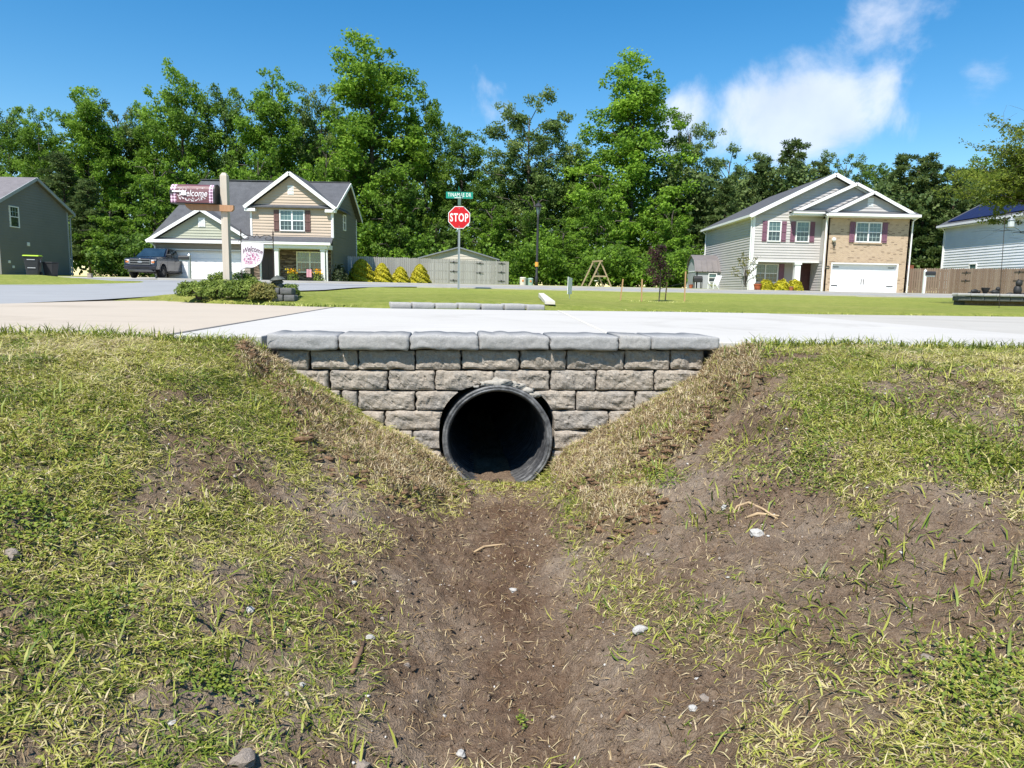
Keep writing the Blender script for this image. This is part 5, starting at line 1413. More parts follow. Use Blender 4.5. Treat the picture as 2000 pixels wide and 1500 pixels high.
# ------------------------------------------------------------------ foliage
def rand_dirs(n, rng, up=.0):
    d = rng.standard_normal((n, 3)); d[:, 2] += up; d /= np.linalg.norm(d, axis=1)[:, None]; return d
def cards(C, Nrm, L, Wd, rng, fold=.0):
    """leaf-shaped quads at C facing Nrm"""
    r = rng.standard_normal(C.shape); t = np.cross(Nrm, r); t /= np.linalg.norm(t, axis=1)[:, None] + 1e-9
    b = np.cross(Nrm, t); b /= np.linalg.norm(b, axis=1)[:, None] + 1e-9
    h, w = (L / 2)[:, None], (Wd / 2)[:, None]
    V = np.stack([C - b * h, C + t * w + b * h * .1, C + b * h, C - t * w + b * h * .1], 1)
    return V.reshape(-1, 3), np.arange(len(C) * 4).reshape(-1, 4)
def clump_leaves(cl, per, leaf, rng, flat=.75, upb=.25, tvar=.16):
    Cs, Ns, Ts = [], [], []
    for (c, r, tb) in cl:
        n = int(per * r * r)
        d = rand_dirs(n, rng, upb)
        k = rng.uniform(.08, 1.12, n) ** .55
        p = d * (r * k)[:, None] * rng.uniform(.75, 1.35, 3); p[:, 2] *= flat
        p += .22 * r * np.sin(p[:, [1, 2, 0]] * 5.0 / max(r, .3) + rng.uniform(0, 6))
        Cs.append(p + np.array(c)); Ns.append(d * .55 + rng.standard_normal((n, 3)) * .6 + np.array([0, -.15, .45]))
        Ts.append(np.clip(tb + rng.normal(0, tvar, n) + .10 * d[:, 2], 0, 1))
    C = np.concatenate(Cs); Nn = np.concatenate(Ns); Nn /= np.linalg.norm(Nn, axis=1)[:, None]
    T = np.concatenate(Ts)
    L = leaf * rng.uniform(.65, 1.35, len(C))
    V, Fq = cards(C, Nn, L, L * .72, rng)
    return V, Fq, np.repeat(T, 4)
def broadleaf(seed, H=20.0, R=5.0, base=.16, shape='oval', nb=30, leaf=.235, per=300, lean=0.0):
    rng = np.random.default_rng(seed); mb = MB()
    bend = rng.uniform(-.5, .5, 2)
    def axis(t): return Vector((bend[0] * math.sin(t * 2.2) + lean * t * t, bend[1] * math.sin(t * 1.7), H * t))
    pts = [axis(t) for t in np.linspace(0, .93, 9)]
    mb.tube(pts, [H * .0135 * (1 - .88 * t) + .03 for t in np.linspace(0, 1, 9)], 7)
    cl = []
    for i in range(nb):
        t = (i + rng.uniform(0, .8)) / nb
        hh = base + (1.0 - base) * t ** .92
        if shape == 'oval': f = math.sin(math.pi * min(1, (t * .86 + .12))) ** .62
        elif shape == 'spire': f = (1 - t) ** .55 * (.55 + .45 * min(1, t * 4)) + .12
        elif shape == 'open': f = .45 + .55 * math.sin(math.pi * (t * .8 + .1)) * rng.uniform(.5, 1.1)
        else: f = .35 + .75 * t ** 1.2
        a = i * 2.39996 + rng.uniform(-.4, .4); rr = R * f * rng.uniform(.72, 1.08)
        o = axis(max(hh - .06 - .05 * f, .08)); tip = axis(min(hh, 1.0)) + Vector((math.cos(a) * rr, math.sin(a) * rr, rng.uniform(-.3, .5)))
        mid = o.lerp(tip, .5) + Vector((0, 0, .35 + .1 * rr))
        if rr > 1: mb.tube([o, mid, tip], [.11 - .06 * t, .07 - .03 * t, .02], 5)
        nk = 4 if rr < 1.8 else 6
        tb = rng.uniform(.25, .75)
        for k in range(nk):
            q = mid.lerp(tip, .1 + .9 * k / max(1, nk - 1)); rad_ = rng.uniform(.42, .98) * (.78 if t > .88 else 1) * (H / 20)
            cl.append(((q.x + rng.normal(0, .55), q.y + rng.normal(0, .55), q.z + rng.normal(0, .5)), rad_, np.clip(tb + rng.normal(0, .1), 0, 1)))
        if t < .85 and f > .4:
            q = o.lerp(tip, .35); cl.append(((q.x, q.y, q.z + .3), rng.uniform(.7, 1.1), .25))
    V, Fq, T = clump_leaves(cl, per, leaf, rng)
    return mb, V, Fq, T
def pine(seed, H=18.0, R=3.6, base=.22, per=150, leaf=.55):
    rng = np.random.default_rng(seed); mb = MB()
    mb.tube([(0.15 * math.sin(t * 3), .1 * math.cos(t * 2), H * t) for t in np.linspace(0, .97, 8)], [H * .011 * (1 - .9 * t) + .03 for t in np.linspace(0, 1, 8)], 7)
    Cs, Ns, Ts = [], [], []
    nb = 46
    for i in range(nb):
        t = i / nb; hh = base + (1 - base) * t; a = i * 2.39996 + rng.uniform(-.5, .5)
        rr = R * ((1 - t) ** .65 * min(1, .5 + t * 2.2) * rng.uniform(.6, 1.1) + .1)
        o = Vector((0, 0, hh * H)); tip = Vector((math.cos(a) * rr, math.sin(a) * rr, hh * H + rng.uniform(.2, .9) - .25 * rr * (1 - t)))
        mb.tube([o, o.lerp(tip, .6) + Vector((0, 0, -.1)), tip], [.07, .05, .02], 4)
        for k in range(2 + int(rr * 1.6)):
            s = rng.uniform(.35, 1.05); q = np.array(o.lerp(tip, s)) + rng.normal(0, .28, 3) * np.array([1, 1, .5])
            n = int(per * rng.uniform(.25, .5)); d = rand_dirs(n, rng, .55); L = leaf * rng.uniform(.5, 1.1, n)
            Cs.append(q + d * (L * .5 + rng.uniform(0, .3, n))[:, None] * np.array([1, 1, .8])); Ns.append(d); Ts.append(np.clip(rng.uniform(.2, .7) + rng.normal(0, .15, n), 0, 1))
    C = np.concatenate(Cs); D = np.concatenate(Ns); T = np.concatenate(Ts); n = len(C)
    L = leaf * rng.uniform(.6, 1.1, n)
    t_ = np.cross(D, rng.standard_normal((n, 3))); t_ /= np.linalg.norm(t_, axis=1)[:, None]
    w = (.10 * rng.uniform(.7, 1.4, n))[:, None] * .5; h = (L * .5)[:, None]
    V = np.stack([C - D * h - t_ * w * .6, C - D * h + t_ * w * .6, C + D * h + t_ * w, C + D * h - t_ * w], 1).reshape(-1, 3)
    return mb, V, np.arange(n * 4).reshape(-1, 4), np.repeat(T, 4)

M['leaf_a'] = leaf_mat('sweetgum_leaf', (.055, .115, .012), (.150, .275, .024), (.28, .45, .045), .46)
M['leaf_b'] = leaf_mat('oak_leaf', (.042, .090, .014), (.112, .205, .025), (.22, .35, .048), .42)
M['leaf_c'] = leaf_mat('pale_leaf', (.055, .10, .024), (.14, .215, .050), (.25, .32, .10), .42)
M['needle'] = leaf_mat('pine_needle', (.042, .076, .020), (.100, .150, .040), (.19, .24, .070), .3)
M['bark'] = pmat('grey_bark', (.11, .092, .075), (.065, .055, .045), 6, .95, .6, 14, bdist=.05)
M['bark_pine'] = pmat('pine_bark', (.14, .095, .07), (.085, .058, .044), 5, .95, .6, 12, bdist=.05)

PROTO = {}
def proto(key, res, lm, bk):
    mb, V, Fq, T = res
    cr = np_mesh('crown', V, Fq, M[lm], {'tint': T})
    tk = bpy.data.meshes.new('trunk'); tk.from_pydata(mb.v, [], mb.f); tk.materials.append(M[bk]); tk.polygons.foreach_set('use_smooth', [True] * len(tk.polygons))
    PROTO[key] = (cr, tk)
proto('oval1', broadleaf(1, shape='oval', nb=32), 'leaf_a', 'bark')
proto('oval2', broadleaf(2, shape='oval', nb=30, base=.12), 'leaf_b', 'bark')
proto('spire1', broadleaf(3, shape='spire', nb=36, base=.10), 'leaf_a', 'bark')
proto('spire2', broadleaf(4, shape='spire', nb=34, base=.14, lean=1.2), 'leaf_a', 'bark')
proto('open1', broadleaf(5, shape='open', nb=26, base=.30), 'leaf_c', 'bark')
proto('flat1', broadleaf(6, shape='flat', nb=26, base=.25), 'leaf_c', 'bark')
proto('low1', broadleaf(7, H=10, R=4.2, shape='oval', nb=22, base=.04, leaf=.215, per=420), 'leaf_a', 'bark')
proto('low2', broadleaf(8, H=10, R=4.2, shape='oval', nb=22, base=.03, leaf=.215, per=420), 'leaf_b', 'bark')
proto('pine1', pine(9), 'needle', 'bark_pine')
proto('pine2', pine(10, R=4.2, base=.15), 'needle', 'bark_pine')
REFR = {'oval1': (21.2, 5.6), 'oval2': (21.2, 5.6), 'spire1': (21.0, 5.0), 'spire2': (21.0, 5.0), 'open1': (21.2, 5.0), 'flat1': (21.2, 5.5), 'low1': (10.6, 4.8), 'low2': (10.6, 4.8), 'pine1': (18.4, 3.8), 'pine2': (18.4, 4.4)}

def tree(name, key, u, vtop, wpx, Y, label, rz, group):
    top = P(u, vtop, Y); g = float(np.interp(Y, FAR_Y, FAR_Z))
    H0, R0 = REFR[key]; sz = (top.z - g) / H0; sx = wpx * Y / FPX / (2 * R0)
    root = empty(name, (top.x, Y, g - .05), label, 'tree', group)
    for nm, me in zip(('crown', 'trunk'), PROTO[key]):
        o = link_mesh(nm, me, root); o.scale = (sx, sx, sz); o.rotation_euler = (0, 0, rz)
TREES = [  # kind, proto, u, v of the top, width in px, distance, label
    ('broadleaf_tree', 'oval2', 15, 190, 150, 84, 'dark broad tree at the far left edge above the charcoal roof'),
    ('broadleaf_tree', 'oval1', 75, 200, 130, 80, 'round leafy tree above the charcoal house ridge'),
    ('broadleaf_tree', 'spire1', 157, 155, 150, 82, 'pointed tree just right of the charcoal house'),
    ('broadleaf_tree', 'flat1', 228, 178, 130, 86, 'pale flat-topped tree between the charcoal house and the truck'),
    ('broadleaf_tree', 'oval1', 342, 112, 190, 82, 'tall bright tree directly above the burgundy mailbox'),
    ('broadleaf_tree', 'oval2', 440, 150, 150, 84, 'dark tree above the wooden mailbox post'),
    ('broadleaf_tree', 'spire2', 522, 123, 175, 80, 'tall dark tree behind the left part of the tan house gable'),
    ('broadleaf_tree', 'open1', 632, 160, 130, 86, 'thin pale tree left of the tallest tree'),
    ('broadleaf_tree', 'spire1', 722, 55, 260, 78, 'tallest tree of the wood, right of the tan house'),
    ('broadleaf_tree', 'oval1', 828, 155, 140, 82, 'rounded tree on the right flank of the tallest tree'),
    ('broadleaf_tree', 'oval2', 905, 238, 160, 80, 'dark rounded tree behind the street name sign'),
    ('broadleaf_tree', 'open1', 1042, 180, 180, 84, 'tree with a tufted top above the street lamp'),
    ('broadleaf_tree', 'oval2', 985, 285, 120, 88, 'shorter tree between the street sign and the lamp'),
    ('broadleaf_tree', 'spire1', 1248, 95, 250, 78, 'second tallest tree, above the purple sapling'),
    ('broadleaf_tree', 'open1', 1345, 215, 120, 82, 'leaning thin tree right of the second tallest tree'),
    ('broadleaf_tree', 'flat1', 1425, 280, 140, 86, 'pale spreading tree left of the grey house roof'),
    ('pine_tree', 'pine1', 1490, 305, 110, 78, 'pine left of the grey house ridge'),
    ('pine_tree', 'pine2', 1548, 272, 150, 80, 'tallest pine, over the left roof slope of the grey house'),
    ('pine_tree', 'pine1', 1605, 312, 110, 78, 'pine directly behind the grey house peak'),
    ('broadleaf_tree', 'flat1', 1655, 286, 120, 86, 'pale spreading tree right of the grey house peak'),
    ('broadleaf_tree', 'oval2', 1712, 308, 110, 84, 'dark tree above the brick garage gable'),
    ('pine_tree', 'pine2', 1765, 300, 130, 80, 'pine above the right end of the brick garage'),
    ('pine_tree', 'pine1', 1815, 302, 130, 78, 'pine over the brown board fence'),
    ('pine_tree', 'pine2', 1868, 325, 140, 76, 'pine behind the left end of the white house'),
    ('broadleaf_tree', 'oval1', 1925, 295, 150, 86, 'leafy tree behind the white house roof'),
    ('broadleaf_tree', 'oval2', 2010, 290, 170, 84, 'tree at the far right edge behind the white house'),
    ('broadleaf_tree', 'oval2', 590, 215, 140, 88, 'dark tree between the tan house gable and the tallest tree'),
    ('broadleaf_tree', 'oval1', 285, 190, 150, 88, 'leafy tree left of the burgundy mailbox'),
    ('broadleaf_tree', 'oval2', 1130, 260, 150, 86, 'dark tree between the lamp and the second tallest tree'),
    ('pine_tree', 'pine2', 118, 300, 150, 70, 'dark pine beside the right wall of the charcoal house'),
    ('pine_tree', 'pine1', 170, 350, 110, 68, 'smaller pine between the charcoal house and the truck'),
    ('pine_tree', 'pine1', 1420, 350, 110, 74, 'short pine left of the grey house eave'),
    ('broadleaf_tree', 'low1', 210, 395, 150, 67, 'low bright tree behind the front of the truck'),
    ('broadleaf_tree', 'low1', 290, 300, 190, 72, 'bright low tree left of the tan house roof'),
    ('broadleaf_tree', 'low2', 400, 320, 190, 74, 'mid-height dark tree behind the mailbox post'),
    ('broadleaf_tree', 'low1', 510, 290, 160, 72, 'bright low tree above the tan house ridge'),
    ('broadleaf_tree', 'low1', 640, 265, 160, 74, 'bushy tree right behind the tan house gable'),
    ('broadleaf_tree', 'low2', 775, 300, 170, 74, 'dark bushy tree above the grey picket fence'),
    ('broadleaf_tree', 'low2', 850, 420, 130, 76, 'low tree above the metal garage left slope'),
    ('broadleaf_tree', 'low1', 965, 385, 170, 74, 'bright low tree right of the stop sign'),
    ('broadleaf_tree', 'low2', 1050, 370, 170, 76, 'rounded low tree behind the lamp head'),
    ('broadleaf_tree', 'low1', 1100, 440, 160, 68, 'low spreading tree behind the swing frame'),
    ('broadleaf_tree', 'low1', 1165, 330, 170, 74, 'bright tree left under the second tallest tree'),
    ('broadleaf_tree', 'low1', 1205, 462, 160, 66, 'wide bush between the swing and the purple sapling'),
    ('broadleaf_tree', 'low1', 1320, 395, 150, 72, 'bushy tree left of the grey house wall'),
    ('broadleaf_tree', 'low2', 1352, 470, 110, 70, 'low bush behind the garden shed'),
]
for i, (nm, key, u_, vt, wp, Y, lb) in enumerate(TREES):
    tree(nm, key, u_, vt, wp, Y, lb, i * 1.31, 'trees of the wood behind the houses')
def mass(name, label, lm, n, xr, yr, top, leaf, rr, seed, per=26):
    rng = np.random.default_rng(seed); cl = []
    for i in range(n):
        x = rng.uniform(*xr); y = rng.uniform(*yr); h = top(x, y) * rng.uniform(.03, 1) ** .8
        cl.append(((x, y, float(np.interp(y, FAR_Y, FAR_Z)) + h), rng.uniform(*rr), rng.uniform(.1, .6)))
    V, Fq, T = clump_leaves(cl, per, leaf, rng)
    tag(link_mesh(name, np_mesh(name, V, Fq, M[lm], {'tint': T})), label, kind='stuff')
def wood_top(x, y):
    t = np.interp(x, [-90, -60, -40, -22, -12, -6, 2, 10, 18, 24, 34, 60, 90], [17, 17.5, 18, 18.5, 17, 12.5, 14, 16, 14, 13, 13, 13.5, 13])
    return t * (.90 + .10 * math.sin(x * .9) + .06 * math.sin(x * 2.3 + 1))
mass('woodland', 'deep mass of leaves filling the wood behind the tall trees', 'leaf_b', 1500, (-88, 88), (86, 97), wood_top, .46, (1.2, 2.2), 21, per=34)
mass('undergrowth', 'green undergrowth along the edge of the wood', 'leaf_a', 420, (-40, 17), (71, 80), lambda x, y: 4.2 + 1.2 * math.sin(x * .4), .36, (.7, 1.5), 22, per=70)
mass('pine_thicket', 'dark thicket of pine boughs behind the grey and white houses', 'needle', 620, (16, 66), (76, 84), lambda x, y: 11.5 + 1.5 * math.sin(x * .5), .40, (.9, 1.7), 23, per=55)
mass('bank_shrubbery', 'shrubby growth at the wood edge behind the swing', 'leaf_a', 200, (-1, 15.5), (62.5, 67), lambda x, y: 2.6 + .9 * math.sin(x * .9), .26, (.5, 1.0), 24, per=150)

mass('bank_shrubbery', 'shrubby growth between the charcoal house and the truck', 'leaf_b', 170, (-38, -22.5), (62.5, 68), lambda x, y: 2.8 + .8 * math.sin(x * .7), .26, (.5, 1.1), 25, per=150)
# ------------------------------------------------------------------ shrubs
def shrub(name, c, rx, ry, h, leaf, n, lm, label, cat='shrub', group=None, shape='round', seed=0, slim=.6, stems=6, bark='bark'):
    rng = np.random.default_rng(seed + 100)
    d = rand_dirs(n, rng, .15); d[:, 2] = np.abs(d[:, 2]) * .96 + .02
    k = rng.uniform(.55, 1.0, n) ** .45
    if shape == 'cone':
        t = rng.random(n) ** 1.5; a = rng.uniform(0, 6.283, n); rr = (1 - t) ** .56 * k * (1 + .13 * np.sin(a * 5 + t * 20)) + .05
        p = np.stack([np.cos(a) * rr * rx, np.sin(a) * rr * ry, t * h + .02], -1)
        nn = np.stack([np.cos(a), np.sin(a), np.full(n, .5)], -1)
    else:
        lump = 1 + .22 * np.array([mnoise.noise(Vector((q[0] * 2.4 + seed * 5, q[1] * 2.4, q[2] * 2.4))) for q in d])
        dd_ = np.sign(d) * np.abs(d) ** (.62 if shape == 'hedge' else 1.0)
        p = dd_ * (k * lump)[:, None] * np.array([rx, ry, h]) * (.86 if shape == 'hedge' else 1); nn = d.copy()
    lumpy = np.array([mnoise.noise(Vector((q[0] / rx * 3 + seed, q[1] / rx * 3, q[2] / h * 3))) for q in p])
    T = np.clip(.5 + lumpy * .45 + rng.normal(0, .16, n), 0, 1)
    nn = nn + rng.standard_normal((n, 3)) * .6; nn[:, 2] += .3; nn /= np.linalg.norm(nn, axis=1)[:, None]
    L = leaf * rng.uniform(.7, 1.4, n)
    V, Fq = cards(p, nn, L, L * slim, rng)
    root = empty(name, c, label, cat, group)
    link_mesh('foliage', np_mesh('foliage', V, Fq, M[lm], {'tint': np.repeat(T, 4)}), root)
    mb = MB()
    for i in range(stems):
        a = i * 6.283 / stems + .3; e = rng.uniform(.3, .6)
        mb.tube([(0.02 * math.cos(a), .02 * math.sin(a), -.03), (rx * e * .5 * math.cos(a), ry * e * .5 * math.sin(a), h * .35), (rx * e * math.cos(a), ry * e * math.sin(a), h * (.55 if shape == 'cone' else .75) * (1 - .4 * e if shape == 'cone' else 1))], [leaf * .25, leaf * .18, leaf * .08], 5)
    me = bpy.data.meshes.new('stem'); me.from_pydata(mb.v, [], mb.f); me.materials.append(M[bark]); link_mesh('stem', me, root)
    return root
M['leaf_gold'] = leaf_mat('golden_cypress', (.20, .21, .014), (.46, .42, .022), (.70, .60, .05), .25)
M['leaf_jun'] = leaf_mat('juniper_green', (.06, .10, .018), (.16, .225, .034), (.30, .36, .08), .3)
M['leaf_olive'] = leaf_mat('bronze_green', (.08, .085, .022), (.19, .185, .045), (.36, .30, .10), .28)
M['leaf_plum'] = leaf_mat('plum_leaf', (.022, .010, .012), (.055, .022, .026), (.12, .05, .05), .3)
M['leaf_dark'] = leaf_mat('dark_shrub', (.012, .020, .008), (.035, .055, .020), (.08, .09, .035), .2)
GS = 'golden cypresses along the grey fence'
for i, (u_, w_, vt, vb, lb) in enumerate(((706, 47, 511, 553, 'largest golden conical shrub, nearest the tan house'), (746, 34, 519, 555, 'second golden shrub along the grey fence'),
                                          (782, 30, 526, 556, 'smallest rounded golden shrub along the grey fence'), (820, 34, 521, 557, 'golden shrub farthest right along the grey fence'))):
    Y = 51.5 + i * .5; t, b = P(u_, vt, Y), P(u_, vb, Y)
    shrub('golden_shrub', (t.x, Y, Gz(t.x, Y)), w_ * Y / FPX * .60, w_ * Y / FPX * .55, t.z - Gz(t.x, Y) + .15, .12, 5200, 'leaf_gold', lb, group=GS, shape='cone', seed=i)
for i, (u_, lb) in enumerate(((1496, 'left golden bush below the porch window of the grey house'), (1527, 'middle golden bush in front of the grey house porch'), (1553, 'right golden bush beside the grey house door'))):
    Y = 50.6; t = P(u_, 546, Y)
    shrub('golden_bush', (t.x, Y, Gz(t.x, Y)), .58, .5, t.z - Gz(t.x, Y), .13, 2200, 'leaf_gold', lb, group='golden bushes before the grey house porch', seed=10 + i)
shrub('dark_shrub', (-11.55, 47.6, Gz(-11.55, 47.6)), .55, .45, 1.15, .14, 700, 'leaf_dark', 'thin dark shrub at the corner of the tan house', seed=31)
# bed by the burgundy mailbox
for i, (u_, Y, rx, h, lm, lb, seed) in enumerate(((388, 9.22, .29, .25, 'leaf_jun', 'green low shrub at the left end of the mailbox bed', 41), (432, 9.20, .30, .27, 'leaf_jun', 'bright green low shrub left of the mailbox post', 42),
                                                  (482, 9.20, .30, .28, 'leaf_jun', 'bright green low shrub at the foot of the mailbox post', 45), (522, 9.14, .25, .25, 'leaf_olive', 'olive shrub below the garden flag', 43), (562, 9.30, .15, .22, 'leaf_jun', 'small green shrub at the right end of the mailbox bed', 44),
                                                  (455, 9.62, .40, .32, 'leaf_jun', 'green shrub at the back of the mailbox bed', 46))):
    p = P(u_, 562, Y)
    shrub('low_shrub', (p.x, Y, Gz(p.x, Y)), rx, .24, h, .030, 5200 if rx > .2 else 2200, lm, lb, group='low shrubs around the mailbox', seed=seed, slim=.42, stems=9, shape='hedge')
# purple sapling
p = P(1287, 586, 20.0); gz_ = Gz(p.x, 20.0)
rt = empty('purple_sapling', (p.x, 20, gz_), 'thin purple-leaved sapling staked on the lawn', 'tree')
MB().tube([(0, 0, -.03), (.02, 0, .5), (0, 0, 1.0), (.03, .02, 1.5)], [.02, .017, .012, .005], 6).build('trunk', M['bark'], rt, local=True)
rng = np.random.default_rng(5); cl = [((rng.normal(0, .15) + .03 * math.sin(i), rng.normal(0, .12), .55 + .95 * (i / 16)), .15 * (1.3 - .7 * abs(i / 16 - .35)), rng.uniform(.2, .8)) for i in range(17)]
Cc = []; Nn = []; Tt = []
for c, r_, tb in cl:
    d = rand_dirs(85, rng); Cc.append(np.array(c) + d * (r_ * rng.uniform(.3, 1.25, 85))[:, None]); Nn.append(d + rng.standard_normal((85, 3)) * .6); Tt.append(np.clip(tb + rng.normal(0, .15, 85), 0, 1))
Cc = np.concatenate(Cc); Nn = np.concatenate(Nn); Nn /= np.linalg.norm(Nn, axis=1)[:, None]; L = .055 * rng.uniform(.7, 1.3, len(Cc))
V, Fq = cards(Cc, Nn, L, L * .6, rng)
link_mesh('crown', np_mesh('crown', V, Fq, M['leaf_plum'], {'tint': np.repeat(np.concatenate(Tt), 4)}), rt)
# feathery bush before the grey house porch, sparse
rt = empty('ornamental_tree', (P(1455, 565, 49.5).x, 49.5, Gz(16.5, 49.5)), 'small sparse tree before the left porch column of the grey house', 'tree')
mbt = MB(); Cc = []
for i in range(13):
    a = i * 2.4; h = 1.0 + 1.6 * (i / 13); l_ = .75 + .25 * math.sin(i * 2)
    mbt.tube([(0, 0, .2 + .05 * i), (.2 * math.cos(a), .2 * math.sin(a), h * .7), (l_ * math.cos(a), l_ * math.sin(a), h)], [.025, .018, .006], 4)
    for k in range(26):
        s = rng.uniform(.5, 1.05); Cc.append((l_ * s * math.cos(a) + rng.normal(0, .08), l_ * s * math.sin(a) + rng.normal(0, .08), h * (.7 + .3 * s) + rng.normal(0, .06)))
mbt.build('trunk', M['bark'], rt, local=True)
Cc = np.array(Cc); Nn = rand_dirs(len(Cc), rng, .5); L = .15 * rng.uniform(.7, 1.3, len(Cc)); V, Fq = cards(Cc, Nn, L, L * .5, rng)
link_mesh('crown', np_mesh('crown', V, Fq, M['leaf_olive'], {'tint': np.repeat(rng.uniform(.1, .8, len(Cc)), 4)}), rt)

# ------------------------------------------------------------------ crape myrtle reaching in from the right
M['leaf_myrtle'] = leaf_mat('myrtle_leaf', (.06, .10, .014), (.15, .205, .024), (.28, .32, .045), .45)
rng = np.random.default_rng(77); mbt = MB(); Cl = []; Dl = []
base = Vector((14.15, 17.4, Gz(12.75, 17.4)))
def twig(a, b, lvl):
    L_ = (b - a).length; mid = a.lerp(b, .5) + Vector(rng.normal(0, .06 * L_, 3)) + Vector((0, 0, .05 * L_))
    r0 = (.035, .014, .006, .003)[lvl]
    mbt.tube([a, mid, b], [r0, r0 * .8, r0 * .5], 5 if lvl < 2 else 4)
    if lvl >= 2:
        n_ = int(34 * L_ / .5)
        for k in range(n_):
            s = rng.uniform(.15, 1.05); q = (a.lerp(mid, s * 2) if s < .5 else mid.lerp(b, s * 2 - 1)); Cl.append(tuple(q + Vector(rng.normal(0, .045, 3)))); Dl.append(rng.uniform(.2, .9))
    if lvl < 3:
        for k in range((7, 7, 6)[lvl]):
            s = rng.uniform(.3, 1.0); q = (a.lerp(mid, s * 2) if s < .5 else mid.lerp(b, s * 2 - 1))
            t = (b - a).normalized(); d = (t * .7 + Vector((rng.normal(0, .75), rng.normal(0, .75), rng.normal(.06, .18)))).normalized()
            twig(q, q + d * (L_ * rng.uniform(.38, .62)), lvl + 1)
for i in range(6):
    a = i * 1.05 + .2; tip = Vector((math.cos(a) * 1.2, math.sin(a) * 1.2, 3.0 + .4 * math.sin(i * 2.1)))
    twig(Vector((.06 * math.cos(a), .06 * math.sin(a), -.05)), tip, 0)
for tx, tz in ((-2.7, 2.55), (-2.9, 2.9), (-2.5, 3.3), (-2.0, 3.7)):
    twig(Vector((-.35, 0, 2.1)), Vector((tx, -.2, tz)), 1)
    twig(Vector((-.35, 0, 2.1)), Vector((tx * .8, .3, tz)), 1)
keep_ = [i for i, c in enumerate(Cl) if c[2] > 2.0 and c[2] < 4.3]
Cl = [Cl[i] for i in keep_]; Dl = [Dl[i] for i in keep_]
rt = empty('crape_myrtle', base, 'green crape myrtle branching in from the right edge over the stone planter', 'tree')
mbt.build('trunk', M['bark'], rt, local=True, smooth=True)
Cc = np.array(Cl); nn_ = len(Cc); Nn = rand_dirs(nn_, rng, .9); L = .085 * rng.uniform(.6, 1.3, nn_); V, Fq = cards(Cc, Nn, L, L * .42, rng)
link_mesh('crown', np_mesh('crown', V, Fq, M['leaf_myrtle'], {'tint': np.repeat(np.array(Dl), 4)}), rt)
# ------------------------------------------------------------------ lettering
def text_geo(body, size, bold=0.0, shear=0.0, spacing=1.0):
    cu = bpy.data.curves.new('txt', 'FONT'); cu.body = body; cu.size = size; cu.align_x = 'CENTER'; cu.align_y = 'CENTER'
    cu.offset = bold; cu.shear = shear; cu.space_character = spacing; cu.resolution_u = 3
    o = bpy.data.objects.new('txt', cu); COL.objects.link(o)
    dg = bpy.context.evaluated_depsgraph_get(); dg.update()
    me = bpy.data.meshes.new_from_object(o.evaluated_get(dg))
    V = [tuple(v.co) for v in me.vertices]; Fq = [tuple(p.vertices) for p in me.polygons]
    bpy.data.objects.remove(o); bpy.data.curves.remove(cu); bpy.data.meshes.remove(me)
    return V, Fq
def text_part(name, body, size, place, m, parent, width=None, height=None, **kw):
    V, Fq = text_geo(body, size, **kw)
    x0, x1 = min(v[0] for v in V), max(v[0] for v in V); y0, y1 = min(v[1] for v in V), max(v[1] for v in V)
    if width: V = [((v[0] - (x0 + x1) / 2) * width / (x1 - x0), (v[1] - (y0 + y1) / 2) * height / (y1 - y0), 0) for v in V]
    mb = MB(); mb.add([place(x, y) for x, y, z in V], Fq); return mb.build(name, m, parent)
M['sign_white'] = pmat('sign_white', (.82, .82, .82), (.78, .78, .78), 5, .4)
M['sign_red'] = pmat('sign_red', (.58, .008, .014), (.50, .006, .012), 4, .4)
M['sign_green'] = pmat('sign_green', (.010, .27, .20), (.008, .23, .17), 4, .4)

# ------------------------------------------------------------------ stop sign
sx, sy = -1.93, 25.0; sg = Gz(sx, sy)
SG = empty('stop_sign', (sx, sy, sg), 'red stop sign with green street name blade on a galvanised post', 'road sign')
mb = MB(); mb.box(sx - .035, sx + .035, sy + .02, sy + .05, sg - .3, 3.30); mb.box(sx - .035, sx - .02, sy, sy + .02, sg - .3, 3.30); mb.box(sx + .02, sx + .035, sy, sy + .02, sg - .3, 3.30)
mb.build('post', M['steel'], SG)
cz_ = 2.665
def octa(r, y0, y1, mb):
    a = [math.pi / 8 + k_ * math.pi / 4 for k_ in range(8)]
    mb.loft([(sx + r * math.cos(t), y1, cz_ + r * math.sin(t)) for t in a], [(sx + r * math.cos(t), y0, cz_ + r * math.sin(t)) for t in a]); return mb
plate = octa(.405, -.012 + sy, -.006 + sy, MB()).build('sign_plate', M['sign_white'], SG)
octa(.382, -.015 + sy, -.0125 + sy, MB()).build('red_field', M['sign_red'], plate)
text_part('stop_lettering', 'STOP', .34, lambda x, y: (sx + x, sy - .018, cz_ - .002 + y), M['sign_white'], plate, bold=.008, spacing=1.14, width=.63, height=.285)
for dz in (.30, -.30):
    mb = MB(); mb.box(sx - .012, sx + .012, sy - .022, sy - .0155, cz_ + dz - .012, cz_ + dz + .012); mb.build('bolt', M['steel'], plate)
mb = MB(); mb.box(sx - .05, sx + .05, sy - .03, sy + .06, 3.08, 3.30); mb.build('bracket', pmat('green_bracket', (.09, .16, .13), None, 5, .5), SG)
mb = MB(); mb.box(sx - .46, sx + .46, sy + .005, sy + .012, 3.30, 3.52); blade = mb.build('street_name_blade', M['sign_green'], SG, bevel=.002)
text_part('street_lettering', 'TINAMAE DR', .185, lambda x, y: (sx + x, sy + .003, 3.425 + y), M['sign_white'], blade, bold=.001, spacing=1.12, width=.80, height=.125)
mb = MB(); mb.box(sx - .17, sx + .12, sy - .001, sy + .004, 3.315, 3.335); mb.build('fine_print', M['sign_white'], blade)
mb = MB(); mb.box(sx - .004, sx + .004, sy - .38, sy + .45, 3.53, 3.66); mb.build('cross_street_blade', M['sign_green'], SG)

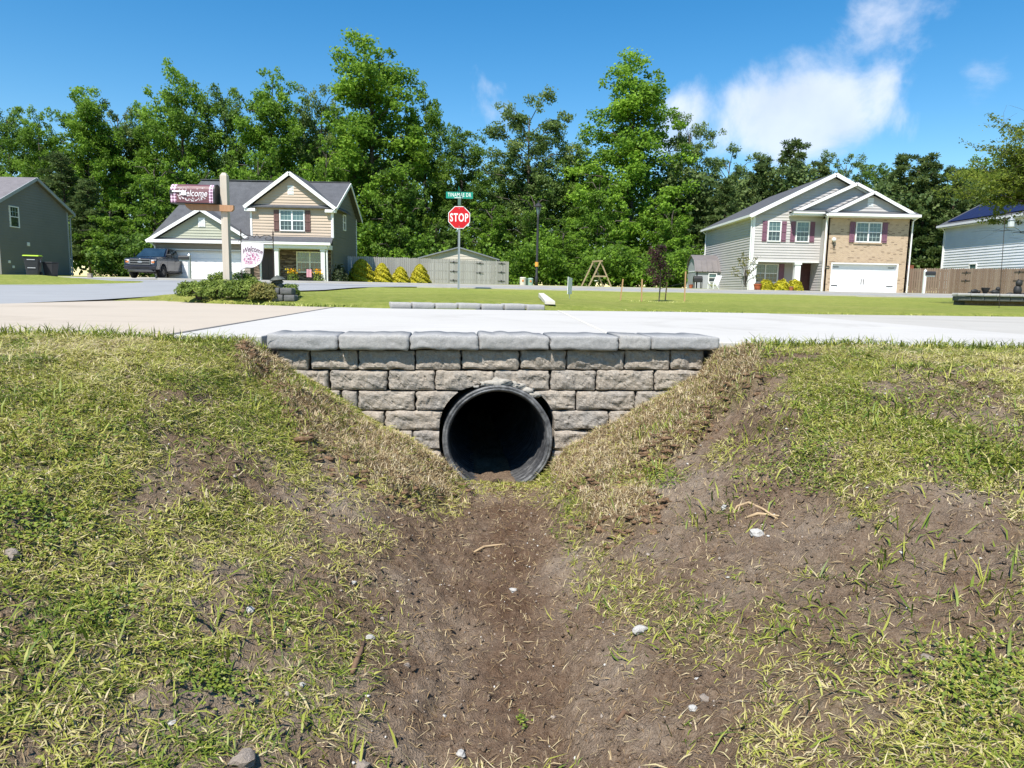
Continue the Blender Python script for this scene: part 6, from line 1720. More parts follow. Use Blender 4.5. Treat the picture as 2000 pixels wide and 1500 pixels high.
# ------------------------------------------------------------------ lamp post and utility pedestals
lx_, ly_ = 1.12, 36.0; lg = Gz(lx_, ly_)
LP = empty('street_lamp', (lx_, ly_, lg), 'tall black street lamp post before the wood', 'street lamp')
MB().lathe([(.085, 0), (.085, .5), (.06, .55), (.052, 3.4), (.045, 3.55)], (lx_, ly_, lg), 10).build('pole', M['dark_metal'], LP, smooth=True)
mb = MB()
for a in range(4):
    t = a * math.pi / 2 + .5; mb.tube([(lx_ + .04 * math.cos(t), ly_ + .04 * math.sin(t), lg + 3.5), (lx_ + .15 * math.cos(t), ly_ + .15 * math.sin(t), lg + 3.92)], .014, 5)
mb.build('lantern_frame', M['dark_metal'], LP)
MB().lathe([(.05, 3.55), (.135, 3.9), (.13, 3.91)], (lx_, ly_, lg), 10).build('lantern_glass', M['glass'], LP)
MB().lathe([(.20, 3.92), (.21, 3.96), (.10, 4.08), (.03, 4.12), (.02, 4.22), (.001, 4.24)], (lx_, ly_, lg), 10).build('lantern_cap', M['dark_metal'], LP)
MB().lathe([(.09, 1.02), (.09, 1.24)], (lx_ - .005, ly_ - .005, lg), 8).build('tag_plate', pmat('orange_tag', (.75, .36, .06), None, 5, .5), LP)
for (u_, Y, r_, h, c, lb) in ((1021, 40, .17, .54, (.60, .56, .48), 'cream utility pedestal left of the street lamp'), (1036, 40.2, .14, .50, (.30, .42, .33), 'pale green utility pedestal beside the lamp post')):
    p = P(u_, 560, Y); g = Gz(p.x, Y); rt = empty('utility_pedestal', (p.x, Y, g), lb, 'utility box')
    m = pmat('pedestal_shell', c, tuple(x * .9 for x in c), 3, .6)
    MB().lathe([(r_, -.05), (r_, h * .85), (r_ * 1.06, h * .86), (r_ * 1.06, h * .93), (r_ * .9, h)], (p.x, Y, g), 12).build('shell', m, rt)
    mb = MB(); mb.box(p.x - .05, p.x + .05, Y - r_ - .012, Y - r_ + .01, g + h * .55, g + h * .75); mb.build('warning_label', pmat('orange_label', (.6, .25, .08), None, 5, .5), rt)
p = P(1029, 560, 40.8); g = Gz(p.x, 40.8); rt = empty('transformer_box', (p.x, 40.8, g), 'dark green transformer box between the two pedestals', 'utility box'); mb = MB(); mb.box(p.x - .2, p.x + .2, 40.6, 41.0, g - .03, g + .42); mb.build('cabinet', pmat('transformer_green', (.035, .075, .05), None, 4, .6), rt, bevel=.02)
mb = MB(); mb.hexa([(p.x - .21, 40.58, g + .421), (p.x + .21, 40.58, g + .421), (p.x + .21, 41.02, g + .421), (p.x - .21, 41.02, g + .421), (p.x - .2, 40.62, g + .47), (p.x + .2, 40.62, g + .47), (p.x + .2, 41.0, g + .49), (p.x - .2, 41.0, g + .49)]); mb.build('lid', pmat('transformer_lid', (.04, .085, .055), None, 4, .6), rt)

# ------------------------------------------------------------------ swing frame, sapling stakes, small signs
M['pine_new'] = pmat('treated_pine', (.38, .29, .175), (.30, .225, .135), 8, .8)
SWY = 52.0; c0 = P(1173, 511, SWY); g = Gz(c0.x, SWY)
SW = empty('swing_frame', (c0.x, SWY, g), 'wooden a-frame swing set at the edge of the wood', 'swing')
hgt = c0.z - g
def leg(a, b): beam(SW, a, b, .09, .09, M['pine_new'], 'leg')
back = Vector((-.40, 1.3, 0))
for o_ in (Vector((0, 0, 0)), back):
    ap = Vector((c0.x, SWY, g + hgt)) + o_
    leg(ap, Vector((c0.x - .82, SWY - .1, g)) + o_); leg(ap + Vector((.02, .06, 0)), Vector((c0.x + .85, SWY + .1, g)) + o_)
    if o_.length == 0: beam(SW, Vector((c0.x - .48, SWY - .06, g + hgt * .42)) + o_, Vector((c0.x + .5, SWY - .02, g + hgt * .42)) + o_, .09, .10, M['pine_new'], 'cross_brace')
beam(SW, Vector((c0.x + .1, SWY - .15, g + hgt + .05)), Vector((c0.x, SWY, g + hgt + .05)) + back * 1.05, .09, .12, M['pine_new'], 'top_beam')
mid = Vector((c0.x, SWY, g)) + back * .5
for dx in (-.2, .2): MB().tube([mid + Vector((dx * .5, dx, hgt)), mid + Vector((dx * .5, dx, .45))], .012, 5).build('chain', M['dark_metal'], SW)
mb = MB(); mb.box(mid.x - .12, mid.x + .12, mid.y - .25, mid.y + .25, mid.z + .42, mid.z + .47); mb.build('seat', M['white_trim'], SW)
M['stake'] = pmat('orange_pine_stake', (.46, .28, .14), (.38, .22, .11), 8, .8)
for (u_, vb, vt, Y, tl, lb) in ((1211, 588, 545, 19.6, .05, 'leftmost leaning orange wooden stake on the lawn'), (1253, 589, 545, 19.3, -.01, 'second orange stake from the left, left of the sapling'),
                                (1299, 585, 551, 20.6, .03, 'short orange stake just right of the purple sapling'), (1337, 585, 530, 20.4, -.005, 'rightmost and tallest orange stake on the lawn')):
    b, t = P(u_, vb, Y), P(u_, vt, Y); g = Gz(b.x, Y)
    mb = MB(); x = b.x; hh = t.z - g
    mb.hexa([(x - .014, Y - .014, g - .08), (x + .014, Y - .014, g - .08), (x + .014, Y + .014, g - .08), (x - .014, Y + .014, g - .08)] + [(x + tl * hh * 2 + a, Y + b_, g + hh) for a, b_ in ((-.017, -.017), (.017, -.017), (.017, .017), (-.017, .017))])
    o = mb.build('wooden_stake', M['stake']); tag(o, lb, 'stake', 'stakes round the purple sapling')
a, b = P(1287, 569, 20.0), P(1337, 549, 20.4)
tag(MB().tube([(a.x, 20.0, Gz(a.x, 20) + .35), ((a.x + b.x) / 2, 20.2, Gz(a.x, 20) + .45), (b.x, 20.39, b.z - .05)], .006, 5).build('guy_wire', M['dark_metal']), 'thin dark guy wire from the sapling to the tallest stake', 'wire')
p = P(1112, 586, 15.2); g = Gz(p.x, 15.2)
YS = empty('yard_sign', (p.x, 15.2, g), 'small white yard sign on a stake seen nearly edge on', 'sign', rz=rad(74))
mb = MB(); mb.hexa([(-.22, -.004, .10), (.22, -.004, .10), (.22, .004, .10), (-.22, .004, .10), (-.20, -.004, .46), (.24, -.004, .44), (.24, .004, .44), (-.20, .004, .46)]); mb.build('panel', M['sign_white'], YS, local=True)
MB().tube([(0, 0, -.1), (0, 0, .12)], .008, 5).build('stake', M['steel'], YS, local=True)
# pale plank lying on the verge
A, B = P(1058, 576, 11.2), P(1078, 597, 9.25)
g1, g2 = Gz(A.x, A.y), Gz(B.x, B.y)
o = MB().hexa([(A.x - .05, A.y, g1 + .03), (A.x + .03, A.y, g1 + .03), (B.x + .04, B.y, g2 + .02), (B.x - .09, B.y, g2 + .02), (A.x - .05, A.y, g1 + .09), (A.x + .03, A.y, g1 + .09), (B.x + .04, B.y, g2 + .06), (B.x - .09, B.y, g2 + .06)]).build('plank', pmat('bleached_plank', (.62, .58, .50), (.52, .48, .4), 10, .8)); tag(o, 'bleached wooden plank lying beside the far cap stones', 'plank')
# far cap stones at the other end of the culvert
FW = empty('far_headwall', (-.6, 9.1, -.1), 'row of weathered cap stones along the far driveway edge', 'wall')
us = [762, 805, 850, 895, 940, 985, 1028, 1066]
for i, (a, b) in enumerate(zip(us[:-1], us[1:])):
    A, B = P(a + 1, 592, 9.1), P(b - 1, 592, 9.1); Ya = eY((A.x + B.x) / 2) + .10
    V, Fq, bk = block_mesh((B.x - A.x) / 2 * Ya / 9.1, .042, .28, 80 + i, rc=.012, face=.004)
    me = bpy.data.meshes.new('cap_stone'); me.from_pydata([(s, -d, z) for s, d, z in V], [], Fq + [tuple(bk)]); me.materials.append(M['cap']); me.polygons.foreach_set('use_smooth', [True] * len(me.polygons))
    o = link_mesh('cap_stone', me, FW); cx_ = (A.x + B.x) / 2 * Ya / 9.1; o.location = Vector((cx_, Ya, .008 + .006 * math.sin(i * 3))) - FW.location; o.rotation_euler = (0, .01 * math.sin(i * 2), .24 * (1 if cx_ > -1.4 else -.3))

# ------------------------------------------------------------------ burgundy mailbox on a timber post
M['post_wood'] = wood('pale_timber_post', (.44, .38, .31), (.54, .48, .40), (.62, .57, .49))
M['arm_wood'] = wood('cedar_arm', (.34, .17, .085), (.42, .25, .14), (.50, .35, .22))
MY = 9.3; pt = P(437, 338, MY); pg = Gz(-3.7, MY)
MBX = empty('mailbox', (-3.70, MY, pg), 'burgundy welcome mailbox with plaid ends on a pale timber post', 'mailbox')
mb = MB(); mb.box(-3.75, -3.665, MY - .044, MY + .044, pg - .2, 1.585); mb.loft([(-3.75, MY - .044, 1.5851), (-3.665, MY - .044, 1.5851), (-3.665, MY + .044, 1.5851), (-3.75, MY + .044, 1.5851)], [(-3.728, MY - .022, 1.625), (-3.687, MY - .022, 1.625), (-3.687, MY + .022, 1.625), (-3.728, MY + .022, 1.625)])
mb.build('post', M['post_wood'], MBX, bevel=.003)
def beam_rot(parent, pts, y0, y1, m, name):
    mb = MB(); mb.loft([(x, y1, z) for x, z in pts], [(x, y0, z) for x, z in pts]); return mb.build(name, m, parent)
beam_rot(MBX, [(-4.19, 1.225), (-3.572, 1.215), (-3.572, 1.165), (-3.60, 1.138), (-4.12, 1.148), (-4.165, 1.18)], MY - .088, MY - .0445, M['arm_wood'], 'arm')
def box_mat():
    m, nt, b, out = new_mat('printed_mailbox_cover')
    co = objco(nt); sp = nt.nodes.new('ShaderNodeSeparateXYZ'); nt.links.new(co, sp.inputs[0])
    def mth(op, a, b_): 
        n = nt.nodes.new('ShaderNodeMath'); n.operation = op
        for i, x in enumerate((a, b_)):
            if hasattr(x, 'is_output'): nt.links.new(x, n.inputs[i])
            else: n.inputs[i].default_value = x
        return n.outputs[0]
    fx = mth('GREATER_THAN', mth('FRACT', mth('MULTIPLY', sp.outputs[0], 27.0), 0), .5); fz = mth('GREATER_THAN', mth('FRACT', mth('MULTIPLY', sp.outputs[2], 27.0), 0), .5)
    pl = ramp_n(nt, mth('MULTIPLY', mth('ADD', fx, fz), .5), [(.0, (.72, .60, .68)), (.5, (.44, .26, .36)), (1.0, (.085, .03, .055))])
    n = noise_n(nt, 30, 4, .6, co); mp = nt.nodes.new('ShaderNodeMapping'); mp.inputs['Scale'].default_value = (3, 3, 40); nt.links.new(co, mp.inputs[0])
    brd = ramp_n(nt, noise_n(nt, 2, 4, .6, mp.outputs[0]), [(.3, (.085, .030, .040)), (.55, (.14, .055, .062)), (.75, (.20, .085, .09))])
    d = mth('ABSOLUTE', mth('ADD', sp.outputs[0], .355), 0)       # distance from the middle of the box
    endm = mth('GREATER_THAN', d, .205)
    nt.links.new(mix_n(nt, endm, brd, pl), b.inputs['Base Color']); b.inputs['Roughness'].default_value = .45
    return m
# the body: flat sides and a rounded top, long axis along x
bx0, bx1, bz0 = -4.335, -3.80, 1.232
prof = [(-.105, 0), (-.105, .135), (-.097, .172), (-.075, .205), (-.045, .226), (0, .235), (.045, .226), (.075, .205), (.097, .172), (.105, .135), (.105, 0)]
byc = MY - .045
mb = MB(); mb.loft([(bx0, byc + a, bz0 + z) for a, z in prof], [(bx1, byc + a, bz0 + z) for a, z in prof]); body = mb.build('box_body', box_mat(), MBX)
mb = MB(); mb.loft([(bx1 + .001, byc + a * 1.03, bz0 - .004 + z * 1.03) for a, z in prof], [(bx1 + .022, byc + a * 1.03, bz0 - .004 + z * 1.03) for a, z in prof]); mb.build('box_door', M['dark_metal'], MBX)
mb = MB(); mb.box(bx0, bx1, byc - .10, byc + .10, bz0 - .011, bz0 - .001); mb.build('base_plate', M['dark_metal'], MBX)
M['print_white'] = pmat('print_white', (.80, .77, .78), None, 10, .5)
fy = byc - .1065
text_part('welcome_lettering', 'Welcome', .115, lambda x, y: (-4.055 + x * .80, fy, bz0 + .112 + y), M['print_white'], body, bold=.0008, shear=.25)
rng = np.random.default_rng(3); mb = MB()
for k_ in range(95):                                              # sprigs of leaves printed over and under the word
    side = k_ % 2; t = rng.uniform(-1, 1); x = -4.07 + t * .17
    if side: z = bz0 + .012 + .034 * (t * t) + rng.uniform(0, .045); y_ = fy
    else:
        z = bz0 + .168 + rng.uniform(-.004, .034) * (1 - t * t * .6); y_ = byc - .1075 + max(0, z - bz0 - .135) * .30 + max(0, z - bz0 - .172) * .5
    a = rng.uniform(-.6, .6) + t; l_ = rng.uniform(.012, .024); w_ = l_ * .28
    c, s = math.cos(a), math.sin(a)
    mb.add([(x - c * l_ / 2, y_, z - s * l_ / 2), (x + s * w_, y_, z - c * w_), (x + c * l_ / 2, y_, z + s * l_ / 2), (x - s * w_, y_, z + c * w_)], [(0, 1, 2, 3)])
tag(mb.build('printed_sprigs', M['print_white'], body), kind='stuff')
mb = MB(); mb.box(bx0 + .03, bx0 + .20, fy - .012, fy - .004, bz0 + .125, bz0 + .143); mb.box(bx0 + .145, bx0 + .205, fy - .0125, fy - .0035, bz0 + .088, bz0 + .128); mb.build('signal_flag', M['sign_white'], MBX)
mb = MB(); mb.box(bx0 - .003, bx0 + .035, fy - .010, fy - .002, bz0 + .105, bz0 + .150); mb.build('flag_pivot', M['dark_metal'], MBX)

# ------------------------------------------------------------------ garden flag on an iron stand
FY = 9.25
GF = empty('garden_flag', (-3.33, FY, Gz(-3.33, FY)), 'white welcome garden flag with pink flowers on an iron stand', 'flag')
a0, a1 = P(470, 448, FY), P(533, 450, FY); gA, gB = Gz(a0.x, FY), Gz(a1.x, FY)
for q, gg in ((a0, gA), (a1, gB)):
    MB().tube([(q.x, FY, gg - .08), (q.x, FY, q.z - .06)], .0065, 6).build('stand_rod', M['black_iron'], GF)
    MB().lathe([(.003, -.075), (.011, -.05), (.007, -.02), (.001, .01)], (q.x, FY, q.z), 6).build('finial', M['black_iron'], GF)
mb = MB()
zt = .80
for (x0, x1, z0_, z1_) in ((a0.x, a1.x, .765, .765), (a0.x, a1.x, .735, .735)): mb.tube([(x0, FY, z0_), (x1, FY, z1_)], .0045, 5)
for sgn, xs in ((1, a0.x + .07), (-1, a1.x - .07)):
    pts = [(xs + sgn * (.10 * (1 - t) * math.cos(t * 9)), FY, .815 + .045 * (1 - t) * math.sin(t * 9)) for t in np.linspace(0, .85, 16)]
    mb.tube(pts, .004, 5); mb.tube([(xs + sgn * .10, FY, .815), ((a0.x + a1.x) / 2, FY, .865), ((a0.x + a1.x) / 2 + .0, FY, .87)], .004, 5)
mb.build('scroll_work', M['black_iron'], GF)
fx0, fx1, fz1, fz0 = a0.x + .005, a0.x + .295, .755, .40
def flag_p(s, t, d=0.0):
    """s across 0..1, t down 0..1: the lower edge is blown back and up at the right"""
    x = fx0 + (fx1 - fx0) * s - .045 * t * t * s
    z = fz1 - (fz1 - fz0) * t * (1 - .24 * s * t * t) + .012 * math.sin(s * 7) * t
    y = FY - .008 - .05 * t * t * math.sin(s * 3.1) - .02 * math.sin(s * 6 + t * 2) * t - d
    return (x, y, z)
mb = MB(); nS, nT = 18, 22
mb.add([flag_p(i / nS, j / nT) for j in range(nT + 1) for i in range(nS + 1)], [(j * (nS + 1) + i, j * (nS + 1) + i + 1, (j + 1) * (nS + 1) + i + 1, (j + 1) * (nS + 1) + i) for j in range(nT) for i in range(nS)])
cloth = mb.build('cloth', pmat('white_flag_cloth', (.62, .59, .61), (.56, .53, .55), 8, .85), GF, smooth=True)
so = cloth.modifiers.new('thick', 'SOLIDIFY'); so.thickness = .0015; so.offset = 1
V, Fq = text_geo('Welcome', .10, bold=.0009, shear=.2)
mb = MB(); mb.add([flag_p(.5 + x / .29 * .66, .25 - (y + .035 * math.cos(x / .15 * 1.4) - .025) / .36, .0035) for x, y, z in V], Fq); mb.build('flag_lettering', pmat('mauve_ink', (.11, .03, .075), None, 10, .7), cloth)
inks = [pmat('pink_ink', (.60, .09, .26), None, 10, .8), pmat('rose_ink', (.62, .24, .38), None, 10, .8), pmat('mauve_ink_soft', (.30, .12, .22), None, 10, .8)]
for q in range(3):
    mb = MB()
    for k_ in range(40):
        r_ = .36 * math.sqrt(rng.random()); th = rng.uniform(0, 6.28); s, t = .5 + r_ * math.cos(th), .62 + .27 * math.sin(th) * r_ / .36
        n_ = 7; rr = rng.uniform(.025, .055); st = rng.uniform(0, 6)
        c = len(mb.v); arc = rng.uniform(2, 4)
        P1 = [flag_p(s + rr * math.cos(st + arc * i / n_), t + rr * .8 * math.sin(st + arc * i / n_), .0032 + q * .0004) for i in range(n_)]
        P2 = [flag_p(s + rr * .6 * math.cos(st + arc * i / n_), t + rr * .5 * math.sin(st + arc * i / n_), .0032 + q * .0004) for i in range(n_)]
        mb.add(P1 + P2, [(i, i + 1, n_ + i + 1, n_ + i) for i in range(n_ - 1)])
    mb.build('printed_petals', inks[q], cloth)
# dark lantern and edging blocks at the right end of the bed
p = P(548, 566, 9.15); g = Gz(p.x, 9.15)
LN = empty('garden_lantern', (p.x, 9.15, g), 'dark tilted pagoda garden lantern at the right end of the mailbox bed', 'lantern'); LN.rotation_euler = (0, rad(-8), 0)
M['lantern'] = pmat('dark_bronze_resin', (.05, .055, .045), (.11, .12, .10), 14, .6, .3, 60)
for nm, pr in (('base', [(.04, 0), (.045, .10), (.03, .11)]), ('body', [(.035, .11), (.055, .13), (.062, .19), (.05, .20)]), ('tier', [(.05, .20), (.075, .215), (.055, .235)]), ('roof', [(.06, .235), (.105, .245), (.07, .275), (.02, .30), (.001, .31)])):
    MB().lathe(pr, (0, 0, 0), 10).build(nm, M['lantern'], LN, local=True)
ED = empty('bed_edging', (P(556, 565, 9.0).x, 9.0, Gz(-2.9, 9.0)), 'dark stacked edging blocks at the right end of the mailbox bed', 'edging')
M['dark_block'] = pmat('dark_edging_stone', (.085, .085, .085), (.15, .15, .145), 14, .9, .5, 60)
gE = Gz(-2.95, 9.0)
for i, (a, b, zz) in enumerate(((530, 552, 0), (553, 575, 0), (524, 545, 1), (546, 570, 1))):
    A, B = P(a, 565, 9.0), P(b, 565, 9.0)
    V, Fq, bk = block_mesh((B.x - A.x) / 2 - .002, .042, .16, 120 + i, face=.006)
    me = bpy.data.meshes.new('block'); me.from_pydata([(s, -d, z) for s, d, z in V], [], Fq + [tuple(bk)]); me.materials.append(M['dark_block']); me.polygons.foreach_set('use_smooth', [True] * len(me.polygons))
    o = link_mesh('block', me, ED); o.location = Vector(((A.x + B.x) / 2, 9.0, gE + .045 + zz * .086)) - ED.location

# ------------------------------------------------------------------ pickup truck
def truck():
    rt = empty('pickup_truck', (-23.15, 47.1, 0), 'dark navy crew-cab pickup truck parked by the tan house garage', 'truck', rz=rad(4))
    rt.location.z = Gz(-23, 45.5) + .02
    paint = pmat('navy_paint', (.006, .008, .018), (.008, .010, .021), 3, .28, spec=.5); paint.node_tree.nodes['Principled BSDF'].inputs['Coat Weight'].default_value = .45
    chrome = pmat('grey_grille_trim', (.16, .165, .175), None, 5, .3, metallic=.7); dark = pmat('truck_black', (.012, .012, .013), None, 5, .5); lamp = pmat('headlamp', (.66, .68, .70), (.5, .52, .54), 9, .2); amber = pmat('amber_lens', (.6, .2, .06), None, 9, .3)
    gl = glass('truck_glass', (.025, .045, .065), .04); tyre = pmat('tyre_rubber', (.016, .016, .017), None, 20, .85, .2, 60); rimm = pmat('alloy_rim', (.08, .08, .085), (.05, .05, .05), 6, .35, metallic=.6)
    def part(mb, nm, m, par=rt, bevel=0, smooth=False): return mb.build(nm, m, par, bevel=bevel, smooth=smooth, local=True)
    def extr(pts, hw, mb=None, hw2=None):
        mb = mb or MB(); mb.loft([(-hw, y, z) for y, z in pts], [(hw if hw2 is None else hw2, y, z) for y, z in pts]); return mb
    def arch(yc, r=.50, n=8): return [(yc - r * math.cos(t), .46 + r * math.sin(t)) for t in np.linspace(.05, math.pi - .05, n)]
    lower = [(-2.86, .55), (-2.92, .80), (-2.90, 1.10), (-2.80, 1.20), (-1.50, 1.30), (1.02, 1.32), (2.93, 1.32), (2.95, .70), (2.90, .55)] + arch(1.72)[::-1] + [(1.15, .46), (-1.35, .46)] + arch(-1.92)[::-1] + [(-2.5, .52)]
    part(extr(lower, .97), 'body', paint, bevel=.035)
    hood = MB(); hood.hexa([(-.80, -2.86, 1.17), (.80, -2.86, 1.17), (.86, -1.40, 1.29), (-.86, -1.40, 1.29), (-.66, -2.76, 1.235), (.66, -2.76, 1.235), (.74, -1.42, 1.37), (-.74, -1.42, 1.37)]); part(hood, 'hood', paint, bevel=.03)
    cab = MB(); cab.hexa([(-.93, -1.50, 1.31), (.93, -1.50, 1.31), (.93, 1.02, 1.31), (-.93, 1.02, 1.31), (-.72, -.55, 1.93), (.72, -.55, 1.93), (.72, .66, 1.93), (-.72, .66, 1.93)]); part(cab, 'cab', paint, bevel=.04)
    def lerp(a, b, t): return tuple(a[i] + (b[i] - a[i]) * t for i in range(3))
    def pane(c00, c10, c11, c01, off, nm, inset=(.08, .92, .1, .88)):
        a, b, c, d = inset
        def q(s, t): return Vector(lerp(lerp(c00, c10, s), lerp(c01, c11, s), t)) + Vector(off)
        mb = MB(); mb.quad(q(a, c), q(b, c), q(b, d), q(a, d)); part(mb, nm, gl)
    pane((-.93, -1.50, 1.31), (.93, -1.50, 1.31), (.72, -.55, 1.93), (-.72, -.55, 1.93), (0, -.045, .03), 'windscreen', (.05, .95, .06, .92))
    for s in (-1, 1):
        A, B, C, D = (s * .93, -1.50, 1.31), (s * .93, 1.02, 1.31), (s * .72, .66, 1.93), (s * .72, -.55, 1.93)
        pane(A, B, C, D, (s * .045, 0, .012), 'side_window', (.17, .50, .1, .86)); pane(A, B, C, D, (s * .045, 0, .012), 'side_window', (.54, .90, .1, .86))
        mb = MB(); mb.box(s * 1.0 - .10, s * 1.0 + .16 * s + .02, -1.18, -1.04, 1.34, 1.56); part(mb, 'mirror', dark, bevel=.03)
        for yd in (-.05, .75):
            mb = MB(); mb.box(min(s * .972, s * .99), max(s * .972, s * .99), yd, yd + .2, 1.10, 1.14); part(mb, 'door_handle', dark)
        for yd in (-1.28, -.12, .98):
            mb = MB(); mb.box(min(s * .9715, s * .974), max(s * .9715, s * .974), yd - .006, yd + .006, .60, 1.28); part(mb, 'door_seam', dark)
        mb = MB(); mb.box(min(s * .90, s * 1.0), max(s * .90, s * 1.0), -1.25, 1.1, .38, .45); part(mb, 'running_board', dark, bevel=.02)
        h = MB(); h.hexa([(s * .64, -2.945, .86), (s * .93, -2.90, .86), (s * .93, -2.80, .86), (s * .64, -2.80, .86), (s * .64, -2.935, 1.12), (s * .95, -2.86, 1.12), (s * .95, -2.78, 1.12), (s * .64, -2.80, 1.12)]); hl = part(h, 'headlight', lamp, bevel=.015)
        mb = MB(); mb.box(min(s * .68, s * .85), max(s * .68, s * .85), -2.965, -2.90, .93, 1.03); part(mb, 'lens', amber, hl)
        mb = MB(); mb.box(min(s * .66, s * .88), max(s * .66, s * .88), -2.96, -2.88, .60, .66); part(mb, 'fog_lamp', lamp)
        tl = MB(); tl.box(min(s * .90, s * .985), max(s * .90, s * .985), 2.86, 2.965, .95, 1.26); part(tl, 'tail_light', pmat('tail_lens', (.35, .02, .02), None, 5, .3))
        for yc in (-1.92, 1.72):
            for nm, pr, m in (('tyre', [(.20, -.13), (.36, -.135), (.405, -.10), (.41, 0), (.405, .10), (.36, .135), (.20, .13)], tyre), ):
                mb = MB(); n = 24; base = 0
                for (r_, x) in pr:
                    for k_ in range(n): t = 2 * math.pi * k_ / n; mb.v.append((s * .85 + x, yc + r_ * math.cos(t), .41 + r_ * math.sin(t)))
                for i in range(len(pr) - 1):
                    for k_ in range(n): k2 = (k_ + 1) % n; mb.f.append((i * n + k_, i * n + k2, (i + 1) * n + k2, (i + 1) * n + k_))
                wh = part(mb, 'wheel', m, smooth=True)
            mb = MB()
            for k_ in range(6):
                t = k_ * math.pi / 3; c, sn = math.cos(t), math.sin(t)
                mb.hexa([(s * (.85 + .09), yc + c * .05 - sn * .035, .41 + sn * .05 + c * .035), (s * (.85 + .09), yc + c * .05 + sn * .035, .41 + sn * .05 - c * .035), (s * (.85 + .09), yc + c * .25 + sn * .05, .41 + sn * .25 - c * .05), (s * (.85 + .09), yc + c * .25 - sn * .05, .41 + sn * .25 + c * .05),
                         (s * (.85 + .12), yc + c * .05 - sn * .03, .41 + sn * .05 + c * .03), (s * (.85 + .12), yc + c * .05 + sn * .03, .41 + sn * .05 - c * .03), (s * (.85 + .115), yc + c * .25 + sn * .045, .41 + sn * .25 - c * .045), (s * (.85 + .115), yc + c * .25 - sn * .045, .41 + sn * .25 + c * .045)])
            mb.tube([(s * .80, yc, .41), (s * .93, yc, .41)], .24, 16); part(mb, 'rim', rimm, wh)
            ar = MB(); n = 14
            P1 = [(s * .972, yc - .50 * math.cos(t), .44 + .50 * math.sin(t)) for t in np.linspace(0, math.pi, n)]; P2 = [(s * .985, yc - .57 * math.cos(t), .44 + .57 * math.sin(t)) for t in np.linspace(0, math.pi, n)]
            ar.add(P1 + P2, [(i, i + 1, n + i + 1, n + i) for i in range(n - 1)]); part(ar, 'wheel_arch_lip', paint)
    mb = MB(); mb.box(-.62, .62, -2.955, -2.86, .82, 1.14); gr = part(mb, 'grille', dark, bevel=.02)
    for z, t in ((1.125, .025), (.835, .025), (.98, .03)):
        mb = MB(); mb.box(-.60, .60, -2.98, -2.9555, z - t, z + t); part(mb, 'grille_bar', chrome, gr, bevel=.01)
    for s in (-1, 1): mb = MB(); mb.box(s * .60 - .03, s * .60 + .03, -2.978, -2.9556, .82, 1.14); part(mb, 'grille_bar', chrome, gr)
    em = MB(); n = 20; em.loft([(.135 * math.cos(2 * math.pi * k_ / n), -2.9805, .98 + .055 * math.sin(2 * math.pi * k_ / n)) for k_ in range(n)], [(.135 * math.cos(2 * math.pi * k_ / n), -2.998, .98 + .055 * math.sin(2 * math.pi * k_ / n)) for k_ in range(n)]); eb = part(em, 'emblem', pmat('emblem_silver', (.6, .62, .65), None, 5, .3, metallic=.5), gr)
    em = MB(); em.loft([(.115 * math.cos(2 * math.pi * k_ / n), -2.9985, .98 + .042 * math.sin(2 * math.pi * k_ / n)) for k_ in range(n)], [(.115 * math.cos(2 * math.pi * k_ / n), -3.001, .98 + .042 * math.sin(2 * math.pi * k_ / n)) for k_ in range(n)]); part(em, 'emblem_field', pmat('emblem_grey', (.25, .27, .3), None, 5, .4), gr)
    b = MB(); b.hexa([(-.95, -2.98, .52), (.95, -2.98, .52), (.97, -2.7, .52), (-.97, -2.7, .52), (-.97, -3.0, .76), (.97, -3.0, .76), (.97, -2.75, .76), (-.97, -2.75, .76)]); part(b, 'bumper', paint, bevel=.03)
    mb = MB(); mb.box(-.5, .5, -3.008, -2.985, .60, .68); part(mb, 'air_intake', dark)
    mb = MB(); mb.hexa([(-.80, -2.95, .38), (.80, -2.95, .38), (.8, -2.7, .38), (-.8, -2.7, .38), (-.62, -3.0, .515), (.62, -3.0, .515), (.8, -2.75, .515), (-.8, -2.75, .515)]); part(mb, 'skid_plate', chrome, bevel=.02)
    mb = MB(); mb.box(-.85, .85, 1.08, 2.88, 1.322, 1.328); part(mb, 'bed_cover', dark)
    mb = MB(); mb.box(-.8, .8, -2.3, 2.5, .34, .5); part(mb, 'chassis', dark)
    mb = MB(); mb.box(-.03, .03, -2.958, -2.93, 1.15, 1.19); part(mb, 'camera_badge', lamp)
truck()

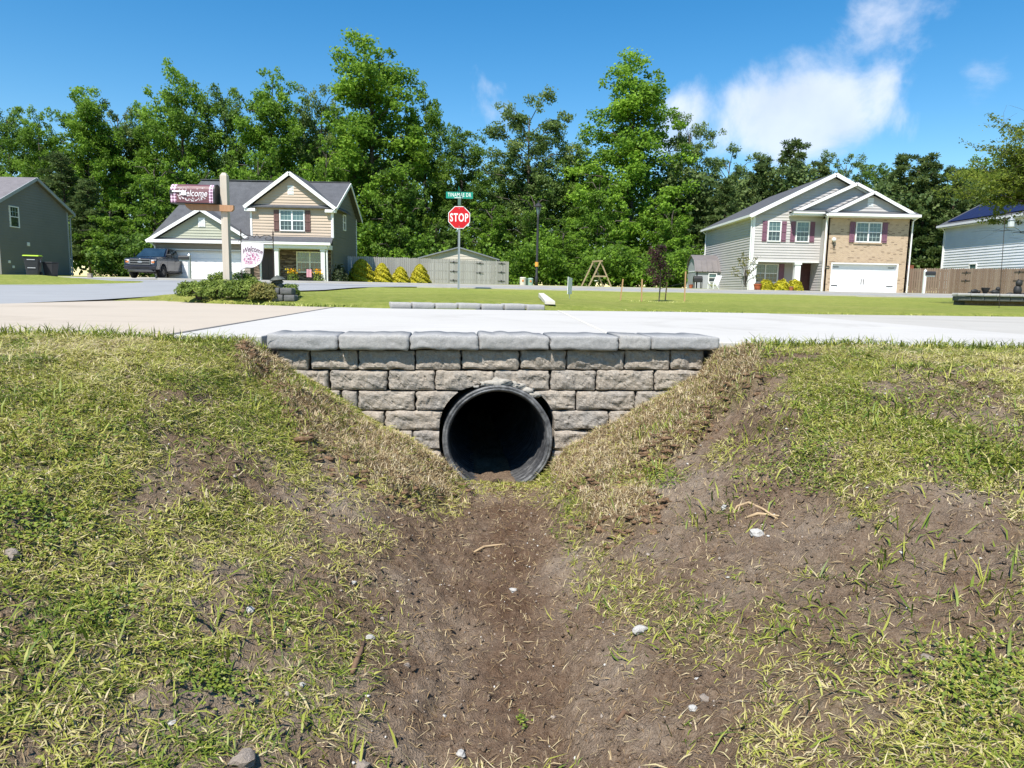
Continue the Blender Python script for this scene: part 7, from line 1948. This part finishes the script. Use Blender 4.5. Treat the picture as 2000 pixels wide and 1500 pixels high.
# ------------------------------------------------------------------ wheelie bins, far mailboxes
def bin_(loc, rz, label, s=1.0):
    rt = empty('wheelie_bin', loc, label, 'bin', rz=rz)
    body = pmat('bin_charcoal', (.022, .024, .026), (.032, .034, .036), 6, .5); lid = pmat('lime_lid', (.36, .56, .012), (.32, .50, .01), 4, .45)
    mb = MB(); mb.hexa([(-.24, -.28, .05), (.24, -.28, .05), (.24, .26, .10), (-.24, .26, .10), (-.33, -.38, 1.0), (.33, -.38, 1.0), (.33, .36, 1.0), (-.33, .36, 1.0)]); mb.build('body', body, rt, bevel=.03, local=True)
    mb = MB(); mb.box(-.345, .345, -.40, .38, .94, 1.0); mb.build('rim', body, rt, bevel=.015, local=True)
    mb = MB(); mb.hexa([(-.36, -.43, 1.002), (.36, -.43, 1.002), (.36, .42, 1.002), (-.36, .42, 1.002), (-.33, -.38, 1.06), (.33, -.38, 1.06), (.33, .36, 1.085), (-.33, .36, 1.085)]); mb.build('lid', lid, rt, bevel=.02, local=True)
    for z in (.82, .42): mb = MB(); mb.box(-.17, .17, -.385 + (.82 - z) * .1, -.34, z, z + .035); mb.build('lift_bar', pmat('bin_steel', (.5, .5, .5), None, 5, .4), rt, local=True)
    for x in (-.26, .26): MB().tube([(x - .04, .28, .13), (x + .04, .28, .13)], .13, 14).build('wheel', M['black_plastic'], rt, local=True)
    MB().tube([(-.25, .42, .98), (.25, .42, .98)], .02, 6).build('handle', body, rt, local=True)
    mb = MB()                                                     # pale three-lobed emblem on the side
    for k_ in range(3):
        t = k_ * 2.094 + 1.57; c, s_ = .055 * math.cos(t), .055 * math.sin(t)
        mb.add([(.325, -.0 + c + .035 * math.cos(q), .78 + s_ + .035 * math.sin(q)) for q in np.linspace(0, 6.0, 8)], [tuple(range(8))])
    mb.build('side_emblem', M['sign_white'], rt, local=True)
    rt.scale = (s, s, s)
bx_ = P(76, 538, 36.0)
bin_((bx_.x - .25, 36.0, Gz(bx_.x, 36) + .01), rad(20), 'charcoal wheelie bin with lime green lid before the charcoal house')
bin2 = P(90, 538, 36.3)
rt = empty('recycling_bin', (bin2.x + .10, 36.55, Gz(bin2.x, 36.5)), 'smaller dark bin half hidden behind the lime-lidded bin', 'bin')
mb = MB(); mb.hexa([(-.2, -.22, .03), (.2, -.22, .03), (.2, .22, .03), (-.2, .22, .03), (-.26, -.27, .72), (.26, -.27, .72), (.26, .27, .72), (-.26, .27, .72)]); mb.build('body', M['black_plastic'], rt, bevel=.03, local=True)
mb = MB(); mb.box(-.28, .28, -.3, .3, .722, .77); mb.build('lid', M['black_plastic'], rt, bevel=.02, local=True)
def mailbox_far(u_, vb, vt, Y, label, postm, rz):
    b, t = P(u_, vb, Y), P(u_, vt, Y); g = Gz(b.x, Y); hh = 1.08
    rt = empty('kerb_mailbox', (b.x, Y, g), label, 'mailbox', rz=rz)
    mb = MB(); mb.box(-.055, .055, -.055, .055, -.1, hh + .2); mb.hexa([(-.055, -.055, hh + .2001), (.055, -.055, hh + .2001), (.055, .055, hh + .2001), (-.055, .055, hh + .2001), (-.01, -.01, hh + .29), (.01, -.01, hh + .29), (.01, .01, hh + .29), (-.01, .01, hh + .29)]); mb.build('post', postm, rt, local=True)
    mb = MB(); mb.box(-.04, .50, -.05, .05, hh - .10, hh - .03); mb.build('arm', postm, rt, local=True)
    mb = MB(); mb.loft([(-.02, a * .9, hh - .028 + z * .9) for a, z in prof], [(.52, a * .9, hh - .028 + z * .9) for a, z in prof]); mb.build('box_body', M['dark_metal'], rt, local=True)
mailbox_far(1803, 575, 528, 38.0, 'white post mailbox with black box before the brown fence', M['white_trim'], 0)
mailbox_far(371, 545, 498, 37.0, 'dark mailbox on a thin post in front of the truck tail', M['steel'], rad(180))

# ------------------------------------------------------------------ stone planter with ornaments, hanging feeder at the right
PY = 16.6; A = P(1872, 586, PY); gp = .165
PL = empty('stone_planter', (A.x + 2, PY, gp), 'raised planter of dark stone blocks with pale caps at the right edge', 'planter')
x = A.x; i = 0
while x < A.x + 4.5:
    for r_ in range(2):
        w_ = .30 if r_ == 0 else .36
        xo = x + (.0 if r_ == 0 else .02)
        V, Fq, bk = block_mesh(w_ / 2 - .003 if r_ == 0 else .148, .052 if r_ == 0 else .034, .24, 140 + i * 2 + r_, face=.007)
        nm = 'block' if r_ == 0 else 'cap_stone'
        me = bpy.data.meshes.new(nm); me.from_pydata([(s, -d, z) for s, d, z in V], [], Fq + [tuple(bk)]); me.materials.append(M['dark_block'] if r_ == 0 else M['cap']); me.polygons.foreach_set('use_smooth', [True] * len(me.polygons))
        o = link_mesh(nm, me, PL); o.location = Vector((x + .15 - (.05 if r_ else 0), PY - (.05 if r_ else 0), gp + (.075 if r_ == 0 else .165))) - PL.location
    x += .30; i += 1
mb = MB(); mb.hexa([(A.x + .28, PY + .2, gp - .1), (A.x + 4.5, PY + .2, gp - .1), (A.x + 4.5, PY + 1.8, gp - .1), (A.x + 1.28, PY + 1.8, gp - .1), (A.x + .28, PY + .2, gp + .15), (A.x + 4.5, PY + .2, gp + .15), (A.x + 4.5, PY + 1.8, gp + .15), (A.x + 1.28, PY + 1.8, gp + .15)]); mb.build('planting_soil', M['ground'], PL)
mb = MB(); mb.hexa([(A.x + .04, PY + .24, gp - .1), (A.x + .3, PY + .24, gp - .1), (A.x + 1.3, PY + 1.8, gp - .1), (A.x + 1.04, PY + 1.8, gp - .1), (A.x + .04, PY + .24, gp + .12), (A.x + .3, PY + .24, gp + .12), (A.x + 1.3, PY + 1.8, gp + .12), (A.x + 1.04, PY + 1.8, gp + .12)]); mb.build('side_blocks', M['dark_block'], PL)
M['ornament'] = pmat('black_cast_resin', (.018, .018, .018), (.03, .03, .03), 12, .6, .3, 60)
def orn(nm, u_, pieces, label, cat):
    p = P(u_, 572, PY + .35); rt = empty(nm, (p.x, PY + .35, gp + .15), label, cat)
    for k_, (c, r_, sq) in enumerate(pieces):
        vs, fs = blob(c, r_, k_ + u_, amp=.18, sq=sq); MB().add(vs, fs).build(('body', 'head', 'limb', 'tail')[min(k_, 3)], M['ornament'], rt, smooth=True, local=True)
    return rt
orn('lizard_ornament', 1903, [((0, 0, .10), .07, (1.3, .6, .8)), ((.10, 0, .09), .045, (1, .8, .8)), ((-.09, 0, .06), .05, (1.4, .5, .6))], 'black lizard ornament at the left on the stone planter', 'ornament')
p = P(1924, 572, PY + .3); rt = empty('flower_urn', (p.x, PY + .3, gp + .15), 'black tapered urn standing on the stone planter', 'urn')
MB().lathe([(.035, 0), (.04, .05), (.075, .13), (.085, .15), (.09, .165), (.075, .17)], (0, 0, 0), 12).build('bowl', M['ornament'], rt, local=True)
MB().lathe([(.09, .171), (.095, .185), (.08, .19)], (0, 0, 0), 12).build('lip', M['ornament'], rt, local=True)
orn('frog_ornament', 1944, [((0, 0, .09), .08, (1.2, .8, .8)), ((.04, -.02, .165), .055, (1, .9, .9)), ((-.10, 0, .09), .035, (2.2, .5, .6)), ((.09, 0, .04), .04, (1.2, .8, .8))], 'black seated frog ornament right of the urn', 'ornament')
orn('bust_ornament', 1987, [((0, 0, .14), .10, (.9, .8, 1.4)), ((.0, -.02, .31), .075, (.95, .95, 1.1)), ((-.16, 0, .05), .07, (1.4, .7, .6)), ((.12, 0, .05), .05, (1, .8, .8))], 'tall black figure ornament at the right of the stone planter', 'ornament')
HY = 14.8; a = P(1972, 428, HY); b = P(1961, 532, HY); gh = Gz(b.x, HY)
HF = empty('bird_feeder', (b.x, HY, gh), 'clear hanging bird feeder on a thin hooked pole by the myrtle', 'bird feeder')
MB().tube([(b.x - .02, HY, gh - .1), (a.x - .10, HY, a.z + .05), (a.x - .06, HY, a.z + .14), (a.x + .02, HY, a.z + .13), (a.x + .04, HY, a.z + .05)], .006, 6).build('hook_pole', M['black_iron'], HF)
MB().lathe([(.055, -.12), (.06, -.115), (.06, .0), (.055, .005)], (a.x + .04, HY, a.z - .03), 10).build('seed_tube', pmat('clear_plastic', (.55, .58, .58), None, 5, .15), HF)
MB().lathe([(.075, .006), (.05, .03), (.02, .05), (.012, .08), (.001, .082)], (a.x + .04, HY, a.z - .03), 10).build('cap', M['steel'], HF)
MB().lathe([(.07, -.14), (.075, -.13), (.06, -.1205)], (a.x + .04, HY, a.z - .03), 10).build('tray', M['steel'], HF)

# ------------------------------------------------------------------ yard details
def pot(x, y, r_, c, label, name='flower_pot'):
    g = Gz(x, y); rt = empty(name, (x, y, g), label, 'flower pot')
    m = pmat('terracotta', c, tuple(t * .8 for t in c), 6, .8)
    MB().lathe([(r_ * .7, 0), (r_ * .95, r_ * 1.4), (r_ * 1.05, r_ * 1.45), (r_ * 1.05, r_ * 1.65), (r_ * .9, r_ * 1.65)], (0, 0, 0), 12).build('pot', m, rt, local=True)
    vs, fs = blob((0, 0, r_ * 1.7), r_ * .8, 4, amp=.5, sq=(1, 1, .5)); MB().add(vs, fs).build('soil', M['clod'], rt, local=True)
p = P(1479, 566, 50.3); pot(p.x, 50.3, .27, (.45, .11, .05), 'red clay pot left of the golden bushes')
p = P(1545, 566, 50.1); pot(p.x, 50.1, .16, (.40, .13, .06), 'small clay pot between the golden bushes')
p = P(1349, 566, 56.0); pot(p.x, 56.0, .16, (.45, .12, .06), 'orange clay pot by the garden shed')
p = P(1393, 566, 51.2); g = Gz(p.x, 51.2)
CH = empty('lawn_chair', (p.x, 51.2, g), 'white reclining lawn chair beside the grey side wall', 'chair', rz=rad(-60))
beam(CH, (0, 0, 0), (0, 0, 0.001), .01, .01, M['white_trim'], 'foot_pad')
for s in (-.25, .25):
    mb = MB(); mb.hexa([(s - .02, -.3, 0), (s + .02, -.3, 0), (s + .02, -.22, 0), (s - .02, -.22, 0), (s - .02, -.3, .38), (s + .02, -.3, .38), (s + .02, -.22, .38), (s - .02, -.22, .38)]); mb.build('leg', M['white_trim'], CH, local=True)
    mb = MB(); mb.hexa([(s - .02, .25, 0), (s + .02, .25, 0), (s + .02, .35, 0), (s - .02, .35, 0), (s - .02, -.3, .5), (s + .02, -.3, .5), (s + .02, -.2, .54), (s - .02, -.2, .54)]); mb.build('arm', M['white_trim'], CH, local=True)
for k_ in range(5):
    x = -.22 + k_ * .11
    mb = MB(); mb.hexa([(x - .045, .12, .24), (x + .045, .12, .24), (x + .045, .15, .22), (x - .045, .15, .22), (x - .045, .50, .98), (x + .045, .50, .98), (x + .045, .53, .97), (x - .045, .53, .97)]); mb.build('back_slat', M['white_trim'], CH, local=True)
    mb = MB(); mb.hexa([(x - .045, -.3, .36), (x + .045, -.3, .36), (x + .045, .12, .24), (x - .045, .12, .24), (x - .045, -.3, .385), (x + .045, -.3, .385), (x + .045, .12, .265), (x - .045, .12, .265)]); mb.build('seat_slat', M['white_trim'], CH, local=True)
p = P(1362, 562, 57.5); g = Gz(p.x, 57.5)
GR = empty('barbecue_grill', (p.x, 57.5, g), 'black barbecue grill between the shed and the grey house', 'grill')
mb = MB(); mb.box(-.35, .35, -.25, .25, .5, .8); mb.build('firebox', M['dark_metal'], GR, bevel=.04, local=True)
mb = MB(); mb.hexa([(-.35, -.25, .802), (.35, -.25, .802), (.35, .25, .802), (-.35, .25, .802), (-.33, -.12, 1.0), (.33, -.12, 1.0), (.33, .12, 1.0), (-.33, .12, 1.0)]); mb.build('hood', M['dark_metal'], GR, bevel=.03, local=True)
for sx_ in (-.3, .3):
    for sy_ in (-.2, .2): mb = MB(); mb.box(sx_ - .025, sx_ + .025, sy_ - .025, sy_ + .025, 0, .5); mb.build('leg', M['dark_metal'], GR, local=True)
p = P(176, 538, 41.0); g = Gz(p.x, 41.0); rt = empty('utility_stub', (p.x, 41.0, g), 'small tan utility box on the verge left of the truck', 'utility box')
mb = MB(); mb.box(-.12, .12, -.1, .1, -.03, .22); mb.build('housing', M['stone_tan'], rt, bevel=.02, local=True)
mb = MB(); mb.box(-.14, .14, -.12, .12, .222, .25); mb.build('lid', M['stone_tan'], rt, local=True)
# flowers and little porch flag before the tan house
M['petal'] = leaf_mat('yellow_petal', (.55, .16, .01), (.72, .42, .015), (.80, .62, .05), .2)
for i, (u_, lb) in enumerate(((572, 'clump of yellow day lilies at the left of the tan house porch'), (623, 'clump of yellow day lilies at the right of the tan house porch'))):
    p = P(u_, 550, 46.0); g = Gz(p.x, 46.0); r_ = shrub('lily_clump', (p.x, 46.0, g), .36, .3, .62, .22, 260, 'leaf_jun', lb, 'flowers', 'day lilies before the tan house porch', seed=60 + i, slim=.18)
    rng = np.random.default_rng(i + 9); n = 60; C = np.stack([rng.normal(0, .2, n), rng.normal(-.12, .15, n), rng.uniform(.5, .8, n)], -1); Nn = rand_dirs(n, rng, .4); V, Fq = cards(C, Nn, np.full(n, .12), np.full(n, .10), rng)
    link_mesh('petals', np_mesh('petals', V, Fq, M['petal'], {'tint': np.repeat(rng.random(n), 4)}), r_)
p = P(604, 550, 45.8); g = Gz(p.x, 45.8); rt = empty('porch_flag', (p.x, 45.8, g), 'small pink garden flag below the tan house porch window', 'flag')
mb = MB(); mb.add([(-.16 + .32 * i / 6, -.02 * math.sin(i * 1.2), .28 + .50 * j) for j in (0, 1) for i in range(7)], [(i, i + 1, 8 + i, 7 + i) for i in range(6)]); o = mb.build('cloth', pmat('pink_cloth', (.62, .34, .40), (.5, .22, .28), 14, .8), rt, local=True); so = o.modifiers.new('t', 'SOLIDIFY'); so.thickness = .004
MB().tube([(.17, 0, -.05), (.17, 0, .80), (-.17, 0, .80)], .008, 5).build('stand_rod', M['black_iron'], rt, local=True)
